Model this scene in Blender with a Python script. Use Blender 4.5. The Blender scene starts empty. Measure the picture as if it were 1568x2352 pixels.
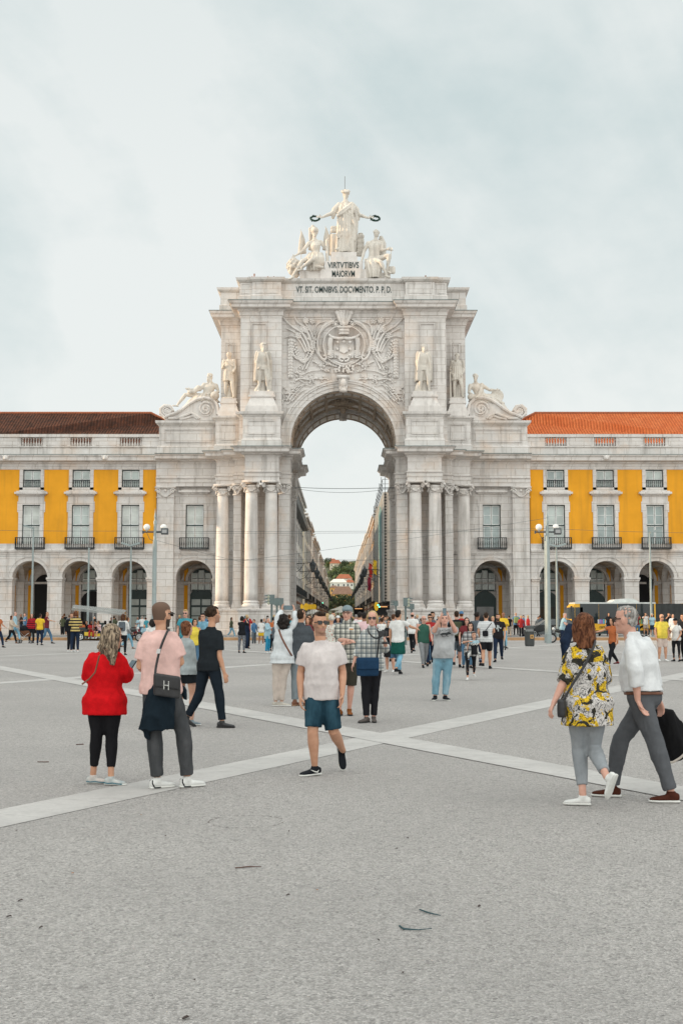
import bpy, math, random
import numpy as np
from mathutils import Vector, Matrix
R = math.radians
rnd = random.Random(7)
C = bpy.context.scene.collection
sc = bpy.context.scene

# ------------------------------------------------------------------ camera
FPX, PITCH = 2850.0, math.atan(241 / 2850.0)
cam = bpy.data.cameras.new('camera'); camo = bpy.data.objects.new('camera', cam); C.objects.link(camo)
CX, CZ = -0.15, 1.66
camo.location = (CX, 0, CZ); camo.rotation_euler = (R(90) + PITCH, 0, 0)
cam.sensor_fit = 'HORIZONTAL'; cam.sensor_width = 36; cam.lens = 36 * FPX / 1568
cam.clip_start = 0.1; cam.clip_end = 6000
sc.camera = camo

# ------------------------------------------------------------------ light
SUN_EL, SUN_AZ = 12.0, 2.5        # low sun from the left, slightly beyond the facade plane
sdir = Vector((-math.cos(R(SUN_EL)) * math.cos(R(SUN_AZ)), math.cos(R(SUN_EL)) * math.sin(R(SUN_AZ)), math.sin(R(SUN_EL))))
sun = bpy.data.lights.new('sun', 'SUN'); suno = bpy.data.objects.new('sun', sun); C.objects.link(suno)
sun.energy = 4.5; sun.angle = R(0.6); sun.color = (1.0, 0.74, 0.48)
suno.rotation_euler = sdir.to_track_quat('Z', 'Y').to_euler(); suno.location = (-60, 20, 60)
world = bpy.data.worlds.new('World'); sc.world = world; world.use_nodes = True
nt = world.node_tree; nt.nodes.clear()
def N(t, **k):
    n = nt.nodes.new(t)
    for a, b in k.items(): setattr(n, a, b)
    return n
L = lambda a, b: nt.links.new(a, b)
out = N('ShaderNodeOutputWorld'); bg = N('ShaderNodeBackground'); L(bg.outputs[0], out.inputs[0])
bg.inputs[1].default_value = 0.1
sky = N('ShaderNodeTexSky', sky_type='NISHITA'); sky.sun_disc = False
sky.sun_elevation = R(SUN_EL); sky.sun_rotation = R(-90 + SUN_AZ); sky.dust_density = 1.2; sky.air_density = 1.0
tc = N('ShaderNodeTexCoord')
mp0 = N('ShaderNodeMapping'); L(tc.outputs['Generated'], mp0.inputs[0]); mp0.inputs['Rotation'].default_value = (0, R(-52), 0)
mp = N('ShaderNodeMapping'); L(mp0.outputs[0], mp.inputs[0]); mp.inputs['Scale'].default_value = (1.6, 1.6, 4.6); mp.inputs['Location'].default_value = (.35, 0, .6)
n1 = N('ShaderNodeTexNoise'); n1.inputs['Scale'].default_value = 1.1; n1.inputs['Detail'].default_value = 6; n1.inputs['Roughness'].default_value = 0.5; n1.inputs['Distortion'].default_value = 0.6
L(mp.outputs[0], n1.inputs['Vector'])
mp2 = N('ShaderNodeMapping'); L(tc.outputs['Generated'], mp2.inputs[0])
mp2.inputs['Scale'].default_value = (4, 4, 6); mp2.inputs['Location'].default_value = (3.1, 0.2, 1.0)
n2 = N('ShaderNodeTexNoise'); n2.inputs['Scale'].default_value = 1.3; n2.inputs['Detail'].default_value = 7; n2.inputs['Roughness'].default_value = 0.55
L(mp2.outputs[0], n2.inputs['Vector'])
ad = N('ShaderNodeMath', operation='ADD'); L(n1.outputs[0], ad.inputs[0]); L(n2.outputs[0], ad.inputs[1])
mr = N('ShaderNodeMapRange'); L(ad.outputs[0], mr.inputs[0])
mr.inputs[1].default_value = 0.74; mr.inputs[2].default_value = 1.13; mr.inputs[3].default_value = 0.0; mr.inputs[4].default_value = 1.0
sx = N('ShaderNodeSeparateXYZ'); L(tc.outputs['Generated'], sx.inputs[0])
hz = N('ShaderNodeMapRange'); L(sx.outputs[2], hz.inputs[0])
hz.inputs[1].default_value = 0.0; hz.inputs[2].default_value = 0.45; hz.inputs[3].default_value = 0.45; hz.inputs[4].default_value = -0.2
a2 = N('ShaderNodeMath', operation='ADD', use_clamp=True); L(mr.outputs[0], a2.inputs[0]); L(hz.outputs[0], a2.inputs[1])
cr = N('ShaderNodeMixRGB'); L(a2.outputs[0], cr.inputs[0])
cr.inputs[1].default_value = (6.1, 7.1, 7.15, 1); cr.inputs[2].default_value = (8.65, 9.0, 8.85, 1)
mxs = N('ShaderNodeMixRGB'); mxs.inputs[0].default_value = 0.9
L(sky.outputs[0], mxs.inputs[1]); L(cr.outputs[0], mxs.inputs[2])
# unseen sky overhead and behind the viewer brightened to lift facades and ground
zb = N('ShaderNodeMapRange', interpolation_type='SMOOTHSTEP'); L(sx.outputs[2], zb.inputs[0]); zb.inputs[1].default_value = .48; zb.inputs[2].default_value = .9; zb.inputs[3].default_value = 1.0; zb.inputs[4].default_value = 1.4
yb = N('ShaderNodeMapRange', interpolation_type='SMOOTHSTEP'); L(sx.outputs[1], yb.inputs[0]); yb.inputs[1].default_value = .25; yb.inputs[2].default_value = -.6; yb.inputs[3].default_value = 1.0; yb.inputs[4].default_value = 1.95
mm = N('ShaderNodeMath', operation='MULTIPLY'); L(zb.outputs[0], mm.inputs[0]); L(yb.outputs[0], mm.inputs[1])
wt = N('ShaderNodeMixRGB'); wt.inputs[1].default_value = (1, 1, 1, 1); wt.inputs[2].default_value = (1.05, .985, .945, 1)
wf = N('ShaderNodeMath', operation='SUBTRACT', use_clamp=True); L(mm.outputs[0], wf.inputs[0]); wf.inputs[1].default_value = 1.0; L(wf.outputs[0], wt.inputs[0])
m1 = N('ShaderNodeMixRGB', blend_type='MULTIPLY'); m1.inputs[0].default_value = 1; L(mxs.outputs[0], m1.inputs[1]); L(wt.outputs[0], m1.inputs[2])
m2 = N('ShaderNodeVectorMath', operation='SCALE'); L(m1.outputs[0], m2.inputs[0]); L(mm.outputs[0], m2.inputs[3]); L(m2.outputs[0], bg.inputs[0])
sc.view_settings.view_transform = 'Standard'; sc.view_settings.look = 'None'
sc.view_settings.exposure = 0.06; sc.view_settings.gamma = 1.0

# ------------------------------------------------------------------ pixel helpers (photo at 1568 px wide)
ct, st = math.cos(PITCH), math.sin(PITCH)
def at(px, py, Y):
    u = (px - 784) / FPX; w = (1176 - py) / FPX; t = Y / (ct - w * st)
    return Vector((CX + u * t, Y, CZ + t * (st + w * ct)))
def gnd(px, py, z=0.0):
    u = (px - 784) / FPX; w = (1176 - py) / FPX; t = (z - CZ) / (st + w * ct)
    return Vector((CX + u * t, t * (ct - w * st), z))

# ------------------------------------------------------------------ materials
MATS = {}
def newmat(name):
    m = bpy.data.materials.new(name); m.use_nodes = True; t = m.node_tree; b = t.nodes['Principled BSDF']; return m, t, b
def mix(t, f, a, b, bt='MIX'):
    n = t.nodes.new('ShaderNodeMixRGB'); n.blend_type = bt
    for i, v in enumerate((f, a, b)):
        if hasattr(v, 'links'): t.links.new(v, n.inputs[i])
        elif isinstance(v, (int, float)): n.inputs[i].default_value = v
        else: n.inputs[i].default_value = (*v, 1)
    return n.outputs[0]
def noise_(t, vec, scale, det=4, rough=.5, dist=0):
    n = t.nodes.new('ShaderNodeTexNoise'); n.inputs['Scale'].default_value = scale; n.inputs['Detail'].default_value = det
    n.inputs['Roughness'].default_value = rough; n.inputs['Distortion'].default_value = dist
    t.links.new(vec, n.inputs['Vector']); return n.outputs[0]
def ramp(t, v, a, b, c0=0., c1=1.):
    n = t.nodes.new('ShaderNodeMapRange'); t.links.new(v, n.inputs[0])
    for i, x in enumerate((a, b, c0, c1)): n.inputs[i + 1].default_value = x
    return n.outputs[0]
def math_(t, op, a, b=None):
    n = t.nodes.new('ShaderNodeMath'); n.operation = op
    for i, v in enumerate((a, b)):
        if v is None: continue
        if hasattr(v, 'links'): t.links.new(v, n.inputs[i])
        else: n.inputs[i].default_value = v
    return n.outputs[0]
def pos(t, scale=(1, 1, 1), obj=False, rot=(0, 0, 0)):
    if obj: g = t.nodes.new('ShaderNodeTexCoord').outputs['Object']
    else: g = t.nodes.new('ShaderNodeNewGeometry').outputs['Position']
    m = t.nodes.new('ShaderNodeMapping'); m.inputs['Scale'].default_value = scale; m.inputs['Rotation'].default_value = rot
    t.links.new(g, m.inputs[0]); return m.outputs[0]
def bump(t, b, h, strength=.3, dist=.02):
    n = t.nodes.new('ShaderNodeBump'); n.inputs['Strength'].default_value = strength; n.inputs['Distance'].default_value = dist
    t.links.new(h, n.inputs['Height']); t.links.new(n.outputs[0], b.inputs['Normal'])
def plain(name, col, rough=.6, metal=0, nz=.12, scale=3., emit=None, bmp=0, spec=None):
    if name in MATS: return MATS[name]
    m, t, b = newmat(name); p = pos(t, obj=False)
    n = noise_(t, p, scale, 5)
    c = mix(t, ramp(t, n, .3, .7), tuple(x * (1 - nz) for x in col), tuple(min(1, x * (1 + nz)) for x in col))
    t.links.new(c, b.inputs['Base Color']); b.inputs['Roughness'].default_value = rough; b.inputs['Metallic'].default_value = metal
    if spec is not None: b.inputs['Specular IOR Level'].default_value = spec
    if emit: b.inputs['Emission Color'].default_value = (*emit[0], 1); b.inputs['Emission Strength'].default_value = emit[1]
    if bmp: bump(t, b, noise_(t, p, scale * 8, 4), bmp, .01)
    MATS[name] = m; return m
def stone(name, col, dark=.72, warm=.5, joints=True, scale=1.0):
    m, t, b = newmat(name); p = pos(t, (scale, scale, scale))
    big = noise_(t, p, .22, 6, .6); fine = noise_(t, p, 2.2, 8, .65); ps = pos(t, (1.3 * scale, 1.3 * scale, .13 * scale)); streak = noise_(t, ps, 1.3, 6, .6)
    c = mix(t, ramp(t, big, .30, .60), tuple(x * dark for x in col), col)
    c = mix(t, math_(t, 'MULTIPLY', ramp(t, noise_(t, p, .35, 5, .6), .52, .72), warm), c, (col[0] * .93, col[1] * .70, col[2] * .52))
    c = mix(t, ramp(t, fine, .3, .75), mix(t, 1., c, (.85, .84, .83), 'MULTIPLY'), c)
    c = mix(t, math_(t, 'MULTIPLY', ramp(t, streak, .52, .70), .5), c, (.24, .22, .20))
    sp = noise_(t, p, 14, 2, .5); c = mix(t, math_(t, 'MULTIPLY', ramp(t, sp, .62, .72), .35), c, (.3, .29, .28))
    h = fine
    if joints:
        g = t.nodes.new('ShaderNodeNewGeometry'); s = t.nodes.new('ShaderNodeSeparateXYZ'); t.links.new(g.outputs['Position'], s.inputs[0])
        cb = t.nodes.new('ShaderNodeCombineXYZ'); t.links.new(math_(t, 'ADD', s.outputs[0], s.outputs[1]), cb.inputs[0]); t.links.new(s.outputs[2], cb.inputs[1])
        br = t.nodes.new('ShaderNodeTexBrick'); t.links.new(cb.outputs[0], br.inputs['Vector'])
        br.inputs['Scale'].default_value = 1; br.inputs['Brick Width'].default_value = 1.55; br.inputs['Row Height'].default_value = .62
        br.inputs['Mortar Size'].default_value = .022; br.inputs['Mortar Smooth'].default_value = .3
        br.inputs['Color1'].default_value = (1, 1, 1, 1); br.inputs['Color2'].default_value = (.93, .925, .92, 1); br.inputs['Mortar'].default_value = (.66, .62, .58, 1)
        c = mix(t, 1., c, br.outputs[0], 'MULTIPLY')
    t.links.new(c, b.inputs['Base Color']); b.inputs['Roughness'].default_value = .75; b.inputs['Specular IOR Level'].default_value = .3
    bump(t, b, h, .35, .03); MATS[name] = m; return m
STONE = stone('pale_limestone', (.77, .745, .725), dark=.84)
STONE2 = stone('carved_limestone', (.77, .74, .715), dark=.84, joints=False)
CREAM = stone('sculpture_stone', (.70, .66, .60), dark=.8, warm=.35, joints=False, scale=1.6)
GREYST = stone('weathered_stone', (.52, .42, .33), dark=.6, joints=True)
def stucco(name, col):
    m, t, b = newmat(name); p = pos(t)
    c = mix(t, ramp(t, noise_(t, p, .5, 7, .6), .3, .7), tuple(x * .88 for x in col), tuple(min(1, x * 1.06) for x in col))
    ps = pos(t, (1.5, 1.5, .12)); c = mix(t, math_(t, 'MULTIPLY', ramp(t, noise_(t, ps, 1.2, 6), .50, .72), .45), c, tuple(x * .55 + .02 for x in col))
    t.links.new(c, b.inputs['Base Color']); b.inputs['Roughness'].default_value = .9; b.inputs['Specular IOR Level'].default_value = .1
    bump(t, b, noise_(t, p, 12, 5), .15, .01); MATS[name] = m; return m
YEL = stucco('yellow_stucco', (.80, .365, .032))
def tiles(name, c1, c2, c3):
    m, t, b = newmat(name); g = t.nodes.new('ShaderNodeNewGeometry'); s = t.nodes.new('ShaderNodeSeparateXYZ'); t.links.new(g.outputs['Position'], s.inputs[0])
    col = math_(t, 'SINE', math_(t, 'MULTIPLY', s.outputs[0], 2 * math.pi / .27)); row = math_(t, 'FRACT', math_(t, 'MULTIPLY', s.outputs[1], 2.6))
    cell = t.nodes.new('ShaderNodeTexVoronoi'); cell.inputs['Scale'].default_value = 3.2; t.links.new(pos(t), cell.inputs['Vector'])
    c = mix(t, ramp(t, noise_(t, pos(t), .6, 7, .7), .35, .65), c1, c2)
    c = mix(t, ramp(t, cell.outputs['Color'], .2, .9, 0, .45), c, c3)
    c = mix(t, ramp(t, col, -1, -.3, .55, 0), c, tuple(x * .4 for x in c1))
    t.links.new(c, b.inputs['Base Color']); b.inputs['Roughness'].default_value = .85; b.inputs['Specular IOR Level'].default_value = .1
    bump(t, b, math_(t, 'ADD', col, math_(t, 'MULTIPLY', row, -.8)), .8, .07); MATS[name] = m; return m
ROOF_OLD = tiles('old_roof_tiles', (.045, .024, .018), (.085, .045, .035), (.19, .07, .04))
ROOF_NEW = tiles('new_roof_tiles', (.70, .17, .055), (.78, .24, .09), (.52, .11, .04))
LEAD = plain('grey_green_lead', (.12, .17, .17), .6)
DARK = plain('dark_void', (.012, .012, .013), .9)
IRON = plain('black_iron', (.02, .025, .028), .5, .3)
WHITEP = plain('white_paint', (.72, .74, .73), .5)
GREENP = plain('dark_green_paint', (.02, .045, .045), .5)
def glass(name, col, rough=.08):
    m, t, b = newmat(name); n = noise_(t, pos(t), .8, 3)
    t.links.new(mix(t, ramp(t, n, .35, .65), tuple(x * .7 for x in col), col), b.inputs['Base Color']); b.inputs['Roughness'].default_value = rough
    b.inputs['Specular IOR Level'].default_value = .7; MATS[name] = m; return m
GLASS = glass('window_glass', (.30, .38, .38)); DGLASS = glass('dark_glass', (.05, .06, .065)); BLIND = glass('curtained_glass', (.50, .57, .55), .25); BLIND2 = glass('half_curtained_glass', (.38, .46, .46), .18); BLIND3 = glass('pale_blind_glass', (.60, .64, .61), .3)

# ------------------------------------------------------------------ mesh builder
class MB:
    def __init__(s): s.v = []; s.f = []; s.m = []
    def add(s, v, f, m=0):
        o = len(s.v); s.v += [tuple(p) for p in v]; s.f += [tuple(i + o for i in q) for q in f]; s.m += [m] * len(f); return s
    def box(s, x0, x1, y0, y1, z0, z1, m=0):
        return s.add([(x, y, z) for z in (z0, z1) for x, y in ((x0, y0), (x1, y0), (x1, y1), (x0, y1))],
                     [(3, 2, 1, 0), (4, 5, 6, 7), (0, 1, 5, 4), (1, 2, 6, 5), (2, 3, 7, 6), (3, 0, 4, 7)], m)
    def obox(s, c, ux, uy, uz, m=0):
        c = Vector(c); ux = Vector(ux); uy = Vector(uy); uz = Vector(uz)
        v = [c + a * ux + b * uy + d * uz for d in (-1, 1) for a, b in ((-1, -1), (1, -1), (1, 1), (-1, 1))]
        return s.add(v, [(3, 2, 1, 0), (4, 5, 6, 7), (0, 1, 5, 4), (1, 2, 6, 5), (2, 3, 7, 6), (3, 0, 4, 7)], m)
    def prism(s, poly, y0, y1, m=0, axis='y'):
        n = len(poly)
        if axis == 'y': v = [(a, y0, b) for a, b in poly] + [(a, y1, b) for a, b in poly]
        elif axis == 'z': v = [(a, b, y0) for a, b in poly] + [(a, b, y1) for a, b in poly]
        else: v = [(y0, a, b) for a, b in poly] + [(y1, a, b) for a, b in poly]
        return s.add(v, [tuple(range(n)), tuple(range(2 * n - 1, n - 1, -1))] + [(i, (i + 1) % n, (i + 1) % n + n, i + n) for i in range(n)], m)
    def lathe(s, cx, cy, prof, n=20, m=0, z0=0):
        v = []; f = []
        for r, z in prof:
            for i in range(n): a = 2 * math.pi * i / n; v.append((cx + r * math.cos(a), cy + r * math.sin(a), z0 + z))
        k = len(prof)
        for j in range(k - 1):
            for i in range(n): f.append((j * n + i, j * n + (i + 1) % n, (j + 1) * n + (i + 1) % n, (j + 1) * n + i))
        f.append(tuple(range(n - 1, -1, -1))); f.append(tuple(range((k - 1) * n, k * n)))
        return s.add(v, f, m)
    def tube(s, pts, r, n=6, m=0, close=False):
        pts = [Vector(p) for p in pts]; k = len(pts); rs = r if isinstance(r, (list, tuple)) else [r] * k
        v = []; f = []; prev = None
        for i, p in enumerate(pts):
            if close: d = pts[(i + 1) % k] - pts[i - 1]
            else: d = pts[min(i + 1, k - 1)] - pts[max(i - 1, 0)]
            d = d.normalized() if d.length > 1e-9 else Vector((0, 0, 1))
            if prev is None: a = d.orthogonal().normalized()
            else:
                a = prev - d * prev.dot(d); a = a.normalized() if a.length > 1e-6 else d.orthogonal().normalized()
            prev = a; b = d.cross(a)
            for j in range(n):
                t = 2 * math.pi * j / n; v.append(p + (a * math.cos(t) + b * math.sin(t)) * rs[i])
        for i in range(k if close else k - 1):
            for j in range(n): f.append((i * n + j, i * n + (j + 1) % n, ((i + 1) % k) * n + (j + 1) % n, ((i + 1) % k) * n + j))
        if not close: f.append(tuple(range(n - 1, -1, -1))); f.append(tuple(range((k - 1) * n, k * n)))
        return s.add(v, f, m)
    def ell(s, c, r, n=10, k=6, m=0, mat=None):
        v = []; f = []
        for j in range(k + 1):
            t = math.pi * j / k
            for i in range(n):
                a = 2 * math.pi * i / n; q = Vector((math.sin(t) * math.cos(a) * r[0], math.sin(t) * math.sin(a) * r[1], math.cos(t) * r[2]))
                if mat is not None: q = mat @ q
                v.append(Vector(c) + q)
        for j in range(k):
            for i in range(n): f.append((j * n + i, j * n + (i + 1) % n, (j + 1) * n + (i + 1) % n, (j + 1) * n + i))
        return s.add(v, f, m)
    def sweep(s, path, prof, m=0, closed=False):
        P = [Vector((x, y)) for x, y in path]; k = len(P); v = []; f = []; q = len(prof)
        for i in range(k):
            def nrm(a, b): d = (b - a).normalized(); return Vector((d.y, -d.x))
            if closed: n1 = nrm(P[i - 1], P[i]); n2 = nrm(P[i], P[(i + 1) % k])
            else:
                n2 = nrm(P[i], P[i + 1]) if i < k - 1 else nrm(P[i - 1], P[i]); n1 = nrm(P[i - 1], P[i]) if i else n2
            mm = (n1 + n2) / max(.2, 1 + n1.dot(n2))
            for off, z in prof: w = P[i] + mm * off; v.append((w.x, w.y, z))
        for i in range(k if closed else k - 1):
            for j in range(q - 1): a = i * q + j; b = ((i + 1) % k) * q + j; f.append((a, b, b + 1, a + 1))
        if not closed: f.append(tuple(range(q))); f.append(tuple(range(k * q - 1, (k - 1) * q - 1, -1)))
        return s.add(v, f, m)
    def arcband(s, cx, zc, r0, r1, y0, y1, m=0, a0=0, a1=180, n=40):
        pts = [(cx + r0 * math.cos(R(a0 + (a1 - a0) * i / n)), zc + r0 * math.sin(R(a0 + (a1 - a0) * i / n))) for i in range(n + 1)]
        pts2 = [(cx + r1 * math.cos(R(a0 + (a1 - a0) * i / n)), zc + r1 * math.sin(R(a0 + (a1 - a0) * i / n))) for i in range(n + 1)]
        for i in range(n): s.prism([pts[i], pts2[i], pts2[i + 1], pts[i + 1]], y0, y1, m)
        return s
    def mirror(s):
        n = len(s.v); s.v += [(-x, y, z) for x, y, z in s.v]; s.f += [tuple(i + n for i in reversed(q)) for q in s.f]; s.m += s.m; return s
    def mirrored(s):
        o = MB(); o.v = [(-x, y, z) for x, y, z in s.v]; o.f = [tuple(reversed(q)) for q in s.f]; o.m = list(s.m); return o
    def build(s, name, mats, parent=None, smooth=False, loc=None):
        if not isinstance(mats, (list, tuple)): mats = [mats]
        base = Vector(loc) if loc is not None else (wloc(parent) if parent else Vector((0, 0, 0)))
        me = bpy.data.meshes.new(name)
        if s.v:
            co = np.array(s.v, dtype=float) - np.array(base)
            me.from_pydata(co.tolist(), [], s.f)
        for x in mats: me.materials.append(x)
        me.polygons.foreach_set('material_index', s.m)
        if smooth: me.polygons.foreach_set('use_smooth', [True] * len(s.f))
        me.update()
        o = bpy.data.objects.new(name, me); C.objects.link(o)
        if parent: o.parent = parent; o.location = base - wloc(parent); o['_w'] = tuple(base)
        else: o.location = base; o['_w'] = tuple(base)
        return o
def wloc(o): return Vector(o['_w'])
def empty(name, loc, label=None, cat=None, group=None, kind=None):
    o = bpy.data.objects.new(name, None); C.objects.link(o); o.location = loc; o['_w'] = tuple(loc); o.empty_display_size = .2
    tag(o, label, cat, group, kind); return o
def tag(o, label=None, cat=None, group=None, kind=None):
    for k, v in (('label', label), ('category', cat), ('group', group), ('kind', kind)):
        if v: o[k] = v
    return o
def sub(name, parent, loc):   # a part that only groups its sub-parts is avoided; kept for frames
    o = bpy.data.objects.new(name, None); C.objects.link(o); o.parent = parent; o.location = Vector(loc) - wloc(parent); o['_w'] = tuple(loc); return o
def copy_tree(o, delta, parent=None):
    c = o.copy(); C.objects.link(c)
    if parent is None: c.location = Vector(o.location) + Vector(delta)
    else: c.parent = parent
    c['_w'] = tuple(wloc(o) + Vector(delta))
    for ch in list(o.children): copy_tree(ch, delta, c)
    return c
def arc(cx, zc, r, a0, a1, n=24):
    return [(cx + r * math.cos(R(a0 + (a1 - a0) * i / n)), zc + r * math.sin(R(a0 + (a1 - a0) * i / n))) for i in range(n + 1)]
def wall_arch(mb, x0, x1, z0, z1, cx, r, zs, y0, y1, m=0, sill=None):
    """wall panel with an arched opening down to z0 (or to sill)"""
    a = arc(cx, zs, r, 180, 0)
    mb.prism([(x0, z0), (cx - r, z0)] + a + [(cx + r, z0), (x1, z0), (x1, z1), (x0, z1)], y0, y1, m)
# ================================================================== ground
def ground_mat():
    m, t, b = newmat('plaza_aggregate'); p = pos(t)
    v = t.nodes.new('ShaderNodeTexVoronoi'); v.inputs['Scale'].default_value = 70; t.links.new(p, v.inputs['Vector'])
    v2 = t.nodes.new('ShaderNodeTexVoronoi'); v2.inputs['Scale'].default_value = 26; t.links.new(p, v2.inputs['Vector'])
    c = mix(t, ramp(t, v.outputs['Color'], .1, .9), (.285, .268, .255), (.70, .66, .63))
    c = mix(t, ramp(t, v2.outputs['Color'], .75, 1., 0, .5), c, (.13, .12, .115))
    c = mix(t, ramp(t, noise_(t, p, .25, 5, .55), .35, .7, 0, .6), c, (.34, .32, .31))
    c = mix(t, ramp(t, noise_(t, p, 9, 4, .7), .35, .72, 0, .55), c, (.52, .49, .47))
    c = mix(t, ramp(t, noise_(t, p, 2.1, 6, .7), .6, .75, 0, .35), c, (.22, .21, .205))
    t.links.new(c, b.inputs['Base Color']); b.inputs['Roughness'].default_value = .9; b.inputs['Specular IOR Level'].default_value = .2
    h = math_(t, 'ADD', math_(t, 'MULTIPLY', v.outputs['Distance'], 1.5), noise_(t, p, 12, 5, .7)); bump(t, b, h, .9, .015); return m
GM = ground_mat()
g = MB().add([(-3000, -60, 0), (3000, -60, 0), (3000, 88.0, 0), (-3000, 88.0, 0)], [(0, 1, 2, 3)]).build('plaza', GM); g['kind'] = 'structure'
def band_mat():
    m, t, b = newmat('limestone_band'); p = pos(t)
    c = mix(t, ramp(t, noise_(t, p, 1.2, 6, .6), .3, .7), (.44, .42, .40), (.57, .545, .52))
    c = mix(t, ramp(t, noise_(t, p, 25, 4, .7), .45, .7, 0, .4), c, (.36, .35, .34))
    for an in (26.4, -26.4):
        s = t.nodes.new('ShaderNodeSeparateXYZ'); t.links.new(pos(t, rot=(0, 0, R(an))), s.inputs[0]); q = math_(t, 'FRACT', math_(t, 'MULTIPLY', s.outputs[1], 1.1)); c = mix(t, ramp(t, q, .0, .022, .5, 0), c, (.24, .23, .22))
    c = mix(t, ramp(t, noise_(t, p, 5, 6, .7), .5, .75, 0, .5), c, (.30, .28, .265))
    t.links.new(c, b.inputs['Base Color']); b.inputs['Roughness'].default_value = .7
    bump(t, b, noise_(t, p, 30, 4), .3, .005); return m
BM = band_mat()
def lattice():
    mb = MB(); dx, dy = 8.1, 16.3; L0 = math.hypot(dx, dy); w = .32
    for s in (1, -1):
        ux, uy = s * dx / L0, dy / L0; nx, ny = -uy, ux
        for k in range(-9, 10):
            # lines through nodes (0.4 + 8.1 i, 17.2 + 16.3 j), i + j even
            ox, oy = .4 + 2 * dx * k, 17.2
            t0 = (-30 - oy) / uy; t1 = (87.6 - oy) / uy
            a = (ox + ux * t0, oy + uy * t0); c = (ox + ux * t1, oy + uy * t1)
            z = .004 if s == 1 else .008
            mb.add([(a[0] + nx * w, a[1] + ny * w, z), (a[0] - nx * w, a[1] - ny * w, z), (c[0] - nx * w, c[1] - ny * w, z), (c[0] + nx * w, c[1] + ny * w, z)], [(0, 1, 2, 3)])
    o = mb.build('paving_band', BM); o['kind'] = 'structure'
lattice()
OCH = plain('ochre_kerb_stone', (.42, .25, .13), .8, nz=.25, scale=1.5)
ASP = plain('asphalt', (.10, .10, .105), .9, nz=.2, scale=4)
PAV = plain('pavement_stone', (.36, .35, .34), .85, nz=.2, scale=2)
def structure(o, **k): o['kind'] = 'structure'; return o
structure(MB().box(-300, 300, 88.0, 88.5, -.2, .21).build('kerb', OCH))
structure(MB().add([(-300, 88.5, .2), (300, 88.5, .2), (300, 92, .2), (-300, 92, .2)], [(0, 1, 2, 3)]).build('pavement', PAV))
structure(MB().add([(-300, 92, .06), (300, 92, .06), (300, 103.5, .06), (-300, 103.5, .06)], [(0, 1, 2, 3)]).add([(-300, 92, .2), (300, 92, .2), (300, 92, .06), (-300, 92, .06)], [(0, 1, 2, 3)]).build('road', ASP))
structure(MB().box(-300, 300, 103.5, 125.0, -.3, .15).build('arcade_pavement', PAV))
structure(MB().add([(-3000, 125.0, 0.1), (3000, 125.0, .1), (3000, 4200, .1), (-3000, 4200, .1)], [(0, 1, 2, 3)]).build('street_paving', PAV))

# ================================================================== triumphal arch
arch = empty('triumphal_arch', (0, 107, 0), 'monumental pale limestone triumphal arch with carved coat of arms between the yellow wings', 'arch')
A = lambda mb, name, mats=STONE, smooth=False: mb.build(name, mats, arch, smooth)
def A2(mb, name, mats=STONE, smooth=False): A(mb, name, mats, smooth); A(mb.mirrored(), name, mats, smooth)
PL = [(-16.7, 110.2), (-11.15, 110.2), (-11.15, 108.5), (-9.5, 108.5), (-9.5, 107.7), (-8.4, 107.7), (-8.4, 105.4), (-5.5, 105.4), (-5.5, 106.9), (-4.57, 106.9),
      (-4.57, 109.9), (-5.0, 109.9), (-5.0, 118.6), (-4.57, 118.6), (-4.57, 123)]
ZB, ZA, ZF, ZT = 13.28, 14.05, 15.6, 16.12
body = MB()
body.prism([(-11.2, 111), (-9.6, 111), (-9.6, 108.2), (-8.9, 108.2), (-8.9, 110.4), (-5.6, 110.4), (-5.6, 107.05), (-4.62, 107.05), (-4.62, 109.95), (-5.05, 109.95), (-5.05, 118.65), (-4.62, 118.65), (-4.62, 122.95), (-16.5, 122.95), (-16.5, 117.5), (-11.2, 117.5)], 0.15, ZB + .02, 0, 'z')
body.prism(PL + [(-16.7, 123)], ZB, ZT - .05, 0, 'z')
A2(body, 'lower_body')
# string course on the walls between the columns
b = MB(); b.sweep([(-8.88, 110.39), (-5.62, 110.39)], [(-.02, 7.2), (.12, 7.25), (.18, 7.6), (.1, 7.7), (-.02, 7.75)]); b.sweep([(-11.18, 110.99), (-9.62, 110.99)], [(-.02, 7.2), (.12, 7.25), (.18, 7.6), (.1, 7.7), (-.02, 7.75)])
A2(b, 'string_course')
ent = MB(); arc_prof = [(-.05, ZB - .01), (.03, ZB), (.03, ZB + .3), (.08, ZB + .32), (.08, ZA - .15), (.2, ZA - .04), (.2, ZA), (-.05, ZA + .01)]
cor_prof = [(-.05, 15.3), (.06, 15.3), (.1, 15.42), (.28, 15.5), (.34, 15.6), (.85, 15.66), (.9, 15.72), (.9, 15.92), (1.02, 15.98), (1.12, 16.08), (-.05, 16.14)]
ent.sweep(PL, arc_prof); A2(ent, 'architrave')
ent = MB(); ent.sweep(PL, cor_prof); A2(ent, 'cornice')
ent = MB(); ent.sweep(PL, [(-.02, 16.13), (1.16, 16.09), (1.16, 16.13), (-.02, 16.24)]); A2(ent, 'lead_flashing', LEAD)
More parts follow.
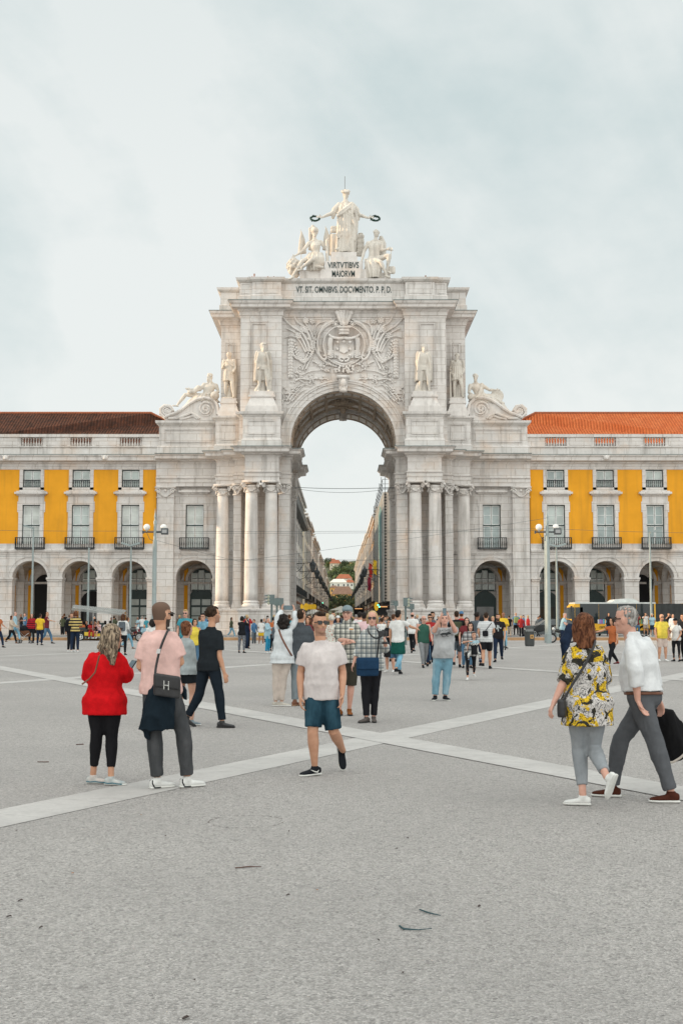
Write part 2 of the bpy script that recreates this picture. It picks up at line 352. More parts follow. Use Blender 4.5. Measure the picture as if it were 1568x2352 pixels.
# plinth
PP = [(-11.2, 110.7), (-11.2, 108.2), (-9.95, 108.2), (-9.95, 107.7), (-8.85, 107.7), (-8.85, 105.05), (-5.2, 105.05), (-5.2, 106.6), (-4.4, 106.6), (-4.4, 110.1), (-4.9, 110.1), (-4.9, 118.5), (-4.4, 118.5), (-4.4, 123.1)]
pm = MB(); pm.prism(PP + [(-11.2, 123.1)], .16, 2.3, 0, 'z'); pm.sweep(PP, [(-.02, .16), (.12, .16), (.12, .55), (.02, .62), (-.02, .62)]); pm.sweep(PP, [(-.02, 2.05), (.05, 2.1), (.12, 2.2), (.12, 2.33), (-.02, 2.36)])
A2(pm, 'plinth')
def column(cx, cy, h0=2.34, h1=ZB):
    base = MB(); base.box(cx - .78, cx + .78, cy - .78, cy + .78, h0, h0 + .2)
    base.lathe(cx, cy, [(.76, 0), (.78, .08), (.76, .17), (.66, .22), (.64, .28), (.70, .36), (.66, .44), (.6, .5)], 28, z0=h0 + .2)
    base = base.build('column', STONE, arch, False)
    n = 28; prof = [(.6 - .085 * (i / 12) ** 1.6, i / 12 * (h1 - .95 - h0 - .6)) for i in range(13)]
    MB().lathe(cx, cy, prof, n, z0=h0 + .65).build('shaft', STONE2, base, True)
    capital(cx, cy, .515, h1, base)
def capital(cx, cy, r, h1, par, name='capital'):
    cap = MB(); cap.lathe(cx, cy, [(r + .02, 0), (r + .07, .05), (r + .02, .1), (r + .02, .42), (r + .1, .5), (r + .12, .62)], 20, z0=h1 - 1.0)
    for sx in (-1, 1):
        for sy in (-1, 1):
            x, y = cx + sx * (r + .12), cy + sy * (r + .12)
            pts = []
            for i in range(14):
                a = i * .62; rr = .25 * (1 - i / 16); pts.append((x + sx * (math.cos(a) * rr) * .75, y + sy * (math.cos(a) * rr) * .75, h1 - .42 + math.sin(a) * rr))
            cap.tube(pts, [.085 - .003 * i for i in range(14)], 6)
            cap.ell((x, y, h1 - .42), (.09, .09, .09), 8, 5)
    for i in range(8):
        a = R(45 * i + 22); cap.ell((cx + math.cos(a) * (r + .08), cy + math.sin(a) * (r + .08), h1 - .72 - .05 * (i % 2)), (.1, .1, .13), 6, 5)
    for k in range(4):      # garlands
        a0 = R(45 + 90 * k); p0 = Vector((cx + math.cos(a0) * (r + .18), cy + math.sin(a0) * (r + .18), 0)); a1 = a0 + R(90); p1 = Vector((cx + math.cos(a1) * (r + .18), cy + math.sin(a1) * (r + .18), 0))
        for i in range(9):
            t = i / 8; q = p0.lerp(p1, t); am = a0 + R(90) * t; q = q.lerp(Vector((cx + math.cos(am) * (r + .14), cy + math.sin(am) * (r + .14), 0)), .8)
            cap.ell((q.x, q.y, h1 - .52 - .36 * math.sin(math.pi * t)), (.075, .075, .075), 6, 4)
    cap.box(cx - r - .26, cx + r + .26, cy - r - .26, cy + r + .26, h1 - .16, h1 - .01)
    return cap.build(name, STONE2, par, True)
for sx in (-1, 1):
    for cx, cy in ((-10.62, 109.1), (-7.86, 106.05), (-6.18, 106.05)): column(cx * sx, cy)
def pilaster(x0, x1, yf, yb, h0=2.34, h1=ZB, garland=True):
    for sx in (-1, 1):
        a, c = sorted((x0 * sx, x1 * sx)); mb = MB().box(a, c, yf, yb, h0 + .55, h1 - .02)
        for d, z0, z1 in ((.14, h0, h0 + .2), (.1, h0 + .2, h0 + .38), (.05, h0 + .38, h0 + .56)): mb.box(a - d, c + d, yf - d, yb - .01, z0, z1)
        o = mb.build('pilaster', STONE, arch)
        cap = MB(); cap.box(a - .06, c + .06, yf - .06, yb - .02, h1 - 1.02, h1 - .92); cap.box(a - .16, c + .16, yf - .2, yb - .02, h1 - .16, h1 - .01)
        w = c - a
        for s2 in (-1, 1):
            x = (a + c) / 2 + s2 * w * .42; pts = []
            for i in range(14): t = i * .62; rr = .26 * (1 - i / 16); pts.append((x + s2 * math.cos(t) * rr, yf - .1, h1 - .42 + math.sin(t) * rr))
            cap.tube(pts, .075, 6); cap.ell((x, yf - .1, h1 - .42), (.09, .09, .09), 8, 5)
        for i in range(11):
            t = i / 10; cap.ell((a + w * (.12 + .76 * t), yf - .1, h1 - .5 - .42 * math.sin(math.pi * t)), (.09, .09, .09), 6, 4)
        cap.ell(((a + c) / 2, yf - .08, h1 - .38), (.14, .1, .14), 8, 5)
        cap.build('capital', STONE2, o, True)
pilaster(-16.62, -15.1, 110.3, 111, .15)
pilaster(-9.58, -8.92, 107.95, 108.3)
pilaster(-5.58, -4.66, 106.95, 107.2)
pilaster(-5.02, -4.63, 118.6, 119.6)      # at the rear of the passage
# ---- side bays with window and arcade arch
def arched_wall(mb, x0, x1, z1, cx, r, zs, y0, y1, z0=.15):
    wall_arch(mb, x0, x1, z0, z1, cx, r, zs, y0, y1)
def arch_trim(mb, cx, r, zs, yf, zimp, pw):
    mb.arcband(cx, zs, r + .01, r + .30, yf - .09, yf + .02, n=28); mb.arcband(cx, zs, r + .30, r + .40, yf - .15, yf + .02, n=28)
    for s in (-1, 1):
        x = cx + s * (r + pw / 2 + .0)
        mb.box(x - pw / 2 - .08, x + pw / 2 + .0 if s < 0 else x + pw / 2 + .08, yf - .16, yf + .02, zimp - .02, zimp + .16)
        mb.box(x - pw / 2 - .03, x + pw / 2 + .03, yf - .09, yf + .02, zimp - .16, zimp - .03)
def window_opening_wall(mb, x0, x1, z0, z1, ox0, ox1, oz0, oz1, y0, y1, m=0):
    mb.box(x0, ox0, y0, y1, z0, z1, m); mb.box(ox1, x1, y0, y1, z0, z1, m); mb.box(ox0, ox1, y0, y1, z0, oz0, m); mb.box(ox0, ox1, y0, y1, oz1, z1, m)
def tall_window(par, cx, w, z0, z1, yf, rows=2, name='window'):
    d = .22; x0, x1 = cx - w / 2, cx + w / 2
    fr = MB(); f = .07
    fr.box(x0, x0 + f, yf + d - .04, yf + d + .06, z0, z1); fr.box(x1 - f, x1, yf + d - .04, yf + d + .06, z0, z1); fr.box(x0 + f, x1 - f, yf + d - .04, yf + d + .06, z1 - f, z1)
    if rows == 2: zm = z0 + (z1 - z0) * .53; fr.box(x0 + f, x1 - f, yf + d - .05, yf + d + .06, zm - .05, zm + .05)
    fo = fr.build(name, GREENP, par)
    fi = MB(); gl = MB(); secs = [(z0, zm - .05), (zm + .05, z1 - f)] if rows == 2 else [(z0, z1 - f)]
    for a, c in secs:
        for s in (-1, 1):
            xa, xb = (x0 + f + .01, cx - .02) if s < 0 else (cx + .02, x1 - f - .01); t = .07
            fi.box(xa, xa + t, yf + d, yf + d + .05, a, c); fi.box(xb - t, xb, yf + d, yf + d + .05, a, c); fi.box(xa + t, xb - t, yf + d, yf + d + .05, c - t, c); fi.box(xa + t, xb - t, yf + d, yf + d + .05, a, a + t)
            if c - a > 1.4: fi.box(xa + t, xb - t, yf + d + .01, yf + d + .045, (a + c) / 2 - .02, (a + c) / 2 + .02)
            gl.box(xa + t * .5, xb - t * .5, yf + d + .03, yf + d + .04, a + .02, c - .02)
    fi.build('frame', WHITEP, fo); gl.build('pane', rnd.choice((BLIND, BLIND2, BLIND3, BLIND, GLASS)), fo)
    return fo
def balcony(par, cx, w, z0, h, yf, proj=.45, n=13, name='balcony'):
    mb = MB(); x0, x1 = cx - w / 2, cx + w / 2
    mb.box(x0, x1, yf - proj, yf - .003, z0 - .06, z0)
    for z in (z0 + .05, z0 + h): mb.box(x0, x1, yf - proj, yf - proj + .05, z - .03, z + .03); [mb.box(x, x + .05, yf - proj + .05, yf - .003, z - .03, z + .03) for x in (x0, x1 - .05)]
    for i in range(n + 1):
        x = x0 + .03 + (w - .06) * i / n; rr = .032
        mb.lathe(x, yf - proj + .025, [(.02, 0), (rr, .12), (.018, .2), (.045, h * .45), (.018, h * .75), (.03, h * .9), (.02, h)], 5, z0=z0)
    for s in (x0 + .02, x1 - .02):
        for yy in (yf - .3, yf - .15): mb.lathe(s, yy, [(.02, 0), (.04, h * .45), (.02, h)], 5, z0=z0)
    mb.build(name, IRON, par)
for sx in (-1, 1):
    w = MB(); yf = 110.75; cx = sx * 13.28; X0, X1 = sorted((sx * 16.6, sx * 11.15))
    arched_wall(w, X0, X1, 7.2, cx, 1.62, 5.06, yf, 111.6)
    window_opening_wall(w, X0, X1, 7.2, ZB + .3, cx - .82, cx + .82, 7.75, 11.68, yf, 111.3)
    A(w, 'wall')
    t = MB(); arch_trim(t, cx, 1.62, 5.06, yf, 4.9, .45)
    t.box(X0 + .05, X1 - .05, yf - .12, yf + .01, 7.2, 7.34); t.box(X0 + .05, X1 - .05, yf - .2, yf + .01, 7.34, 7.5); t.box(X0 + .05, X1 - .05, yf - .06, yf + .01, 7.5, 7.72)
    A(t, 'arch_surround')
    t = MB(); z0, z1 = 7.75, 11.68
    t.box(cx - 1.12, cx - .8, yf - .1, yf + .05, z0, z1 + .3); t.box(cx + .8, cx + 1.12, yf - .1, yf + .05, z0, z1 + .3); t.box(cx - .8, cx + .8, yf - .1, yf + .05, z1, z1 + .3)
    t.box(cx - 1.0, cx + 1.0, yf - .06, yf + .02, z1 + .3, z1 + .95); t.box(cx - 1.25, cx + 1.25, yf - .2, yf + .02, z1 + .95, z1 + 1.08); t.box(cx - 1.42, cx + 1.42, yf - .42, yf + .02, z1 + 1.08, z1 + 1.25); t.box(cx - 1.2, cx + 1.2, yf - .3, yf + .02, z1 + 1.25, z1 + 1.36)
    for s in (-1, 1): t.box(cx + s * 1.2 - .08, cx + s * 1.2 + .08, yf - .07, yf + .02, z1 - .1, z1 + .55)
    A(t, 'window_surround')
    tall_window(arch, cx, 1.62, z0, z1, yf)
    balcony(arch, cx, 2.6, 7.74, .95, yf)
# ---- arch body above the entablature
RI, RM, ZC, RO = 4.57, 4.9, 16.8, 5.46
ub = MB()
def rib(r, y0, y1, zt, x=8.95):
    a = arc(0, ZC, r, 180, 0, 48); ub.prism([(-x, 16.1), (-r, 16.1)] + a + [(r, 16.1), (x, 16.1), (x, zt), (-x, zt)], y0, y1)
rib(RI, 107.2, 109.9, 28.9); rib(RM, 109.9, 118.6, 28.9); rib(RI, 118.6, 122.9, 28.9)
ub.box(-11.0, -8.95, 110.3, 121, 16.1, 28.9); ub.box(8.95, 11.0, 110.3, 121, 16.1, 28.9)
A(ub, 'upper_body')
fp = MB()       # side piers with sunk panels: frame strips set proud of the wall
for sx in (-1, 1):
    a, c = sorted((sx * 8.95, sx * 5.35)); yf = 106.6
    A(MB().box(a, c, yf, 107.21, 16.1, 28.3), 'front_pier')
fp = MB()
def panel(mb, x0, x1, z0, z1, yf, w=.1, d=.07):
    mb.box(x0, x0 + w, yf - d, yf + .01, z0, z1); mb.box(x1 - w, x1, yf - d, yf + .01, z0, z1); mb.box(x0 + w, x1 - w, yf - d, yf + .01, z1 - w, z1); mb.box(x0 + w, x1 - w, yf - d, yf + .01, z0, z0 + w)
panel(fp, -8.2, -6.45, 21.5, 27.45, 106.6); panel(fp, -7.95, -6.7, 21.7, 27.2, 106.6, .06, .12)
A2(fp, 'wall_panel'); fp = MB()
panel(fp, -10.72, -9.65, 20.5, 26.4, 110.3); panel(fp, -10.45, -9.9, 20.6, 26.2, 110.3, .06, .12)
A2(fp, 'wall_panel')
ah = MB(); ah.arcband(0, ZC, RI, RI + .3, 107.0, 107.25, n=48); ah.arcband(0, ZC, RI + .3, RI + .62, 106.93, 107.24, n=48); ah.arcband(0, ZC, RI + .62, RO, 106.83, 107.23, n=48); ah.arcband(0, ZC, RO - .1, RO + .05, 106.76, 107.22, n=48)
for sx in (-1, 1): a, c = sorted((sx * RI, sx * RO)); ah.box(a, c, 106.9, 107.22, 16.12, ZC)
A(ah, 'archivolt')
# vault coffers and rosette
vt = MB()
for k in range(-4, 5):
    an = 90 + k * 19
    vt.arcband(0, ZC, RM - .16, RM + .02, 110, 118.5, a0=an - 1.6, a1=an + 1.6, n=2)
for y in (111.2, 114.2, 117.2): vt.arcband(0, ZC, RM - .2, RM + .02, y, y + .35, n=40)
for y in (107.5, 109.4, 119.0, 122.2): vt.arcband(0, ZC, RI - .1, RI + .02, y, y + .25, n=40)
for k in range(-8, 9):
    an = 90 + k * 10
    for y in (108.0, 119.5): vt.arcband(0, ZC, RI - .09, RI + .02, y, y + (1.2 if y < 110 else 2.4), a0=an - .8, a1=an + .8, n=1)
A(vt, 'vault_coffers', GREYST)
rs = MB()
for k, (rr, z) in enumerate(((1.35, .12), (1.05, .25), (.7, .4), (.35, .6))):
    for i in range(int(10 + rr * 12)):
        a = 2 * math.pi * i / int(10 + rr * 12); rs.ell((math.cos(a) * rr, 114.3 + math.sin(a) * rr, ZC + RM - z), (.17, .17, .13), 6, 4)
rs.ell((0, 114.3, ZC + RM - .2), (1.2, 1.2, .35), 16, 6); rs.ell((0, 114.3, ZC + RM - .75), (.3, .3, .45), 10, 6)
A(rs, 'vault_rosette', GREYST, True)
for y0, y1, z0, z1 in ((106.45, 107.25, ZC + RI - .15, 22.6), (118.3, 119.2, ZC + RI - .75, ZC + RI + .2)):
    ks = MB(); ks.prism([(-.42, z1), (-.36, z0), (.36, z0), (.42, z1)], y0, y1); ks.box(-.55, .55, y0 - .1, y1, z1 - .25, z1)
    ks.ell((0, y0 - .05, (z0 + z1) / 2), (.3, .25, .4), 8, 6); ks.ell((0, y0, z0 + .05), (.38, .3, .22), 8, 6)
    for i in range(6): ks.ell((-.3 + .12 * i, y0 - .1, z0 + .2 + .1 * (i % 2)), (.08, .1, .2), 6, 4)
    A(ks, 'keystone', STONE2, True)
# upper cornice, attic
PU = [(-11.0, 121), (-11.0, 110.3), (-8.95, 110.3), (-8.95, 106.6), (-5.35, 106.6), (-5.35, 107.2), (5.35, 107.2), (5.35, 106.6), (8.95, 106.6), (8.95, 110.3), (11.0, 110.3), (11.0, 121)]
c = MB(); c.sweep(PU, [(-.05, 27.7), (.05, 27.72), (.05, 27.85), (.12, 27.9), (.12, 28.2), (.3, 28.36), (.3, 28.42), (.75, 28.5), (.78, 28.75), (.92, 28.85), (1.0, 29.05), (-.05, 29.1)]); A(c, 'upper_cornice')
c = MB(); c.sweep(PU, [(-.02, 29.09), (1.04, 29.06), (1.04, 29.1), (-.02, 29.2)]); A(c, 'upper_flashing', LEAD)
PT = [(-11.1, 120.6), (-11.1, 110.4), (-9.1, 110.4), (-9.1, 107.1), (-8.0, 107.1), (-8.0, 106.9), (-5.45, 106.9), (-5.45, 107.4), (5.45, 107.4), (5.45, 106.9), (8.0, 106.9), (8.0, 107.1), (9.1, 107.1), (9.1, 110.4), (11.1, 110.4), (11.1, 120.6)]
c = MB(); c.prism(PT, 29.1, 31.35, 0, 'z'); c.sweep(PT, [(-.02, 29.15), (.1, 29.2), (.1, 29.75), (.03, 29.85), (-.02, 29.85)]); A(c, 'attic')
c = MB(); c.sweep(PT, [(-.02, 31.0), (.1, 31.05), (.28, 31.18), (.34, 31.38), (-.6, 31.4), (-.6, 31.0)]); A(c, 'attic_coping')
c = MB(); panel(c, -7.75, -5.7, 30.0, 30.9, 106.9, .06, .05); panel(c, -8.95, -8.2, 30.0, 30.9, 107.1, .05, .05); A2(c, 'attic_panel')
# pedestals in front
for (x0, x1, yf, yb, zt, nm) in ((-8.6, -5.38, 105.35, 106.7, 19.2, 'pedestal'), (-11.3, -9.05, 108.9, 110.4, 19.4, 'pedestal'), (-9.0, -8.5, 106.4, 107.3, 19.35, 'pedestal')):
    for sx in (-1, 1):
        a, c_ = sorted((x0 * sx, x1 * sx)); p = [(a, yb), (a, yf), (c_, yf), (c_, yb)]
        mb = MB(); mb.prism([p[0], p[1], p[2], p[3]], 16.15, zt, 0, 'z'); mb.sweep(p, [(-.02, 16.16), (.12, 16.16), (.12, 16.75), (.02, 16.9), (-.02, 16.9)])
        mb.sweep(p, [(-.02, zt - .45), (.04, zt - .42), (.12, zt - .3), (.28, zt - .2), (.32, zt), (-.02, zt + .03)])
        w = c_ - a
        if w > 1.2: panel(mb, a + .3, c_ - .3, 17.1, zt - .6, yf, .08, .05); panel(mb, a + .45, c_ - .45, 17.25, zt - .75, yf, .05, .09)
        o = mb.build('pedestal', STONE, arch)
        if w > 1.2:
            b = MB(); cx_ = (a + c_) / 2; hw = w / 2 - .15; cy_ = (yf + yb) / 2
            ztop = 21.0 if yf < 107 else 21.1
            for (h0, h1, w0, w1) in ((zt, zt + .5, hw * .98, hw * .95), (zt + .5, ztop - .5, hw * .88, hw * .66), (ztop - .5, ztop - .32, hw * .78, hw * .78), (ztop - .32, ztop, hw * .7, hw * .7)):
                k = .66
                b.add([(cx_ + s * w0, cy_ + u * w0 * k - .05, h0) for s, u in ((-1, -1), (1, -1), (1, 1), (-1, 1))] + [(cx_ + s * w1, cy_ + u * w1 * k - .05, h1) for s, u in ((-1, -1), (1, -1), (1, 1), (-1, 1))], [(3, 2, 1, 0), (4, 5, 6, 7), (0, 1, 5, 4), (1, 2, 6, 5), (2, 3, 7, 6), (3, 0, 4, 7)])
            b.build('statue_base', STONE2, o)
# flank parapets carrying the scrolls
for sx in (-1, 1):
    a, c_ = sorted((sx * 16.45, sx * 11.25)); p = [(a, 115), (a, 109.95), (c_, 109.95), (c_, 115)]
    mb = MB(); mb.prism(p, 16.15, 19.1, 0, 'z'); mb.sweep(p, [(-.02, 16.16), (.15, 16.16), (.15, 16.8), (.02, 16.9), (-.02, 16.9)]); mb.sweep(p, [(-.02, 18.6), (.04, 18.7), (.2, 18.85), (.3, 18.95), (.32, 19.15), (-.02, 19.2)])
    panel(mb, a + .4, c_ - .4, 17.1, 18.45, 109.95, .08, .04); panel(mb, a + .52, c_ - .52, 17.22, 18.33, 109.95, .05, .08)
    A(mb, 'parapet')
    # scroll
    s = MB(); y0, y1 = 109.75, 110.9; Z0 = 19.2
    zq = lambda x, z: Z0 + (z - Z0) * (.70 if x > -15 else 1.0)
    def sp(x, z): return (sx * x, zq(x, z))
    big = (-12.3, 20.2, .85); sm = (-15.75, 19.98, .58)
    top = [(-11.25, 20.6), (-11.35, 21.3), (-11.75, 21.85), (-12.4, 22.05), (-13.05, 21.85), (-13.7, 21.3), (-14.3, 20.6), (-14.9, 20.05), (-15.4, 19.75)]
    bot = [(-15.9, Z0), (-11.3, Z0)]
    poly = [sp(*q) for q in top + [(-15.9, 19.5)] + bot]
    s.prism(poly, y0 + .1, y1, 0)
    outer = [(sx * q[0], y0 + .05, zq(q[0], q[1])) for q in [(-11.2, 19.9), (-11.2, 20.6), (-11.32, 21.3), (-11.75, 21.9), (-12.4, 22.12), (-13.1, 21.9), (-13.75, 21.35), (-14.35, 20.65), (-14.95, 20.1), (-15.45, 19.7), (-15.95, 19.45), (-16.3, 19.75), (-16.3, 20.2), (-15.95, 20.5), (-15.5, 20.45), (-15.3, 20.1), (-15.5, 19.85), (-15.8, 19.95)]]
    for yy in (y0, y0 + .35, y0 + .7, y1 - .1): s.tube([(q[0], yy, q[2]) for q in outer], .15, 7)
    s.tube([(sx * q[0], y0, zq(q[0], q[1])) for q in [(-15.6, 19.35), (-14.9, 19.4), (-14.2, 19.75), (-13.6, 20.1), (-13.1, 19.75), (-12.8, 19.4)]], .12, 6)
    s.tube([(sx * q[0], y0 + .02, zq(q[0], q[1])) for q in [(-14.6, 19.3), (-13.9, 19.5), (-13.4, 19.75), (-13.0, 19.35)]], .1, 6)
    for (cx_, cz_, r_) in (big, sm):
        r_ = r_ * .8; pts = []
        for i in range(30): t_ = i * .42; rr = r_ * (1 - i / 34); pts.append((sx * cx_ + math.cos(t_) * rr, y0 - .03, cz_ + math.sin(t_) * rr))
        s.tube(pts, .09, 6); s.prism([(sx * cx_ + math.cos(j * math.pi / 10) * r_, cz_ + math.sin(j * math.pi / 10) * r_) for j in range(20)], y0 + .03, y1 + .02)
        for j in range(6): t_ = j * math.pi / 3; s.ell((sx * cx_ + math.cos(t_) * r_ * .3, y0 - .02, cz_ + math.sin(t_) * r_ * .3), (.14, .08, .14), 6, 4)
    o = s.build('scroll', STONE2, arch, False)
# crowning blocks and inscriptions
cb = MB()
cb.box(-3.85, 2.22, 107.6, 110.4, 31.4, 32.27); cb.box(-2.03, 2.2, 107.45, 110.3, 31.4, 32.29); cb.box(-1.62, 1.75, 107.5, 110.0, 32.29, 33.05); cb.box(-1.14, 1.26, 107.7, 109.6, 33.05, 33.5); cb.box(-1.08, 1.2, 107.78, 109.5, 33.5, 33.96)
cb.box(2.2, 4.2, 108.2, 110.4, 31.4, 32.2)
A(cb, 'crowning_plinth', STONE2)
INK = plain('green_bronze_letters', (.012, .035, .035), .5)
def text(s, x0, x1, y, z0, z1, name, m, par, thick=.03, rz=None, face=None, shear=0):
    cu = bpy.data.curves.new(name, 'FONT'); cu.body = s; cu.size = 1; cu.extrude = .5; cu.resolution_u = 3; cu.offset = .012 if shear == 0 else .03
    ob = bpy.data.objects.new('tmp', cu); me = bpy.data.meshes.new_from_object(ob)
    co = np.array([v.co[:] for v in me.vertices]); mn, mx = co.min(0), co.max(0)
    co = (co - mn) / (mx - mn); P = np.zeros_like(co)
    P[:, 0] = x0 + co[:, 0] * (x1 - x0); P[:, 2] = z0 + co[:, 1] * (z1 - z0); P[:, 1] = y - co[:, 2] * thick
    if face is not None:
        M = np.array(face[0]); P[:, 1] -= 0; P = P @ M.T + np.array(face[1])
    mb = MB(); mb.add([tuple(p) for p in P], [tuple(f.vertices) for f in me.polygons]); bpy.data.objects.remove(ob); bpy.data.meshes.remove(me)
    return mb.build(name, m, par)
text('VIRTVTIBVS', -1.36, 1.38, 107.495, 32.40, 32.95, 'inscription', INK, arch)
text('MAIORVM', -.98, 1.02, 107.445, 31.6, 32.18, 'inscription', INK, arch)
text('VT. SIT. OMNIBVS. DOCVMENTO. P. P. D.', -4.15, 4.25, 107.395, 30.16, 30.74, 'inscription', INK, arch)
def merid(t): return (.0, 0)
rod = MB(); rod.tube([(.15, 109.0, 39.9), (.15, 109.0, 41.3)], .022, 5); A(rod, 'lightning_rod', IRON)

# ---- relief on the spandrel wall (crop px -> wall coords at y 107.15)
YW = 107.16
def rp(cx, cy):     # crop (1100,1200)-(1650,1620) at 1568 px wide
    k = 550 / 1568 / 1.741709; q = at(1100 / 1.741709 + cx * k, 1200 / 1.741709 + cy * k, YW); return (q.x, q.z)
def stroke(mb, pts, r0, r1=None, d=.06, n=6):
    r1 = r0 if r1 is None else r1; P = [rp(*p) for p in pts]
    # smooth subdivision
    for _ in range(2):
        Q = [P[0]]
        for a, c in zip(P, P[1:]): Q += [(a[0] * .75 + c[0] * .25, a[1] * .75 + c[1] * .25), (a[0] * .25 + c[0] * .75, a[1] * .25 + c[1] * .75)]
        Q.append(P[-1]); P = Q
    r0 *= 1.3; r1 *= 1.3; k = len(P); mb.tube([(x, YW - d, z) for x, z in P], [r0 + (r1 - r0) * i / (k - 1) for i in range(k)], n)
def blob_(mb, cx, cy, r, ry=None, d=.06):
    x, z = rp(cx, cy); r *= 1.2; mb.ell((x, YW - d, z), (r, .15, (ry or r / 1.2) * 1.2), 7, 5)
fo = MB()
for pts, r in (([(370, 590), (330, 480), (280, 400), (180, 345), (125, 320)], .1), ([(400, 590), (370, 470), (300, 360), (180, 300), (85, 190)], .13), ([(430, 560), (400, 430), (330, 300), (250, 260), (215, 180)], .13),
               ([(440, 480), (420, 380), (360, 290), (330, 240)], .09), ([(450, 400), (450, 330), (480, 270), (570, 245)], .08), ([(350, 600), (300, 500), (250, 430), (180, 405), (110, 430)], .08),
               ([(330, 850), (260, 840), (240, 780), (300, 740), (310, 790)], .06), ([(430, 700), (480, 720), (540, 790)], .07), ([(300, 860), (400, 810), (520, 800), (620, 790)], .05), ([(350, 790), (390, 700), (430, 640)], .1), ([(310, 800), (350, 720), (400, 650)], .06),
               ([(230, 920), (300, 890), (380, 915), (470, 890), (540, 910), (580, 880), (560, 850)], .08), ([(560, 900), (600, 900), (610, 930)], .06), ([(250, 1000), (330, 960), (420, 985)], .05),
               ([(130, 1150), (180, 1060), (250, 980), (300, 930)], .07), ([(160, 1150), (220, 1070), (290, 1000), (350, 940)], .06), ([(110, 1070), (180, 1065), (260, 1080)], .06), ([(190, 1160), (250, 1090), (310, 1030), (370, 1020)], .05),
               ([(80, 1190), (110, 1100), (60, 1040), (80, 960)], .06), ([(140, 1190), (190, 1140), (250, 1110)], .05), ([(200, 1040), (270, 1040), (330, 1040)], .05), ([(75, 1150), (130, 1130), (210, 1120)], .045)):
    stroke(fo, pts, r, r * .35)
for i in range(26):
    for base in ((300, 900, 130, 55), (170, 1070, 90, 70), (480, 910, 110, 40), (280, 820, 60, 60), (540, 770, 90, 50)):
        if rnd.random() < .55: blob_(fo, base[0] + rnd.uniform(-1, 1) * base[2], base[1] + rnd.uniform(-1, 1) * base[3], rnd.uniform(.05, .11), rnd.uniform(.04, .09), .05)
for cx, cy in ((350, 235), (430, 240), (300, 340), (350, 340), (265, 410)):
    for j in range(7): a = j * .9; blob_(fo, cx + math.cos(a) * 26, cy + math.sin(a) * 26, .1)
    blob_(fo, cx, cy, .14)
for i in range(40): t = i / 39; a = R(110 + 145 * t); blob_(fo, 785 + 335 * math.cos(a) * 1.0, 490 - 275 * math.sin(a) * 1.02, .07, .1)
for sgn in (1,):
    for i in range(26): t = i / 25; a = math.pi * (1.0 + 1.35 * t); blob_(fo, 320 + 0 * t + (120 + 8 * math.sin(9 * t)) * -math.cos(a) * -1, 560 + 130 * -math.sin(a), .12, .09, .1)
A2(fo, 'foliage_relief', STONE2, True)
ga = MB()
for i in range(13):
    for dx in (-18, 0, 18): blob_(ga, 176 + dx, 460 + 34 * i + (8 if dx else 0), .09, .14, .1)
for i in range(22):
    t = i / 21; x = 205 + 245 * t; y = 470 + 240 * math.sin(math.pi * min(1, t * 1.0)) - (20 if t > .5 else 0) * t
    for dd in (-14, 14): blob_(ga, x + dd, y + dd * .4, .1, .11, .1)
A2(ga, 'garland', STONE2, True)
co = MB()
def disc(mb, cx, cy, rx, ry, d0, n=28, m=0, a0=0, a1=360):
    P = [rp(cx + rx * math.cos(R(a0 + (a1 - a0) * i / n)), cy + ry * math.sin(R(a0 + (a1 - a0) * i / n))) for i in range(n)]
    mb.prism(P, YW - d0, YW + .02, m)
disc(co, 785, 520, 232, 225, .12)
co.tube([(rp(785 + 235 * math.cos(R(a)), 520 + 228 * math.sin(R(a)))[0], YW - .16, rp(785 + 235 * math.cos(R(a)), 520 + 228 * math.sin(R(a)))[1]) for a in range(0, 360, 10)], .07, 6, close=True)
P = [rp(*q) for q in ((675, 465), (895, 465), (905, 600), (895, 665), (800, 672), (785, 690), (770, 672), (675, 665), (665, 600))]; co.prism(P, YW - .3, YW)
P = [rp(*q) for q in ((733, 503), (833, 503), (833, 595), (785, 618), (733, 595))]; co.prism(P, YW - .4, YW - .2)
for q in ((710, 490), (785, 485), (853, 490), (710, 570), (853, 570), (710, 640), (853, 640)): blob_(co, q[0], q[1], .12, .13, .32)
for s in (-1, 1):
    stroke(co, [(785, 440), (785 + s * 70, 450), (785 + s * 140, 430), (785 + s * 175, 400)], .14, .08, .3)
    stroke(co, [(785 + s * 150, 440), (785 + s * 160, 520), (785 + s * 150, 580), (785 + s * 170, 640)], .2, .14, .22)
    for j in range(4): stroke(co, [(785 + s * 120, 590 + 22 * j), (785 + s * 160, 600 + 22 * j), (785 + s * 185, 585 + 22 * j)], .07, .05, .3)
    stroke(co, [(785 + s * 60, 665), (785 + s * 40, 700), (785 + s * 5, 700)], .1, .08, .2)
    # outer cartouche band and volutes
    P = [(785 + s * 110, 245), (785 + s * 200, 270), (785 + s * 270, 350), (785 + s * 305, 470), (785 + s * 295, 600), (785 + s * 250, 680), (785 + s * 200, 680), (785 + s * 205, 630), (785 + s * 235, 640)]
    stroke(co, P, .1, .08, .12)
co.tube([(rp(785 + 300 * math.cos(R(a)), 480 + 230 * math.sin(R(a)))[0], YW - .1, rp(785 + 300 * math.cos(R(a)), 480 + 240 * math.sin(R(a)))[1]) for a in range(150, 391, 8)], .09, 6)
for i in range(30): blob_(co, 785 + rnd.uniform(-105, 105), 795 + rnd.uniform(-38, 38), .11, .1, .14)
for i in range(14): blob_(co, 700 + 13 * i, 742 - 14 * abs(i - 6.5) * .3, .09, .09, .15)
A(co, 'coat_of_arms', STONE2, True)
cw = MB()
P = [rp(*q) for q in ((735, 400), (835, 400), (850, 345), (855, 312), (785, 305), (715, 312), (720, 345))]; cw.prism(P, YW - .45, YW)
for i in range(9): blob_(cw, 722 + 16 * i, 322, .1, .1, .45)
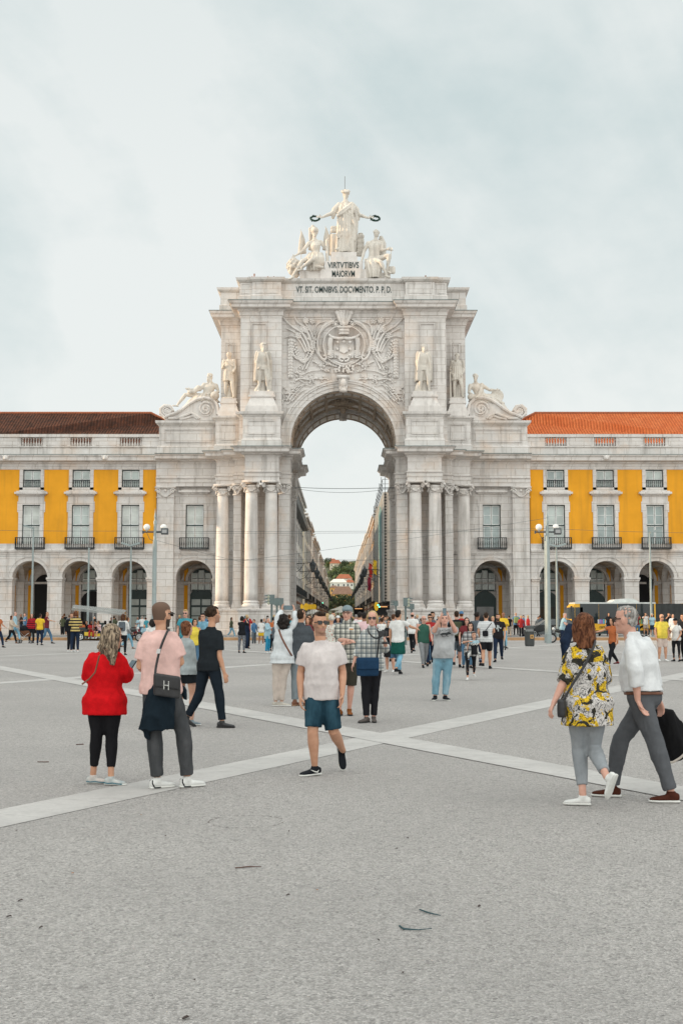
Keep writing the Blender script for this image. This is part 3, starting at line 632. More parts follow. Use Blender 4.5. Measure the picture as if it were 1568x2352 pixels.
for i in range(9): blob_(cw, 735 + 12.5 * i, 398, .08, .06, .45)
for i in range(7): blob_(cw, 740 + 15 * i, 355, .08, .12, .42)
blob_(cw, 785, 285, .16, .2, .4)
for k, (a, ln) in enumerate(((-38, 200), (-19, 195), (0, 178), (19, 195), (38, 200))):
    ex = 785 + math.sin(R(a)) * ln * .62; ey = 300 - math.cos(R(a)) * ln * .92
    stroke(cw, [(785 + a * .5, 300), ((785 + ex) / 2 + a * .4, (300 + ey) / 2), (ex, ey)], .1, .14, .3); blob_(cw, ex, ey, .19, .2, .35)
for s in (-1, 1):
    blob_(cw, 785 + s * 95, 285, .14, .14, .15)
    for j in range(9): blob_(cw, 785 + s * 95 + 30 * math.cos(j * .7), 285 + 30 * math.sin(j * .7), .06, .06, .1)
A(cw, 'crown', STONE2, True)
# ================================================================== yellow arcaded wings
BAYS = [19.03 + 4.43 * i for i in range(5)]; XIN, XOUT = 16.72, 39.0
def wing(sx):
    side = 'left' if sx < 0 else 'right'
    W = empty('arcade_building', (sx * 28, 110.6, 0.15),
              'yellow arcaded wing with %s tiled roof %s of the arch' % (('dark weathered', 'left') if sx < 0 else ('bright orange', 'right')), 'building', 'yellow wings flanking the arch')
    B = lambda mb, name, mats=STONE, smooth=False: mb.build(name, mats, W, smooth)
    def X(a, b): return sorted((a * sx, b * sx))
    yf = 110.6
    w = MB()
    edges = [XIN] + [(a + b) / 2 for a, b in zip(BAYS, BAYS[1:])] + [XOUT]
    for i, c in enumerate(BAYS):
        a, b = X(edges[i], edges[i + 1]); wall_arch(w, a, b, .15, 7.2, c * sx, 1.57, 5.06, yf, 111.7)
    B(w, 'arcade_wall')
    for i, c in enumerate(BAYS):
        c *= sx; t = MB(); t.arcband(c, 5.06, 1.58, 1.9, yf - .06, yf + .02, n=26); t.arcband(c, 5.06, 1.9, 2.0, yf - .12, yf + .02, n=26); B(t, 'archivolt')
    for e0, e1 in zip([BAYS[0] - 4.43] + BAYS, BAYS + [XOUT + 1.6]):
        a, b = e0 + 1.57, e1 - 1.57
        a = max(a, XIN + .05); b = min(b, XOUT - .05)
        if b - a < .1: continue
        p, q = X(a, b); t = MB()
        t.box(p - .1, q + .1, yf - .16, 111.75, 4.98, 5.16); t.box(p - .04, q + .04, yf - .1, 111.72, 4.82, 4.97); t.box(p - .06, q + .06, yf - .08, 111.72, .16, .5); B(t, 'impost')
    a, b = X(XIN, XOUT)
    s = MB(); s.sweep([(a, yf), (b, yf)], [(-.05, 7.2), (.06, 7.2), (.1, 7.36), (.2, 7.42), (.22, 7.6), (.14, 7.7), (-.05, 7.75)]); B(s, 'string_course')
    # upper wall: stone strip, yellow field, window bays
    w = MB()
    xs = []
    for c in BAYS: xs.append((c - .82, c + .82))
    def seg(m, z0, z1, cut, y0=yf, y1=111.2):
        cur = XIN
        if cut:
            for p, q in xs: m.box(*X(cur, p), y0, y1, z0, z1); cur = q
        m.box(*X(cur, XOUT), y0, y1, z0, z1)
    seg(w, 7.2, 8.17, False, yf + .003, 111.2)
    B(w, 'lower_course')
    y = MB(); seg(y, 8.17, 11.7, True); seg(y, 11.7, 13.2, False); seg(y, 13.2, 14.83, True); B(y, 'yellow_wall', YEL)
    w = MB(); seg(w, 14.83, 16.1, False, yf - .05, 111.2); B(w, 'frieze')
    c_ = MB(); c_.sweep([(a, yf), (b, yf)], [(0, 15.05), (.1, 15.1), (.14, 15.3), (.3, 15.4), (.34, 15.5), (.72, 15.58), (.75, 15.86), (.88, 15.98), (.9, 16.08), (0, 16.12)]); B(c_, 'cornice')
    c_ = MB(); c_.sweep([(a, yf), (b, yf)], [(.05, 16.11), (.93, 16.07), (.93, 16.11), (.05, 16.18)]); B(c_, 'lead_flashing', LEAD)
    for i, c in enumerate(BAYS):
        if i % 2 == (1 if sx > 0 else 0):
            lh = MB(); x = (c + (2.2 if sx < 0 else 0)) * sx; lh.ell((x, yf - .82, 15.8), (.3, .2, .28), 10, 6); lh.ell((x - .25, yf - .85, 15.95), (.1, .1, .1), 6, 4); lh.ell((x + .25, yf - .85, 15.95), (.1, .1, .1), 6, 4); lh.ell((x, yf - 1.0, 15.7), (.14, .12, .12), 6, 4)
            lh.box(x - .5, x + .5, yf - .8, yf - .6, 15.55, 15.68); B(lh, 'waterspout', STONE2, True)
    # surrounds
    for c in BAYS:
        x = c * sx; t = MB()
        for s_ in (-1, 1):
            t.box(*sorted((x + s_ * .8, x + s_ * 1.13)), yf - .07, yf + .2, 8.17, 11.95); t.box(*sorted((x + s_ * 1.13, x + s_ * 1.24)), yf - .06, yf + .2, 11.0, 11.95)
            t.box(*sorted((x + s_ * .8, x + s_ * 1.1)), yf - .06, yf + .2, 13.0, 14.83)
        t.box(x - .8, x + .8, yf - .07, yf + .1, 11.66, 11.95); t.box(x - 1.15, x + 1.15, yf - .06, yf + .1, 11.95, 12.5)
        t.box(x - 1.3, x + 1.3, yf - .2, yf + .1, 12.5, 12.62); t.box(x - 1.46, x + 1.46, yf - .38, yf + .1, 12.62, 12.8); t.box(x - 1.3, x + 1.3, yf - .28, yf + .1, 12.8, 12.9); t.box(x - 1.1, x + 1.1, yf - .06, yf + .1, 12.9, 13.22)
        B(t, 'window_surround')
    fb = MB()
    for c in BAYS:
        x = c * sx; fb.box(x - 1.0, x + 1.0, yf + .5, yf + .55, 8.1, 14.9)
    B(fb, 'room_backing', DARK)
    for c in BAYS:
        x = c * sx
        tall_window(W, x, 1.62, 7.76, 11.66, yf)
        balcony(W, x, 2.6, 7.75, .95, yf)
        tall_window(W, x, 1.62, 13.22, 14.81, yf, rows=1)
        bl = MB(); 
        for i in range(9): bl.lathe(x - .72 + .18 * i, yf + .08, [(.018, 0), (.035, .12), (.018, .25), (.035, .45), (.018, .6)], 5, z0=13.26)
        bl.box(x - .8, x + .8, yf + .05, yf + .1, 13.22, 13.29); bl.box(x - .8, x + .8, yf + .05, yf + .1, 13.84, 13.92); bl.build('railing', IRON, W)
    # balustrade
    p = MB(); cur = XIN - .3
    for c in BAYS:
        p.box(*X(cur, c - .98), 110.25, 110.75, 16.15, 17.8); p.box(*X(c - .98, c + .98), 110.3, 110.7, 16.15, 16.92); cur = c + .98
    p.box(*X(cur, XOUT), 110.25, 110.75, 16.15, 17.8)
    p.box(*X(XIN - .3, XOUT), 110.12, 110.88, 17.72, 17.99); p.box(*X(XIN - .3, XOUT), 110.16, 110.84, 16.82, 16.9)
    for c in BAYS: p.box(*X(c + 1.25, c + 3.18), 110.2, 110.3, 17.0, 17.65)
    B(p, 'parapet')
    for c in BAYS:
        for i in range(8): bl = MB(); bl.lathe(sx * (c - .86 + .245 * i), 110.5, [(.085, 0), (.04, .08), (.085, .28), (.04, .42), (.05, .5), (.04, .6), (.08, .68), (.08, .8)], 8, z0=16.92); B(bl, 'baluster', STONE2, True)
    # roof
    r = MB(); e0, e1 = 111.6, 125.0; ym = 118.2; zr = 21.2; ze = 17.2
    ix = XIN - .0; 
    v = [(sx * ix, e0, ze), (sx * XOUT, e0, ze), (sx * XOUT, ym, zr), (sx * (XIN + 1.7), ym, zr), (sx * ix, e1, ze), (sx * XOUT, e1, ze), (sx * ix, ym, 20.3)]
    r.add(v, [(0, 1, 2, 3, 6), (6, 3, 4), (3, 2, 5, 4)]); B(r, 'roof', ROOF_OLD if sx < 0 else ROOF_NEW)
    rg = MB(); n = 90
    for i in range(n):
        xa = XIN + 1.7 + (XOUT - XIN - 1.7) * i / n; xb = XIN + 1.7 + (XOUT - XIN - 1.7) * (i + 1.1) / n
        rg.tube([(sx * xa, ym, zr + .02), (sx * xb, ym, zr + .05)], [.13, .11], 6)
    for i in range(8):
        t0, t1 = i / 8, (i + 1.15) / 8; a_ = Vector((sx * (XIN + 1.7), ym, zr)); b_ = Vector((sx * XIN, ym - .2, 20.35)); rg.tube([a_.lerp(b_, t0), a_.lerp(b_, t1)], [.13, .1], 6)
    B(rg, 'ridge_tiles', plain('ridge_terracotta', (.34, .11, .05), .8))
    # arcade interior
    it = MB(); it.box(*X(XIN - 5.4, XOUT), 116.6, 117.4, .15, 7.2); it.box(*X(XIN - 5.4, XOUT), 111.7, 116.6, 6.75, 7.2); B(it, 'inner_wall')
    yl = MB(); pl = MB()
    for c in [BAYS[0] - 5.75] + BAYS:
        x = c * sx
        for s_ in (-1, 1):
            yl = MB(); yl.box(*sorted((x + s_ * 1.25, x + s_ * 1.62)), 116.52, 116.63, .3, 4.6); yl.box(*sorted((x + s_ * 1.25, x + s_ * 1.62)), 116.52, 116.63, 5.0, 6.3); B(yl, 'inner_yellow_panel', YEL)
            pl.box(*sorted((x + s_ * 1.05, x + s_ * 1.25)), 116.35, 116.63, .15, 5.0)
        pl.box(x - 2.2, x + 2.2, 116.3, 116.62, 4.72, 4.92)
        pl.arcband(x, 5.0, 1.25, 1.5, 116.4, 116.63, n=18)
    for e in [BAYS[0] - 2.9] + [k + 2.215 for k in BAYS]:
        pl.box(*X(e - .3, e + .3), 116.1, 116.62, .15, 4.9)
        # transverse rib from facade pier to the back wall
        n = 14; pa = [(111.7 + 2.45 * (1 - math.cos(math.pi * i / n)), 4.98 + 1.75 * math.sin(math.pi * i / n)) for i in range(n + 1)]
        pl.prism([(111.7, 6.8)] + pa + [(116.6, 6.8)], *X(e - .3, e + .3), axis='x')
    B(pl, 'inner_pilaster')
    for k, c in enumerate([BAYS[0] - 5.75] + BAYS):      # groin vault surfaces
        n = 10; vt = MB()
        for i in range(n):
            for j in range(n):
                q = []
                for di, dj in ((0, 0), (1, 0), (1, 1), (0, 1)):
                    u_ = -1 + 2 * (i + di) / n; v_ = -1 + 2 * (j + dj) / n
                    z = max(math.sqrt(max(0, 1 - u_ * u_)), math.sqrt(max(0, 1 - v_ * v_))) if False else min(1, max(math.sqrt(max(0, 1 - u_ ** 2)), math.sqrt(max(0, 1 - v_ ** 2))))
                    q.append((sx * c + u_ * 1.95, 114.15 + v_ * 2.45, 4.98 + 1.7 * z))
                vt.add(q, [(0, 1, 2, 3)])
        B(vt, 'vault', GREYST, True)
    for k, c in enumerate([BAYS[0] - 5.75] + BAYS):
        x = c * sx; tall = (sx < 0 and k in (3,)) or (sx > 0 and k in (3,))
        big = (sx < 0 and k in (0, 1)) 
        if tall:
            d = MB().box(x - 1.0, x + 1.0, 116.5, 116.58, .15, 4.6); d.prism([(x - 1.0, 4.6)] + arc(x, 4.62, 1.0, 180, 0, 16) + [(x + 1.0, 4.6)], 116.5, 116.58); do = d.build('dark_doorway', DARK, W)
        else:
            top = 3.55 if big else 3.2
            d = MB(); d.box(x - 1.02, x + 1.02, 116.48, 116.58, .15, top); a_ = arc(x, top - .35, 1.1, 160, 20, 10)
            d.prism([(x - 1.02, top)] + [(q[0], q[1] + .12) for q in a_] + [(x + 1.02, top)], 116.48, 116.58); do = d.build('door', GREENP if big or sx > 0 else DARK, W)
            if big:
                gl = MB()
                for s_ in (-1, 1):
                    for z0, z1 in ((.7, 1.7), (1.8, 2.55), (2.75, 3.3)): gl.box(*sorted((x + s_ * .08, x + s_ * .88)), 116.44, 116.47, z0, z1)
                gl.build('pane', BLIND, do)
            else:
                gl = MB(); gl.box(x - .8, x + .8, 116.44, 116.475, 1.2, 2.6); gl.build('pane', DGLASS, do)
        # fanlight window above
        if not tall:
            f = MB(); f.box(x - .98, x + .98, 116.44, 116.56, 4.1 - .05, 5.55); a_ = arc(x, 5.1, 1.06, 155, 25, 12); f.prism([(x - .98, 5.55)] + [(q[0], q[1]) for q in a_] + [(x + .98, 5.55)], 116.44, 116.56)
            fo_ = f.build('fanlight', GREENP, W)
            gl = MB(); fr = MB()
            for s_ in (-1, 0, 1):
                xa, xb = x + s_ * .6 - .26, x + s_ * .6 + .26
                gl.box(xa, xb, 116.40, 116.43, 4.2, 5.1); gl.box(xa, xb, 116.40, 116.43, 5.25, 5.75 if s_ else 6.0)
                fr.box(xa - .07, xa, 116.38, 116.44, 4.12, 5.8); fr.box(xb, xb + .07, 116.38, 116.44, 4.12, 5.8)
            fr.box(x - .9, x + .9, 116.37, 116.44, 5.1, 5.2); gl.build('pane', BLIND, fo_); fr.build('frame', WHITEP, fo_)
        lm = MB()
    # lantern hanging in one arch
    if sx > 0:
        lx, ly = (28.0), 113.4
        ln = MB(); ln.tube([(lx, ly, 6.7), (lx, ly, 5.6)], .03, 5); ln.lathe(lx, ly, [(.05, 0), (.18, .1), (.28, .5), (.34, 1.0), (.3, 1.1), (.36, 1.2), (.2, 1.35), (.1, 1.5), (.12, 1.7), (.03, 1.9)], 8, z0=3.8)
        o = ln.build('hanging_lantern', IRON, None, loc=(lx, ly, 3.8)); tag(o, 'black iron lantern hanging inside the arcade arch above the bus', 'lantern')
    # body behind
    bb = MB(); bb.box(*X(XIN, XOUT), 117.4, 125, .15, 17.2); bb.box(*X(XIN, XOUT), 111.2, 117.4, 7.2, 7.6); bb.box(*X(XIN, XOUT), 111.4, 111.6, 15.0, 17.3); B(bb, 'rear_wall')
    return W
WL = wing(-1); WR = wing(1)

# west wing of the square: shades the plaza from the low sun (outside the frame, left)
ww = empty('arcade_building', (-78, 40, 0), 'long yellow wing closing the left side of the square', 'building', 'yellow wings flanking the arch')
m = MB(); m.box(-90, -78, -70, 104, 0, 7.2); m.build('ground_storey', STONE, ww); m = MB(); m.box(-90, -78.02, -70, 104, 7.2, 15); m.build('upper_wall', YEL, ww)
m = MB(); m.box(-90.3, -77.4, -70.3, 104.3, 15, 17.6); m.build('cornice', STONE, ww); m = MB(); m.prism([(-90, 17.6), (-78, 17.6), (-84, 21.5)], -70, 104); m.build('roof', ROOF_OLD, ww)
for i in range(38):
    y = -66 + 4.43 * i
    for z0, z1, w_, n_ in ((7.8, 11.6, .8, 'window'), (13.2, 14.8, .8, 'window'), (.1, 6, 1.5, 'arch_opening')): MB().box(-78.1, -77.97, y - w_, y + w_, z0, z1).build(n_, DGLASS, ww)

# ================================================================== street behind the arch
SGL = glass('street_glass', (.17, .18, .18))
def street_stucco(name, col): return stucco(name, col)  # ordinary stucco in the facade's own colour
SM = [street_stucco('street_wall_%s' % n, c) for n, c in (('cream', (.74, .65, .50)), ('grey', (.66, .63, .58)), ('beige', (.74, .58, .40)), ('pale', (.76, .72, .65)), ('ochre', (.76, .42, .15)), ('white', (.80, .77, .70)))]
def street_building(sgn, x, y0, y1, h, mat_, roofm, floors, label, wins=True, pitch=2.6, depth=14):
    b = empty('street_building', (sgn * (x + depth / 2), (y0 + y1) / 2, .1), label, 'building', 'tall buildings lining the street behind the arch')
    X = lambda a, c: sorted((sgn * a, sgn * c))
    MB().box(*X(x, x + depth), y0, y1, .1, h).build('wall', mat_, b)
    c = MB(); c.box(*X(x - .7, x + depth), y0, y1, h, h + .35); c.box(*X(x - .35, x + depth), y0 - .1, y1 + .05, h - .5, h - .002); c.build('cornice', STONE, b)
    r = MB(); r.prism([(sgn * (x - .6), h + .35), (sgn * (x + depth), h + .35), (sgn * (x + depth * .6), h + 3.2)], y0, y1); r.build('roof', roofm, b)
    fh = (h - 4.6) / floors; n = max(1, int((y1 - y0) / pitch))
    big = floors * n <= 100
    pil = MB()
    for k in range(int((y1 - y0) / 9) + 1):
        yy = min(y1 - .3, y0 + 9 * k + .3); pil.box(*X(x - .12, x + .01), yy - .35, yy + .35, .1, h - .5)
    pil.build('pilaster', STONE, b)
    allw = MB()
    for f in range(floors):
        z = 4.8 + f * fh
        for i in range(n):
            yy = y0 + (y1 - y0) * (i + .5) / n
            m_ = MB() if big else allw
            m_.box(*X(x - .06, x + .01), yy - .55, yy + .55, z, z + fh * .66, 0); m_.box(*X(x - .09, x - .06), yy - .07, yy + .07, z, z + fh * .66, 1)
            if big: m_.box(*X(x - .14, x + .01), yy - .75, yy + .75, z + fh * .66, z + fh * .66 + .2, 1); m_.build('window', [SGL, STONE], b)
    if not big: allw.build('windows', [SGL, STONE], b)['kind'] = 'stuff'
    bal = MB(); z = 4.7; bal.box(*X(x - .8, x), y0 + 1, y1 - 1, z - .15, z)
    k = int((y1 - y0) / .5)
    bal.box(*X(x - .8, x - .76), y0 + 1, y1 - 1, z + .9, z + .96)
    for i in range(min(k, 110)):
        yy = y0 + 1 + (y1 - y0 - 2) * i / min(k, 110); bal.box(*X(x - .8, x - .77), yy, yy + .06, z, z + .9)
    if floors > 2 and y0 < 155:
        z = 4.7 + fh * (floors - 1); bal.box(*X(x - .9, x), y0 + 1, y1 - 1, z - .2, z); bal.box(*X(x - .9, x - .86), y0 + 1, y1 - 1, z + .9, z + .98); bal.box(*X(x - .88, x - .86), y0 + 1, y1 - 1, z, z + .9)
    bal.build('balcony', IRON, b)
    sh = MB(); sh.box(*X(x - .05, x + .01), y0 + .6, y1 - .6, .3, 3.6); sh.build('shop_front', DGLASS, b)
    aw = MB(); aw.prism([(sgn * x, 4.0), (sgn * x, 3.6), (sgn * (x - 1.6), 3.0), (sgn * (x - 1.6), 3.15)], y0 + 2, y0 + (y1 - y0) * .45); aw.build('awning', plain('awning_brown', (.16, .07, .04), .8), b)
    if roofm is ROOF_OLD:
        d = MB()
        for i in range(int((y1 - y0) / 9)): yy = y0 + 5 + 9 * i; d.box(*X(x + .3, x + 2), yy - .8, yy + .8, h + .3, h + 2.2); d.box(*X(x + .1, x + 2.3), yy - 1, yy + 1, h + 2.2, h + 2.4)
        d.build('dormer', SM[3], b)
    return b
lab = 'in the left row seen through the arch'
for i, (y0, y1, h, m_, fl) in enumerate(((150, 203, 19.4, 1, 4), (211, 236, 18.6, 0, 4), (236, 262, 19.4, 3, 4), (270, 300, 18.8, 5, 4), (300, 335, 19.6, 0, 4), (343, 380, 18.8, 3, 4), (380, 420, 19.4, 2, 4), (428, 500, 18.2, 0, 3), (508, 600, 17.5, 5, 3))):
    street_building(-1, 6.5, y0, y1, h, SM[m_], ROOF_OLD, fl, ('nearest grey stone building', 'second cream building', 'third pale building', 'fourth white building', 'fifth cream building', 'sixth pale building', 'seventh beige building', 'eighth cream building', 'ninth white building')[i] + ' ' + lab)
lab = 'in the right row seen through the arch'
for i, (y0, y1, h, m_, fl) in enumerate(((243, 300, 21.3, 4, 4), (308, 352, 22.2, 0, 4), (352, 400, 22.8, 2, 4), (408, 470, 23.6, 3, 4), (478, 600, 24.0, 0, 4))):
    street_building(1, 6.5, y0, y1, h, SM[m_], ROOF_OLD, fl, ('ochre building behind the scaffold netting', 'second cream building', 'third beige building', 'fourth pale building', 'farthest cream building')[i] + ' ' + lab)
# scaffold-clad building
sb = empty('scaffolded_building', (13, 210, .1), 'building wrapped in pale scaffold netting on the right of the street', 'building')
NET = plain('scaffold_net', (.50, .50, .48), .9, nz=.06, scale=.4); NET2 = plain('beige_hoarding', (.50, .43, .36), .9, nz=.08, scale=.5)
MB().box(6.1, 22, 186, 236, 4.0, 20.4).build('net_wrap', NET, sb)
MB().box(6.3, 22, 185.7, 186, 4.0, 20.4).build('hoarding', NET2, sb)
tl = MB(); pts = [(6.08, y, z) for y, z in ((192, 18), (199, 19.5), (203, 19.5), (209, 18), (204, 8), (199, 5.5), (194, 9))]
tl.add(pts, [tuple(range(7))]); tl.add([(p[0] - .02, p[1], p[2]) for p in pts], [tuple(range(7))]); tl.build('teal_print', plain('teal_net_print', (.25, .45, .46), .9), sb)
MB().box(6.5, 22, 186.5, 235.5, .1, 4.0).build('shop_front', DARK, sb)
pc = MB()
for i in range(11): pc.tube([(6.0, 186 + 5 * i, .1), (6.0, 186 + 5 * i, 22.5 + rnd.uniform(-.5, 1))], .05, 4)
for k in range(6): pc.tube([(6.4 + k * 1.4, 185.6, 4), (6.4 + k * 1.4, 185.6, 23)], .05, 4)
for z in (20.9, 21.6, 22.3): pc.tube([(6.0, 186, z), (6.0, 236, z)], .04, 4); pc.tube([(6.0, 185.6, z), (14, 185.6, z)], .04, 4)
pc.build('scaffold_poles', IRON, sb)
ld = MB()
for k in range(36): ld.box(6.25, 6.6, 185.3, 185.5, 3.8 + .46 * k, 3.8 + .46 * k + .22)
ld.build('cable_ladder', plain('dark_ladder', (.05, .045, .04), .8), sb)
# wall lanterns on brackets, both sides of the street
first = None
def lantern(x, y, z, sgn, label):
    o = empty('wall_lantern', (sgn * x, y, z), label, 'lantern', 'black lanterns on brackets along the street')
    b = MB(); b.tube([(sgn * x, y, z + 1.2), (sgn * (x - 2.6), y, z + 1.35)], .05, 5); b.tube([(sgn * x, y, z), (sgn * (x - .8), y, z + .3), (sgn * (x - 1.3), y, z + .9), (sgn * (x - 1.5), y, z + 1.25)], .04, 5)
    b.tube([(sgn * (x - .5 + .3 * math.cos(t * .6)), y, z + .8 + .3 * math.sin(t * .6)) for t in range(10)], .03, 4); b.build('bracket', IRON, o)
    l = MB(); lx = sgn * (x - 2.6); l.lathe(lx, y, [(.12, 0), (.2, .1), (.22, .12)], 6, z0=z + .1); l.lathe(lx, y, [(.46, 0), (.42, .12), (.2, .4), (.1, .5), (.12, .62), (.03, .8), (.02, 1.1)], 6, z0=z + 1.05)
    for k in range(6): a = k * math.pi / 3; l.tube([(lx + .21 * math.cos(a), y + .21 * math.sin(a), z + .2), (lx + .42 * math.cos(a), y + .42 * math.sin(a), z + 1.06)], .03, 4)
    l.build('lantern_cage', IRON, o)
    g_ = MB(); g_.lathe(lx, y, [(.18, 0), (.38, .82)], 6, z0=z + .22); g_.build('lantern_glass', DGLASS, o)
    return o
ordn = ['nearest', 'second', 'third', 'fourth', 'fifth', 'sixth', 'seventh', 'eighth', 'ninth', 'tenth']
for i in range(9):
    lantern(6.4, 158 + 26 * i + i * i * 1.5, 7.2, -1, ordn[i] + ' black wall lantern on the left side of the street')
for i in range(9):
    lantern(6.0 if i < 2 else 6.4, 190 + 24 * i + i * i * 1.5, 7.6 + .1 * i, 1, ordn[i] + ' black wall lantern on the right side of the street')
# flags on the right of the street
for (yy, fx, fz, col, nm) in ((219, -.55, .3, (.55, .04, .03), 'red'), (212, .05, .6, (.7, .46, .03), 'yellow'), (226, -.6, -1.9, (.30, .02, .05), 'dark red')):
    o = MB(); o.tube([(6.1, yy, 9.6), (4.9, yy, 11.0)], .04, 5, 1)
    n = 8; vv = []; ff = []
    for i in range(n + 1):
        for j in range(3): vv.append((5.2 + fx + .06 * math.sin(i * 1.3 + j) + .32 * j, yy + .12 * math.sin(i + j), 10.9 + fz - .2 * j - .3 * i))
    for i in range(n):
        for j in range(2): ff.append((i * 3 + j, i * 3 + j + 1, i * 3 + j + 4, i * 3 + j + 3))
    o.add(vv, ff); tag(o.build('flag', [plain('flag_' + nm.replace(' ', '_'), col, .8), IRON], None, loc=(6.1, yy, 9.6)), nm + ' flag hanging from the right-hand facades of the street', 'flag', None)
# hill
hl = MB(); NX, NY = 24, 22
def hz_(x, y):
    t = min(1, max(0, (y - 680) / 620)); return .05 + 58 * (t ** .9) * (1 - .00000 * x * x) + 3 * math.sin(x * .05 + y * .01) * t + (x * .02) * t
for j in range(NY + 1):
    for i in range(NX + 1):
        x = -260 + 520 * i / NX; y = 660 + 900 * j / NY; hl.v.append((x, y, hz_(x, y)))
for j in range(NY):
    for i in range(NX): a = j * (NX + 1) + i; hl.f.append((a, a + 1, a + NX + 2, a + NX + 1)); hl.m.append(0)
structure(hl.build('hill', plain('hill_scrub', (.06, .075, .035), .95, nz=.35, scale=.1), smooth=True))
TERR = tiles('hill_roof_tiles', (.36, .12, .06), (.5, .2, .12), (.42, .16, .1)); BRN = tiles('brown_roof_tiles', (.24, .15, .11), (.32, .21, .16), (.2, .13, .1))
def house(px0, px1, pyb, pye, pyr, Y, wm, rm, label, dep=14):
    a = at(px0, pye, Y); b_ = at(px1, pye, Y); zb = at(px0, pyb, Y).z; zr = at(px0, pyr, Y + dep / 2).z; x0, x1, ze = a.x, b_.x, a.z
    zb = min(zb, hz_((x0 + x1) / 2, Y) - 1)
    o = empty('hill_house', ((x0 + x1) / 2, Y + dep / 2, zb), label, 'house', 'houses on the hillside beyond the street')
    MB().box(x0, x1, Y, Y + dep, zb, ze).build('wall', wm, o)
    r = MB(); w = (x1 - x0) * .3; cx_ = (x0 + x1) / 2
    r.add([(x0 - .5, Y - .5, ze), (x1 + .5, Y - .5, ze), (x1 + .5, Y + dep + .5, ze), (x0 - .5, Y + dep + .5, ze), (cx_ - w, Y + dep / 2, zr), (cx_ + w, Y + dep / 2, zr)], [(0, 1, 5, 4), (1, 2, 5), (2, 3, 4, 5), (3, 0, 4), (0, 3, 2, 1)]); r.build('roof', rm, o)
    n = max(2, int((x1 - x0) / 3))
    wi = MB()
    for z in np.arange(ze - 2.6, max(zb, ze - 9), -3.2):
        for i in range(n): x = x0 + (x1 - x0) * (i + .5) / n; wi.box(x - .5, x + .5, Y - .05, Y + .02, z, z + 1.5)
    wi.build('window', DGLASS, o)
house(757, 783, 1308, 1294, 1286, 1180, SM[0], TERR, 'cream house with red roof at the top of the hill')
house(757, 771, 1296, 1288, 1283, 1230, SM[0], TERR, 'small red roof topmost on the hill')
house(800, 812, 1305, 1298, 1292, 1200, SM[2], TERR, 'red roofed house half hidden by trees on the hill')
house(758, 796, 1354, 1338, 1330, 860, SM[5], SM[3], 'long white house with pale roof below the hill trees')
house(772, 808, 1340, 1329, 1319, 930, SM[5], TERR, 'white house with broad red roof below the hill trees')
house(794, 812, 1352, 1338, 1331, 880, SM[5], TERR, 'narrow white house with a red roof on the right')
house(758, 775, 1362, 1350, 1345, 790, SM[4], BRN, 'low orange walled house beside the brown roofs')
house(762, 812, 1371, 1365, 1347, 735, SM[4], BRN, 'large hipped brown roof at the end of the street')
def leafmat(name, c1, c2):
    m, t, b = newmat(name); oi = t.nodes.new('ShaderNodeNewGeometry')
    c = mix(t, ramp(t, noise_(t, pos(t), .35, 3), .35, .65), c1, c2); c = mix(t, math_(t, 'MULTIPLY', oi.outputs['Random Per Island'], .5), c, tuple(x * 1.5 for x in c2))
    t.links.new(c, b.inputs['Base Color']); b.inputs['Roughness'].default_value = .7; b.inputs['Specular IOR Level'].default_value = .2; MATS[name] = m; return m
LEAF = leafmat('hill_foliage', (.05, .075, .03), (.11, .14, .055)); LEAFD = leafmat('dark_foliage', (.02, .032, .016), (.045, .06, .025)); BARK = plain('bark', (.08, .06, .045), .9)
def tree(loc, h, r, label, lm, rnd_, narrow=False, group='trees on the hillside beyond the street'):
    o = empty('tree', loc, label, 'tree', group); x, y, z = loc
    t = MB(); t.tube([(x, y, z - 1), (x + .1, y, z + h * .35), (x, y, z + h * .7)], [r * .09 + .12, r * .07 + .08, .06], 6)
    for k in range(5): a = rnd_.uniform(0, 6.28); t.tube([(x, y, z + h * .35), (x + math.cos(a) * r * .35, y + math.sin(a) * r * .35, z + h * .55), (x + math.cos(a) * r * .65, y + math.sin(a) * r * .65, z + h * .68)], [.12, .08, .04], 4)
    t.build('trunk', BARK, o)
    c = MB(); clumps = []
    for k in range(11): a = rnd_.uniform(0, 6.28); q = rnd_.random() ** .5 * r * .72; hh = rnd_.uniform(.42, .9); clumps.append((x + math.cos(a) * q * (1.2 - hh * .5), y + math.sin(a) * q * (1.2 - hh * .5), z + h * hh, r * rnd_.uniform(.28, .45)))
    clumps.append((x, y, z + h * .88, r * .35))
    for cx_, cy_, cz_, cr in clumps:
        for k in range(34):
            d = Vector((rnd_.gauss(0, 1), rnd_.gauss(0, 1), rnd_.gauss(0, 1))).normalized() * cr * rnd_.uniform(.6, 1.08); s = r * rnd_.uniform(.05, .1) + .12
            n_ = (d.normalized() + Vector((rnd_.uniform(-.6, .6), rnd_.uniform(-.6, .6), rnd_.uniform(-.3, .6)))).normalized(); a_ = n_.orthogonal().normalized() * s; b_ = n_.cross(a_)
            p = Vector((cx_, cy_, cz_)) + d; c.add([p + a_, p + b_, p - a_ * 1.1, p - b_ * .8], [(0, 1, 2, 3)])
    c.build('crown', lm, o)
rt = random.Random(3)
tl_ = [(766, 1318, 1050, 14, 7, 0), (775, 1312, 1100, 13, 8, 0), (786, 1306, 1130, 15, 8, 1), (796, 1310, 1110, 14, 8, 0), (806, 1306, 1120, 18, 7, 0), (812, 1300, 1140, 20, 6, 0), (770, 1326, 1000, 10, 7, 1), (782, 1328, 990, 11, 8, 0), (794, 1326, 1000, 12, 8, 1), (805, 1325, 990, 13, 7, 0), (812, 1318, 1010, 15, 6, 1), (751, 1292, 1230, 12, 7, 1), (756, 1296, 1190, 8, 5, 0), (790, 1296, 1180, 17, 7, 1)]
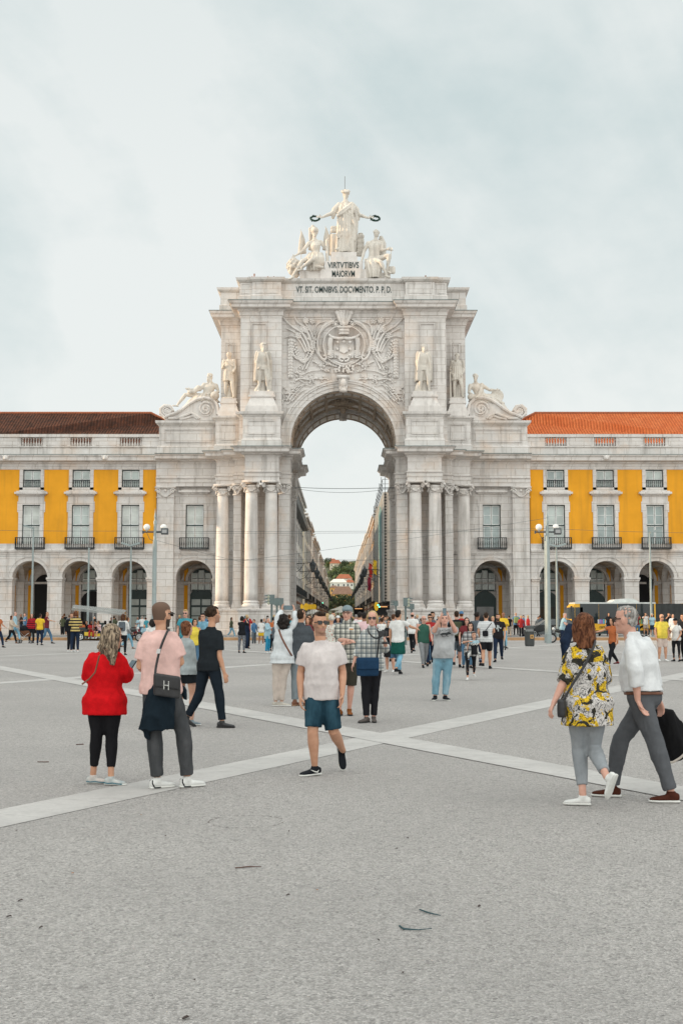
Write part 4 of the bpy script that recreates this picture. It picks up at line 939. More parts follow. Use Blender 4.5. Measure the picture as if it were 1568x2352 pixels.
names = ['bushy', 'rounded', 'spreading', 'loose', 'tall', 'tallest', 'low', 'broad', 'dense', 'leafy', 'upright', 'crest', 'short', 'summit']
for i, (px, py, Y, h, r, k) in enumerate(tl_):
    q = at(px, py, Y); z = min(q.z, hz_(q.x, Y)) if False else hz_(q.x, Y)
    h = max(4, at(px, py - 7, Y).z - z)
    tree((q.x, Y, z), h, r, names[i] + ' green tree on the hillside at the end of the street', LEAF if k == 0 else LEAFD, rt)
for i, (px, Y, h, r) in enumerate(((763, 630, 12.5, 4.5), (775, 640, 13.5, 5), (788, 635, 13, 5), (800, 640, 13, 5), (808, 625, 11.5, 4))):
    q = at(px, 1400, Y); tree((q.x, Y, .1), h, r, names[i] + ' dark tree closing the far end of the street', LEAFD, rt, group='dark trees at the end of the street')
# yellow round signs and kiosk roofs at the street mouth
YD = plain('yellow_sign_disc', (.80, .48, .02), .6)
for i, px in enumerate((693, 703, 711, 717, 722)):
    q = at(px, 1394, 150 + 1.2 * i); o = MB(); r_ = .34 if i != 1 else .44; y = 150 + 1.2 * i
    n = 20; o.prism([(q.x + r_ * (.55 if i == 0 else .75) * math.cos(2 * math.pi * j / n), q.z + r_ * math.sin(2 * math.pi * j / n)) for j in range(n)], y, y + .08)
    o.tube([(q.x, y + .04, .1), (q.x, y + .04, q.z)], .03, 5, 1)
    tag(o.build('round_sign', [YD, IRON], None, loc=(q.x, y, .1)), ['leftmost', 'largest', 'middle', 'fourth', 'rightmost'][i] + ' of five yellow round signs at the left of the street mouth', 'sign', 'yellow round signs')
q = at(864, 1393, 150); o = MB(); o.prism([(q.x + .26 * math.cos(2 * math.pi * j / 20), q.z + .55 * math.sin(2 * math.pi * j / 20)) for j in range(20)], 150, 150.1); o.tube([(q.x, 150.05, .1), (q.x, 150.05, q.z)], .03, 5, 1)
tag(o.build('round_sign', [YD, IRON], None, loc=(q.x, 150, .1)), 'single tall oval yellow sign on the right of the street', 'sign')
def parasol(px, py, Y, r, col, label):
    q = at(px, py, Y); o = empty('parasol', (q.x, Y, .1), label, 'parasol'); p = MB()
    p.lathe(q.x, Y, [(r, 0), (r * .5, .35), (.05, .75)], 8, z0=q.z - .6); p.build('canopy', col, o); MB().tube([(q.x, Y, .1), (q.x, Y, q.z)], .04, 5).build('pole', IRON, o)
PAR = plain('canvas_cream', (.62, .60, .55), .9)
parasol(783, 1394, 215, 2.1, PAR, 'cream parasol standing in the middle of the crowded street')
parasol(790, 1398, 190, 1.5, PAR, 'smaller cream parasol in front of the street crowd')
parasol(720, 1400, 165, 1.3, PAR, 'cream parasol at the left of the street beside the yellow signs')
for (px0, px1, py, Y, lb) in ((668, 690, 1402, 132, 'dark market stall at the foot of the left pier'), (862, 893, 1391, 165, 'dark kiosk with lit orange eaves right of the street'), (812, 835, 1396, 200, 'small dark kiosk on the right of the street')):
    a, b_ = at(px0, py, Y), at(px1, py, Y); o = empty('kiosk', ((a.x + b_.x) / 2, Y + 1, .1), lb, 'kiosk')
    MB().box(a.x, b_.x, Y + .5, Y + 3, .1, a.z - .05).build('body', DARK, o); MB().box(a.x - .1, b_.x + .1, Y, Y + 3.2, a.z - .05, a.z + .05).build('roof', plain('kiosk_brown', (.10, .05, .03), .7), o)
    MB().box(a.x + .2, b_.x - .2, Y + .42, Y + .5, a.z - .2, a.z - .12).build('light_strip', plain('warm_light', (.9, .5, .2), .5, emit=((1, .5, .2), 1.2)), o)
# trees' shade: dark underpass of street bottom is simply crowd and shopfronts

# ================================================================== overhead wires
WIRE = plain('tram_wire', (.06, .08, .085), .6)
def wire(px0, py0, px1, py1, Y, sag=.25, label=None, r=.013, Y2=None):
    Y2 = Y2 or Y; a, b_ = at(px0, py0, Y), at(px1, py1, Y2); d = (b_ - a); a2 = a - d * .0; pts = []
    for i in range(17): t = i / 16; q = a.lerp(b_, t); q.z -= sag * 4 * t * (1 - t); pts.append(q)
    o = MB().tube(pts, r, 4).build('overhead_wire', WIRE, None, loc=tuple(a)); tag(o, label, 'wire', 'overhead tram wires crossing the square'); return o
wire(355, 1220, 1256, 1214, 88, .1, 'upper of the two thick wires strung level between the lamp columns')
wire(355, 1224, 1256, 1218, 88, .1, 'lower of the two thick wires strung level between the lamp columns')
wire(-200, 1213, 355, 1219, 88, .1, 'thick wire running left from the left lamp column past the yellow wing')
wire(1256, 1214, 1800, 1226, 88, .1, 'thick wire running right from the right lamp column past the yellow wing')
wire(-100, 1276, 1700, 1276, 100, .35, 'thin wire low across the facade just above the arcade arches')
wire(-100, 1302, 1700, 1300, 101, .05, 'lowest thin wire across the crowns of the arcade arches')
wire(660, 1118, 905, 1119, 112, .15, 'short sagging wire high inside the arch opening', .03)
wire(660, 1119, 905, 1121, 113, .45, 'short slack wire just below the highest one in the arch opening', .02)
wire(560, 1287, 1256, 1190, 92, .1, 'thin wire rising to the right lamp column across the right columns')
wire(355, 1240, 560, 1292, 92, .05, 'thin slanting wire falling right from the left lamp column')
wire(470, 1284, 1020, 1278, 104, .3, 'thin wire between the paired columns across the opening')
# ================================================================== figures
V = lambda *a: np.array(a, dtype=float)
def unit(v): n = np.linalg.norm(v); return v / n if n > 1e-9 else v
UP = V(0, 0, 1)
class S:
    """closed solids that a voxel remesh fuses into one continuous surface"""
    def __init__(s): s.v = []; s.f = []
    def loft(s, rings, n=14, e=2.0):
        o = len(s.v)
        for c, U, W in rings:
            for i in range(n):
                a = 2 * math.pi * i / n; ca, sa = math.cos(a), math.sin(a)
                if e != 2: ca = math.copysign(abs(ca) ** (2 / e), ca); sa = math.copysign(abs(sa) ** (2 / e), sa)
                s.v.append(c + U * ca + W * sa)
        k = len(rings)
        for j in range(k - 1):
            for i in range(n): s.f.append((o + j * n + i, o + j * n + (i + 1) % n, o + (j + 1) * n + (i + 1) % n, o + (j + 1) * n + i))
        s.f.append(tuple(o + i for i in range(n - 1, -1, -1))); s.f.append(tuple(o + (k - 1) * n + i for i in range(n)))
        return s
    def ell(s, c, r, ax=None, n=12, k=8):
        if not hasattr(r, '__len__'): r = (r, r, r)
        ax = ax if ax is not None else (V(1, 0, 0), V(0, 1, 0), V(0, 0, 1))
        rings = []
        for j in range(k + 1):
            t = math.pi * j / k; sn = max(.05, math.sin(t)); rings.append((c + ax[2] * r[2] * -math.cos(t), ax[0] * r[0] * sn, ax[1] * r[1] * sn))
        return s.loft(rings, n)
    def tube(s, pts, rads, n=12, flat0=False, flat1=False, flatten=1.0, fdir=None):
        pts = [np.array(p, float) for p in pts]; k = len(pts); prev = None; rings = []
        for i in range(k):
            d = unit(pts[min(i + 1, k - 1)] - pts[max(i - 1, 0)])
            if prev is None:
                a = np.cross(d, UP) if abs(d[2]) < .9 else np.cross(d, V(0, 1, 0))
                if fdir is not None: a = fdir - d * d.dot(fdir)
                a = unit(a)
            else: a = unit(prev - d * prev.dot(d))
            prev = a; b = np.cross(d, a); r = rads[i]
            if i == 0 and not flat0:
                for q in (.95, .7, .35): rings.append((pts[0] - d * r * q, a * r * math.sqrt(1 - q * q), b * r * flatten * math.sqrt(1 - q * q)))
            rings.append((pts[i], a * r, b * r * flatten))
            if i == k - 1 and not flat1:
                for q in (.35, .7, .95): rings.append((pts[i] + d * r * q, a * r * math.sqrt(1 - q * q), b * r * flatten * math.sqrt(1 - q * q)))
        return s.loft(rings, n)
PEND = []
NS = np.random.RandomState(5)
WV = [(unit(NS.normal(size=3) * V(1, 1, .45)), NS.uniform(0, 6.28), NS.uniform(.6, 1.8)) for _ in range(14)]
def wrinkle(co, no, amp, scale):
    w = co * scale * np.array((1.5, 1.5, .55)); w = w + .8 * np.sin(w[:, [1, 2, 0]] * 1.9 + 1.3); d = np.zeros(len(co))
    for k, ph, f in WV: d += (1 - np.abs(np.sin((w @ k) * f * 1.6 + ph))) ** 3 - .31
    d = d / math.sqrt(len(WV))
    return co + no * (d * 1.35 * amp)[:, None]
def blob(name, s, mats, parent, voxel, smooth=3, wr=None, paint=None):
    if not isinstance(mats, (list, tuple)): mats = [mats]
    base = np.array(wloc(parent)) if parent is not None else np.zeros(3)
    me = bpy.data.meshes.new(name); me.from_pydata((np.array(s.v) - base).tolist(), [], s.f); me.update()
    o = bpy.data.objects.new(name, me); C.objects.link(o); o['_w'] = tuple(base)
    if parent is not None: o.parent = parent
    m = o.modifiers.new('r', 'REMESH'); m.mode = 'VOXEL'; m.voxel_size = voxel; m.use_smooth_shade = True
    if smooth: q = o.modifiers.new('s', 'SMOOTH'); q.iterations = smooth; q.factor = .5
    PEND.append((o, mats, wr, paint, base)); return o
def finalize():
    dg = bpy.context.evaluated_depsgraph_get(); dg.update()
    res = []
    for o, mats, wr, paint, base in PEND: res.append(bpy.data.meshes.new_from_object(o.evaluated_get(dg)))
    for (o, mats, wr, paint, base), me in zip(PEND, res):
        old = o.data; o.modifiers.clear(); o.data = me; bpy.data.meshes.remove(old); me.materials.clear()
        for m in mats: me.materials.append(m)
        n = len(me.vertices)
        if n == 0: print('EMPTY', o.name); continue
        if wr:
            co = np.empty(n * 3); me.vertices.foreach_get('co', co); co = co.reshape(-1, 3)
            no = np.empty(n * 3); me.vertex_normals.foreach_get('vector', no); no = no.reshape(-1, 3)
            me.vertices.foreach_set('co', wrinkle(co, no, *wr).ravel())
        k = len(me.polygons); idx = np.zeros(k, int)
        if paint:
            c = np.empty(k * 3); me.polygons.foreach_get('center', c); idx = paint(c.reshape(-1, 3) + base)
        me.polygons.foreach_set('material_index', idx); me.polygons.foreach_set('use_smooth', [True] * k); me.update()
# ---- cloth and skin materials
def cloth(name, col, rough=.85, nz=.14, kind=None, c2=None, c3=None, sc_=1.):
    if name in MATS: return MATS[name]
    m, t, b = newmat(name); p = pos(t, obj=True)
    lo = tuple(x * (1 - nz) for x in col); hi = tuple(min(1, x * (1 + nz)) for x in col)
    c = mix(t, ramp(t, noise_(t, p, 9, 5, .6), .3, .7), lo, hi)
    def sep():
        s = t.nodes.new('ShaderNodeSeparateXYZ'); g = t.nodes.new('ShaderNodeTexCoord'); t.links.new(g.outputs['Object'], s.inputs[0]); return s
    if kind == 'plaid':
        s = sep(); f = 2 * math.pi / (.085 * sc_)
        a = math_(t, 'SINE', math_(t, 'MULTIPLY', s.outputs[0], f)); d = math_(t, 'SINE', math_(t, 'MULTIPLY', s.outputs[2], f)); a2 = math_(t, 'SINE', math_(t, 'MULTIPLY', s.outputs[0], f * 2.0)); d2 = math_(t, 'SINE', math_(t, 'MULTIPLY', s.outputs[2], f * 2.0))
        c = mix(t, ramp(t, a, .1, .45, 0, .6), c, c2); c = mix(t, ramp(t, d, .1, .45, 0, .6), c, c2); c = mix(t, ramp(t, a2, .8, .95, 0, .7), c, c3 or c2); c = mix(t, ramp(t, d2, .8, .95, 0, .7), c, c3 or c2)
    if kind == 'stripe':
        s = sep(); a = math_(t, 'SINE', math_(t, 'MULTIPLY', s.outputs[2], 2 * math.pi / (.11 * sc_))); c = mix(t, ramp(t, a, -.05, .1), c, c2)
    if kind == 'paisley':
        v = noise_(t, p, 8.5, 3, .5, 1.0); v2 = noise_(t, pos(t, obj=True, rot=(1, 2, .5)), 9.5, 3, .5, 1.2)
        c = mix(t, ramp(t, v, .52, .54), c, c2); c = mix(t, ramp(t, v2, .545, .56), c, c3)
        for sc2, ds in ((13, 2.2), (21, 1.5)):
            ln = math_(t, 'ABSOLUTE', math_(t, 'SUBTRACT', noise_(t, p, sc2, 2, .5, ds), .5)); c = mix(t, ramp(t, ln, .008, .028, .9, 0), c, (.02, .02, .025))
    if kind == 'denim':
        c = mix(t, ramp(t, noise_(t, pos(t, (1, 1, .35), obj=True), 6, 4, .6), .45, .7, 0, .8), c, c2)
    if kind == 'hair':
        v = noise_(t, pos(t, (1, 1, .25), obj=True), 42, 4, .6, 1.0); c = mix(t, ramp(t, v, .42, .62), col, c2)
    if kind == 'floral':
        c = mix(t, ramp(t, noise_(t, p, 22, 3, .5), .56, .6), c, c2)
    t.links.new(c, b.inputs['Base Color']); b.inputs['Roughness'].default_value = rough; b.inputs['Specular IOR Level'].default_value = .1
    bump(t, b, noise_(t, p, 16, 5, .6), .35 if kind != 'hair' else .7, .02); MATS[name] = m; return m
def skin(name, col):
    if name in MATS: return MATS[name]
    m, t, b = newmat(name); p = pos(t, obj=True)
    c = mix(t, ramp(t, noise_(t, p, 14, 4), .3, .7), tuple(x * y for x, y in zip(col, (.86, .78, .74))), col)
    t.links.new(c, b.inputs['Base Color']); b.inputs['Roughness'].default_value = .5; b.inputs['Subsurface Weight'].default_value = .0; b.inputs['Specular IOR Level'].default_value = .35
    MATS[name] = m; return m
SKL = skin('light_skin', (.62, .36, .26)); SKM = skin('tanned_skin', (.57, .32, .21)); SKD = skin('brown_skin', (.27, .13, .08)); SKP = skin('rosy_skin', (.64, .37, .29))
LIP = plain('lips', (.42, .19, .15), .5); EYEW = plain('eye_white', (.6, .58, .55), .3); EYED = plain('eye_dark', (.02, .015, .012), .3)
STUB = plain('stubble_skin', (.36, .20, .135), .7); BUZZ = plain('cropped_scalp', (.13, .075, .05), .8); BROWM = plain('brow_hair', (.04, .025, .018), .8)
HB = cloth('black_hair', (.012, .010, .010), .55, kind='hair', c2=(.035, .028, .024)); HBR = cloth('brown_hair', (.045, .02, .012), .55, kind='hair', c2=(.14, .065, .035)); HRB = cloth('chestnut_hair', (.06, .022, .012), .5, kind='hair', c2=(.22, .09, .045))
HGR = cloth('grey_hair', (.16, .15, .14), .6, kind='hair', c2=(.42, .40, .38)); HWH = cloth('white_hair', (.45, .43, .38), .6, kind='hair', c2=(.72, .70, .62)); HBL = cloth('blond_hair', (.34, .22, .10), .55, kind='hair', c2=(.62, .46, .26))
HMX = cloth('streaked_grey_hair', (.05, .037, .028), .55, kind='hair', c2=(.40, .31, .22)); HDB = cloth('dark_brown_hair', (.02, .013, .009), .55, kind='hair', c2=(.06, .035, .022))
SHADES = plain('sunglass_lens', (.012, .012, .014), .15); RIM = plain('spectacle_rim', (.03, .025, .02), .4)
HAIRM = dict(black=HB, brown=HBR, chestnut=HRB, grey=HGR, white=HWH, blond=HBL, mixed=HMX, dbrown=HDB)

def frame(f, r=None, up=UP):
    f = unit(np.array(f, float)); r = np.cross(f, up) if r is None else r; r = unit(r); u = unit(np.cross(r, f)); return f, r, u
def head_solid(s, c, f, r, u, k=1., detail=True):
    H = k
    # stacked horizontal rings: (z, half width, front, back)
    T = ((-.118, .018, .070, .0), (-.112, .034, .086, .03), (-.095, .050, .090, .055), (-.07, .058, .088, .072), (-.04, .065, .086, .082), (-.01, .070, .084, .090), (.02, .074, .085, .097), (.05, .076, .086, .100), (.075, .072, .078, .096), (.095, .060, .062, .082), (.11, .040, .042, .06), (.119, .016, .018, .03))
    rings = [(c + u * z * H + f * (fr - bk) / 2 * H, r * w * H, f * (fr + bk) / 2 * H) for z, w, fr, bk in T]
    s.loft(rings, 18, 2.15)
    if detail:
        s.tube([c + (f * .082 + u * .012) * H, c + (f * .098 - u * .018) * H, c + (f * .104 - u * .034) * H], [.009 * H, .013 * H, .015 * H], 8)          # nose
        for q in (-1, 1):
            s.ell(c + (f * .094 - u * .036 + r * q * .012) * H, (.009 * H, .010 * H, .008 * H), (r, f, u), 8, 5)
            s.ell(c + (f * .080 + u * .022 + r * q * .032) * H, (.026 * H, .012 * H, .008 * H), (r, f, u), 8, 5)       # brow
            s.ell(c + (r * q * .075 - f * .004 - u * .008) * H, (.012 * H, .020 * H, .033 * H), (r, f, u), 8, 6)        # ear
            s.ell(c + (r * q * .045 + f * .052 - u * .028) * H, (.022 * H, .026 * H, .026 * H), (r, f, u), 8, 5)        # cheek
        s.ell(c + (f * .088 - u * .062) * H, (.025 * H, .011 * H, .007 * H), (r, f, u), 10, 5); s.ell(c + (f * .086 - u * .075) * H, (.022 * H, .011 * H, .008 * H), (r, f, u), 10, 5)
        s.ell(c + (f * .082 - u * .102) * H, (.024 * H, .016 * H, .016 * H), (r, f, u), 8, 5)
def hand_solid(s, w, d, pn, side, k=1., curl=.35, fingers=True, spread=.0):
    """w wrist, d direction of the hand, pn palm normal, side = thumb side direction"""
    d = unit(d); side = unit(side - d * d.dot(side)); pn = unit(np.cross(d, side)) * (1 if np.dot(np.cross(d, side), pn) >= 0 else -1)
    s.loft([(w - d * .01, side * .024 * k, pn * .018 * k), (w + d * .03 * k, side * .034 * k, pn * .017 * k), (w + d * .07 * k, side * .041 * k, pn * .016 * k), (w + d * .092 * k, side * .038 * k, pn * .012 * k)], 12, 2.6)
    if not fingers:
        s.loft([(w + d * .08 * k, side * .038 * k, pn * .014 * k), (w + (d * .13 + pn * .02) * k, side * .034 * k, pn * .012 * k), (w + (d * .155 + pn * .045) * k, side * .026 * k, pn * .010 * k)], 10); return
    for j, ln in enumerate((.072, .080, .074, .058)):
        o = .030 - .0205 * j; b = w + (d * .088 + side * o) * k; sp = side * (o * spread * 2)
        d1 = unit(d + sp + pn * curl * (.8 + .12 * j)); d2 = unit(d + sp + pn * curl * (2.0 + .3 * j)); d3 = unit(d * (1 - curl) + pn * curl * 3.4)
        p1 = b + d1 * ln * .45 * k; p2 = p1 + d2 * ln * .32 * k; p3 = p2 + d3 * ln * .25 * k
        s.tube([b - d * .012, p1, p2, p3], [.0098 * k, .0092 * k, .0085 * k, .0072 * k], 8)
    b = w + (d * .022 + side * .026) * k; d1 = unit(d * .7 + side * .75 + pn * .35); d2 = unit(d + side * .2 + pn * (.3 + curl))
    s.tube([b, b + d1 * .042 * k, b + d1 * .042 * k + d2 * .034 * k], [.0135 * k, .0115 * k, .009 * k], 8)
def torso_rings(J, fem, bulk, belly, pad=0, tz=None, e=1.):
    hip = (J['hL'] + J['hR']) / 2; top = (J['sL'] + J['sR']) / 2; rh = unit(J['hR'] - J['hL']); rs = unit(J['sR'] - J['sL']); k = J['k']
    if fem: T = [(-.16, .12, .085, -.01), (-.06, .172, .112, -.015), (.06, .176, .116, -.015), (.28, .135, .095, .0), (.42, .128, .092, .0), (.60, .145, .112, .014), (.75, .152, .12, .02), (.88, .158, .10, .0), (.98, .14, .075, -.008), (1.06, .075, .06, -.008)]
    else: T = [(-.16, .125, .085, -.01), (-.06, .162, .108, -.012), (.06, .168, .114, -.01), (.28, .155, .108, .004), (.45, .152, .108, .006), (.65, .168, .116, .008), (.80, .178, .116, .004), (.92, .178, .098, -.002), (1.0, .15, .075, -.006), (1.07, .08, .06, -.008)]
    out = []
    for t, w, d, fo in T:
        c = hip + (top - hip) * t if t >= 0 else hip + V(0, 0, 1) * t * np.linalg.norm(top - hip)
        r = unit(rh * (1 - min(1, max(0, t))) + rs * min(1, max(0, t))); u = unit(top - hip); f = unit(np.cross(u, r))
        bb = belly * math.exp(-((t - .32) / .28) ** 2)
        out.append((t, c + f * (fo * k + bb * .5), r * (w * k * bulk + pad), f * (d * k * (bulk + .0) + bb * .5 + pad)))
    return out
def interp_ring(T, t):
    t = max(T[0][0], min(T[-1][0], t))
    for a, b in zip(T, T[1:]):
        if a[0] <= t <= b[0]:
            q = (t - a[0]) / (b[0] - a[0]); return tuple(a[i] * (1 - q) + b[i] * q for i in (1, 2, 3))
def lp(a, b, t): return a * (1 - t) + b * t
def gen_pose(loc, yaw, H, pose='stand', arms='down', ph=0., lean=0., fem=False, headyaw=0., rr=rnd):
    """generic joints; yaw 0 faces the camera, 90 faces right, 180 away"""
    k = H / 1.75; a = R(yaw); f = V(math.sin(a), -math.cos(a), 0); r = V(-math.cos(a), -math.sin(a), 0); o = V(*loc)
    sw = .165 if fem else .19
    def q(x, y, z): return o + r * x * k + f * y * k + UP * z * k
    J = dict(k=k)
    if pose == 'sit':
        J.update(hL=q(-.09, 0, .50), hR=q(.09, 0, .50), kL=q(-.14, .40, .50), kR=q(.13, .42, .52), aL=q(-.14, .42, .10), aR=q(.16, .46, .10), sL=q(-sw, .06, .98), sR=q(sw, .06, .98), neck=q(0, .08, 1.04), head=q(0, .13, 1.19)); dz = -.46; dy = .06
    else:
        st = dict(stand=0, walk=1)[pose]; s1 = .30 * st * (1 if ph >= 0 else -1) * (abs(ph) if ph else 1)
        hz0 = .915 - .02 * st
        J.update(hL=q(-.092, 0, hz0), hR=q(.092, 0, hz0))
        if st: 
            J['kL'] = q(-.10, .55 * s1 + .05, .49); J['kR'] = q(.10, -.40 * s1 + .07, .49)
            J['aL'] = q(-.10, 1.0 * s1, .09 + (.0 if s1 > 0 else .10)); J['aR'] = q(.10, -1.0 * s1, .09 + (.10 if s1 > 0 else 0.))
        else:
            w = rr.uniform(.0, .04); J['kL'] = q(-.11 - w, .02, .49); J['kR'] = q(.11, .03, .49); J['aL'] = q(-.12 - w, 0, .09); J['aR'] = q(.12, -.02, .09)
        J.update(sL=q(-sw, lean, 1.43), sR=q(sw, lean, 1.43), neck=q(0, lean * 1.1, 1.50), head=q(0, lean * 1.35 + .025, 1.635)); dz = 0; dy = lean; dz0 = s1
    def A_(x, y, z): return q(x, y + dy, z + dz)
    s1 = 0 if pose == 'sit' or pose == 'stand' else s1
    d = dict(down=((-.245, -.6 * s1 * .5 - .02, 1.14), (-.25, -.9 * s1 * .5 + .07, .89), (.245, .6 * s1 * .5 - .02, 1.14), (.25, .9 * s1 * .5 + .07, .89)),
             phone=((-.24, 0, 1.14), (-.2, .16, .95), (.24, .03, 1.15), (.1, .28, 1.25)), both=((-.24, .04, 1.14), (-.08, .28, 1.18), (.24, .04, 1.14), (.08, .28, 1.18)),
             photo=((-.24, .22, 1.34), (-.08, .33, 1.58), (.24, .22, 1.34), (.08, .33, 1.58)), up=((-.26, .17, 1.64), (-.10, .24, 1.88), (.26, .17, 1.64), (.10, .24, 1.88)),
             cross=((-.25, .05, 1.15), (.08, .2, 1.17), (.25, .05, 1.15), (-.08, .21, 1.14)), push=((-.23, .1, 1.18), (-.18, .38, 1.05), (.23, .1, 1.18), (.18, .38, 1.05)),
             pocket=((-.26, -.05, 1.15), (-.19, .08, .94), (.26, -.05, 1.15), (.19, .08, .94)), reach=((-.24, 0, 1.14), (-.25, .05, .9), (.3, .2, 1.3), (.35, .45, 1.25)), lap=((-.24, .08, 1.14), (-.1, .3, 1.05), (.24, .08, 1.14), (.1, .3, 1.05)))[arms]
    J['eL'], J['wL'], J['eR'], J['wR'] = [A_(*x) for x in d]
    ha = R(yaw + headyaw); J['hf'] = V(math.sin(ha), -math.cos(ha), -.08 if arms in ('phone', 'both') else 0); J['f'] = f; J['gz'] = loc[2]
    return J
def build_person(root, J, skin_m=SKM, fem=False, bulk=1., belly=0., lod=1, top=None, bottom=None, shoes=None, hair=None, feat=(), hd=None):
    """lod 2: close (voxel ~1 cm), 1: middle, 0: far"""
    for q in 'LR':
        if abs(J.get('foot' + q, (0, 0, 0))[2]) < .06 and J['a' + q][2] - J.get('gz', 0) < .16: J['a' + q] = J['a' + q] * V(1, 1, 0) + UP * (J.get('gz', 0) + .100 * J['k'] * (.92 if fem else 1) + .003)
    k = J['k']; f = J['f']; vb, vc = {3: (.0085, .012), 2: (.0115, .014), 1: (.017, .020), 0: (.034, .034)}[lod]; wr = {3: (.0055, 8.), 2: (.006, 8.), 1: (.008, 6.), 0: None}[lod]
    hf, hr, hu = frame(J['hf'], None, J.get('hup', UP)); hk = J.get('hk', k); hc = J['head']
    arm = .92 if fem else 1.0; arm *= (bulk * .5 + .5)
    T = torso_rings(J, fem, bulk, belly); Ti = torso_rings(J, fem, bulk, belly, -.022) if top else T; lf = .84 if bottom and bottom[0] not in ('shorts', 'skirt') else 1.; uf = .82 if top and not (len(top) > 2 and top[2].get('sleeve') == 'none') else 1.
    s = S(); s.loft([x[1:] for x in Ti[1:-2]], 16)
    s.tube([J['neck'] - UP * .07 * k, lp(J['neck'], hc, .45), hc - hu * .04 * hk - hf * .02], [.060 * k * arm, .056 * k * arm, .055 * k * arm], 12)
    head_solid(s, hc, hf, hr, hu, hk, lod > 0)
    lt = lambda a, b, c: None
    for q in 'LR':
        sh, el, wr_ = J['s' + q], J['e' + q], J['w' + q]; sg = -1 if q == 'L' else 1
        s.tube([J['neck'] - UP * .035 * k, lp(J['neck'], sh, .55) - UP * .022 * k, sh], [.026 * k, .028 * k, .032 * k], 10)
        s.tube([sh, lp(sh, el, .35), lp(sh, el, .8), el, lp(el, wr_, .3), lp(el, wr_, .8), wr_], [x * k * arm for x in (.044 * uf, .054 * uf, .041, .040, .043, .030, .026)], 12)
        d = J.get('d' + q); d = unit(wr_ - el) if d is None else unit(d)
        side = J.get('t' + q); side = (f if side is None else side) + d * .001
        pn = J.get('p' + q); 
        if pn is None: pn = (lp(J['sL'], J['sR'], .5) - wr_); pn = pn - UP * pn[2]
        hand_solid(s, wr_, d, unit(pn), side, k * (.93 if fem else 1.03), J.get('c' + q, .32), lod > 0)
        hp, kn, an = J['h' + q], J['k' + q], J['a' + q]
        tb = (.090 if fem else .086) * (bulk * .7 + .3)
        s.tube([hp, lp(hp, kn, .4), lp(hp, kn, .85), kn, lp(kn, an, .3), lp(kn, an, .75), an], [tb * k * .84, tb * .8 * k, .062 * k * lf, .058 * k * lf, .060 * k * (bulk * .4 + .6) * lf, .042 * k * lf, .034 * k], 14)
        tdir = J.get('foot' + q); tdir = unit(f + r_out(J, q) * .22) if tdir is None else unit(tdir); dn = foot_down(tdir)
        s.tube([an, an + (dn * .052 - tdir * .02) * k, an + (dn * .070 + tdir * .13) * k], [.034 * k, .026 * k, .014 * k], 10)
    # painted regions on the one continuous body
    mats = [skin_m, LIP, EYED, STUB, BUZZ, BROWM]
    def paint(c):
        x = (c - hc) @ hr / hk; y = (c - hc) @ hf / hk; z = (c - hc) @ hu / hk; i = np.zeros(len(c), int)
        if lod == 0: return i
        if 'stubble' in feat: i[(z < -.050) & (y > .0) & (z > -.14) & (np.abs(x) < .08)] = 3; i[(z < -.005) & (z > -.1) & (np.abs(x) > .05) & (y > .0)] = 3
        if 'beard' in feat: i[(z < -.04) & (y > -.0) & (z > -.14)] = 5
        if 'buzz' in feat: i[(z > .045 - .5 * np.clip(-y, 0, .06)) & (y < .072) & (z < .16) ] = 4; i[(y < -.02) & (z > -.05) & (z < .16)] = 4
        i[(np.abs(z + .069) < .009) & (np.abs(x) < .026) & (y > .06)] = 1
        e = (np.abs(z - .002) < .007) & (np.abs(np.abs(x) - .033) < .014) & (y > .06); i[e] = 2
        i[(np.abs(z - .024) < .006) & (np.abs(np.abs(x) - .034) < .020) & (y > .06)] = 5
        return i
    blob('body', s, mats, root, vb, 2 if lod >= 2 else 1, None, paint)
    # ---- legs wear
    ground = J.get('gz', 0)
    def leg_wear(s, frac, pad0, pad1, flare=0.):
        for q in 'LR':
            hp, kn, an = J['h' + q], J['k' + q], J['a' + q]; L1 = np.linalg.norm(kn - hp); L2 = np.linalg.norm(an - kn); tot = frac * (L1 + L2)
            tb = (.090 if fem else .086) * (bulk * .7 + .3)
            prof = [(0, tb), (.2, tb * .97), (.42, .064), (.5, .060), (.62, .060), (.85, .043), (1, .040)]
            pts, rs = [], []
            for t, r_ in prof:
                if t > frac: break
                dd = t * (L1 + L2); p = lp(hp, kn, dd / L1) if dd < L1 else lp(kn, an, (dd - L1) / L2); pts.append(p); rs.append(r_ * k * ((bulk * .4 + .6) if t > .3 else 1) + lp(pad0, pad1, t / frac))
            dd = frac * (L1 + L2); p = lp(hp, kn, dd / L1) if dd < L1 else lp(kn, an, (dd - L1) / L2)
            if np.linalg.norm(p - pts[-1]) > .01: 
                ra = np.interp(frac, [x[0] for x in prof], [x[1] for x in prof]); pts.append(p); rs.append(ra * k * (bulk * .4 + .6) + pad1 + flare)
            s.tube(pts, rs, 14, flat1=True)
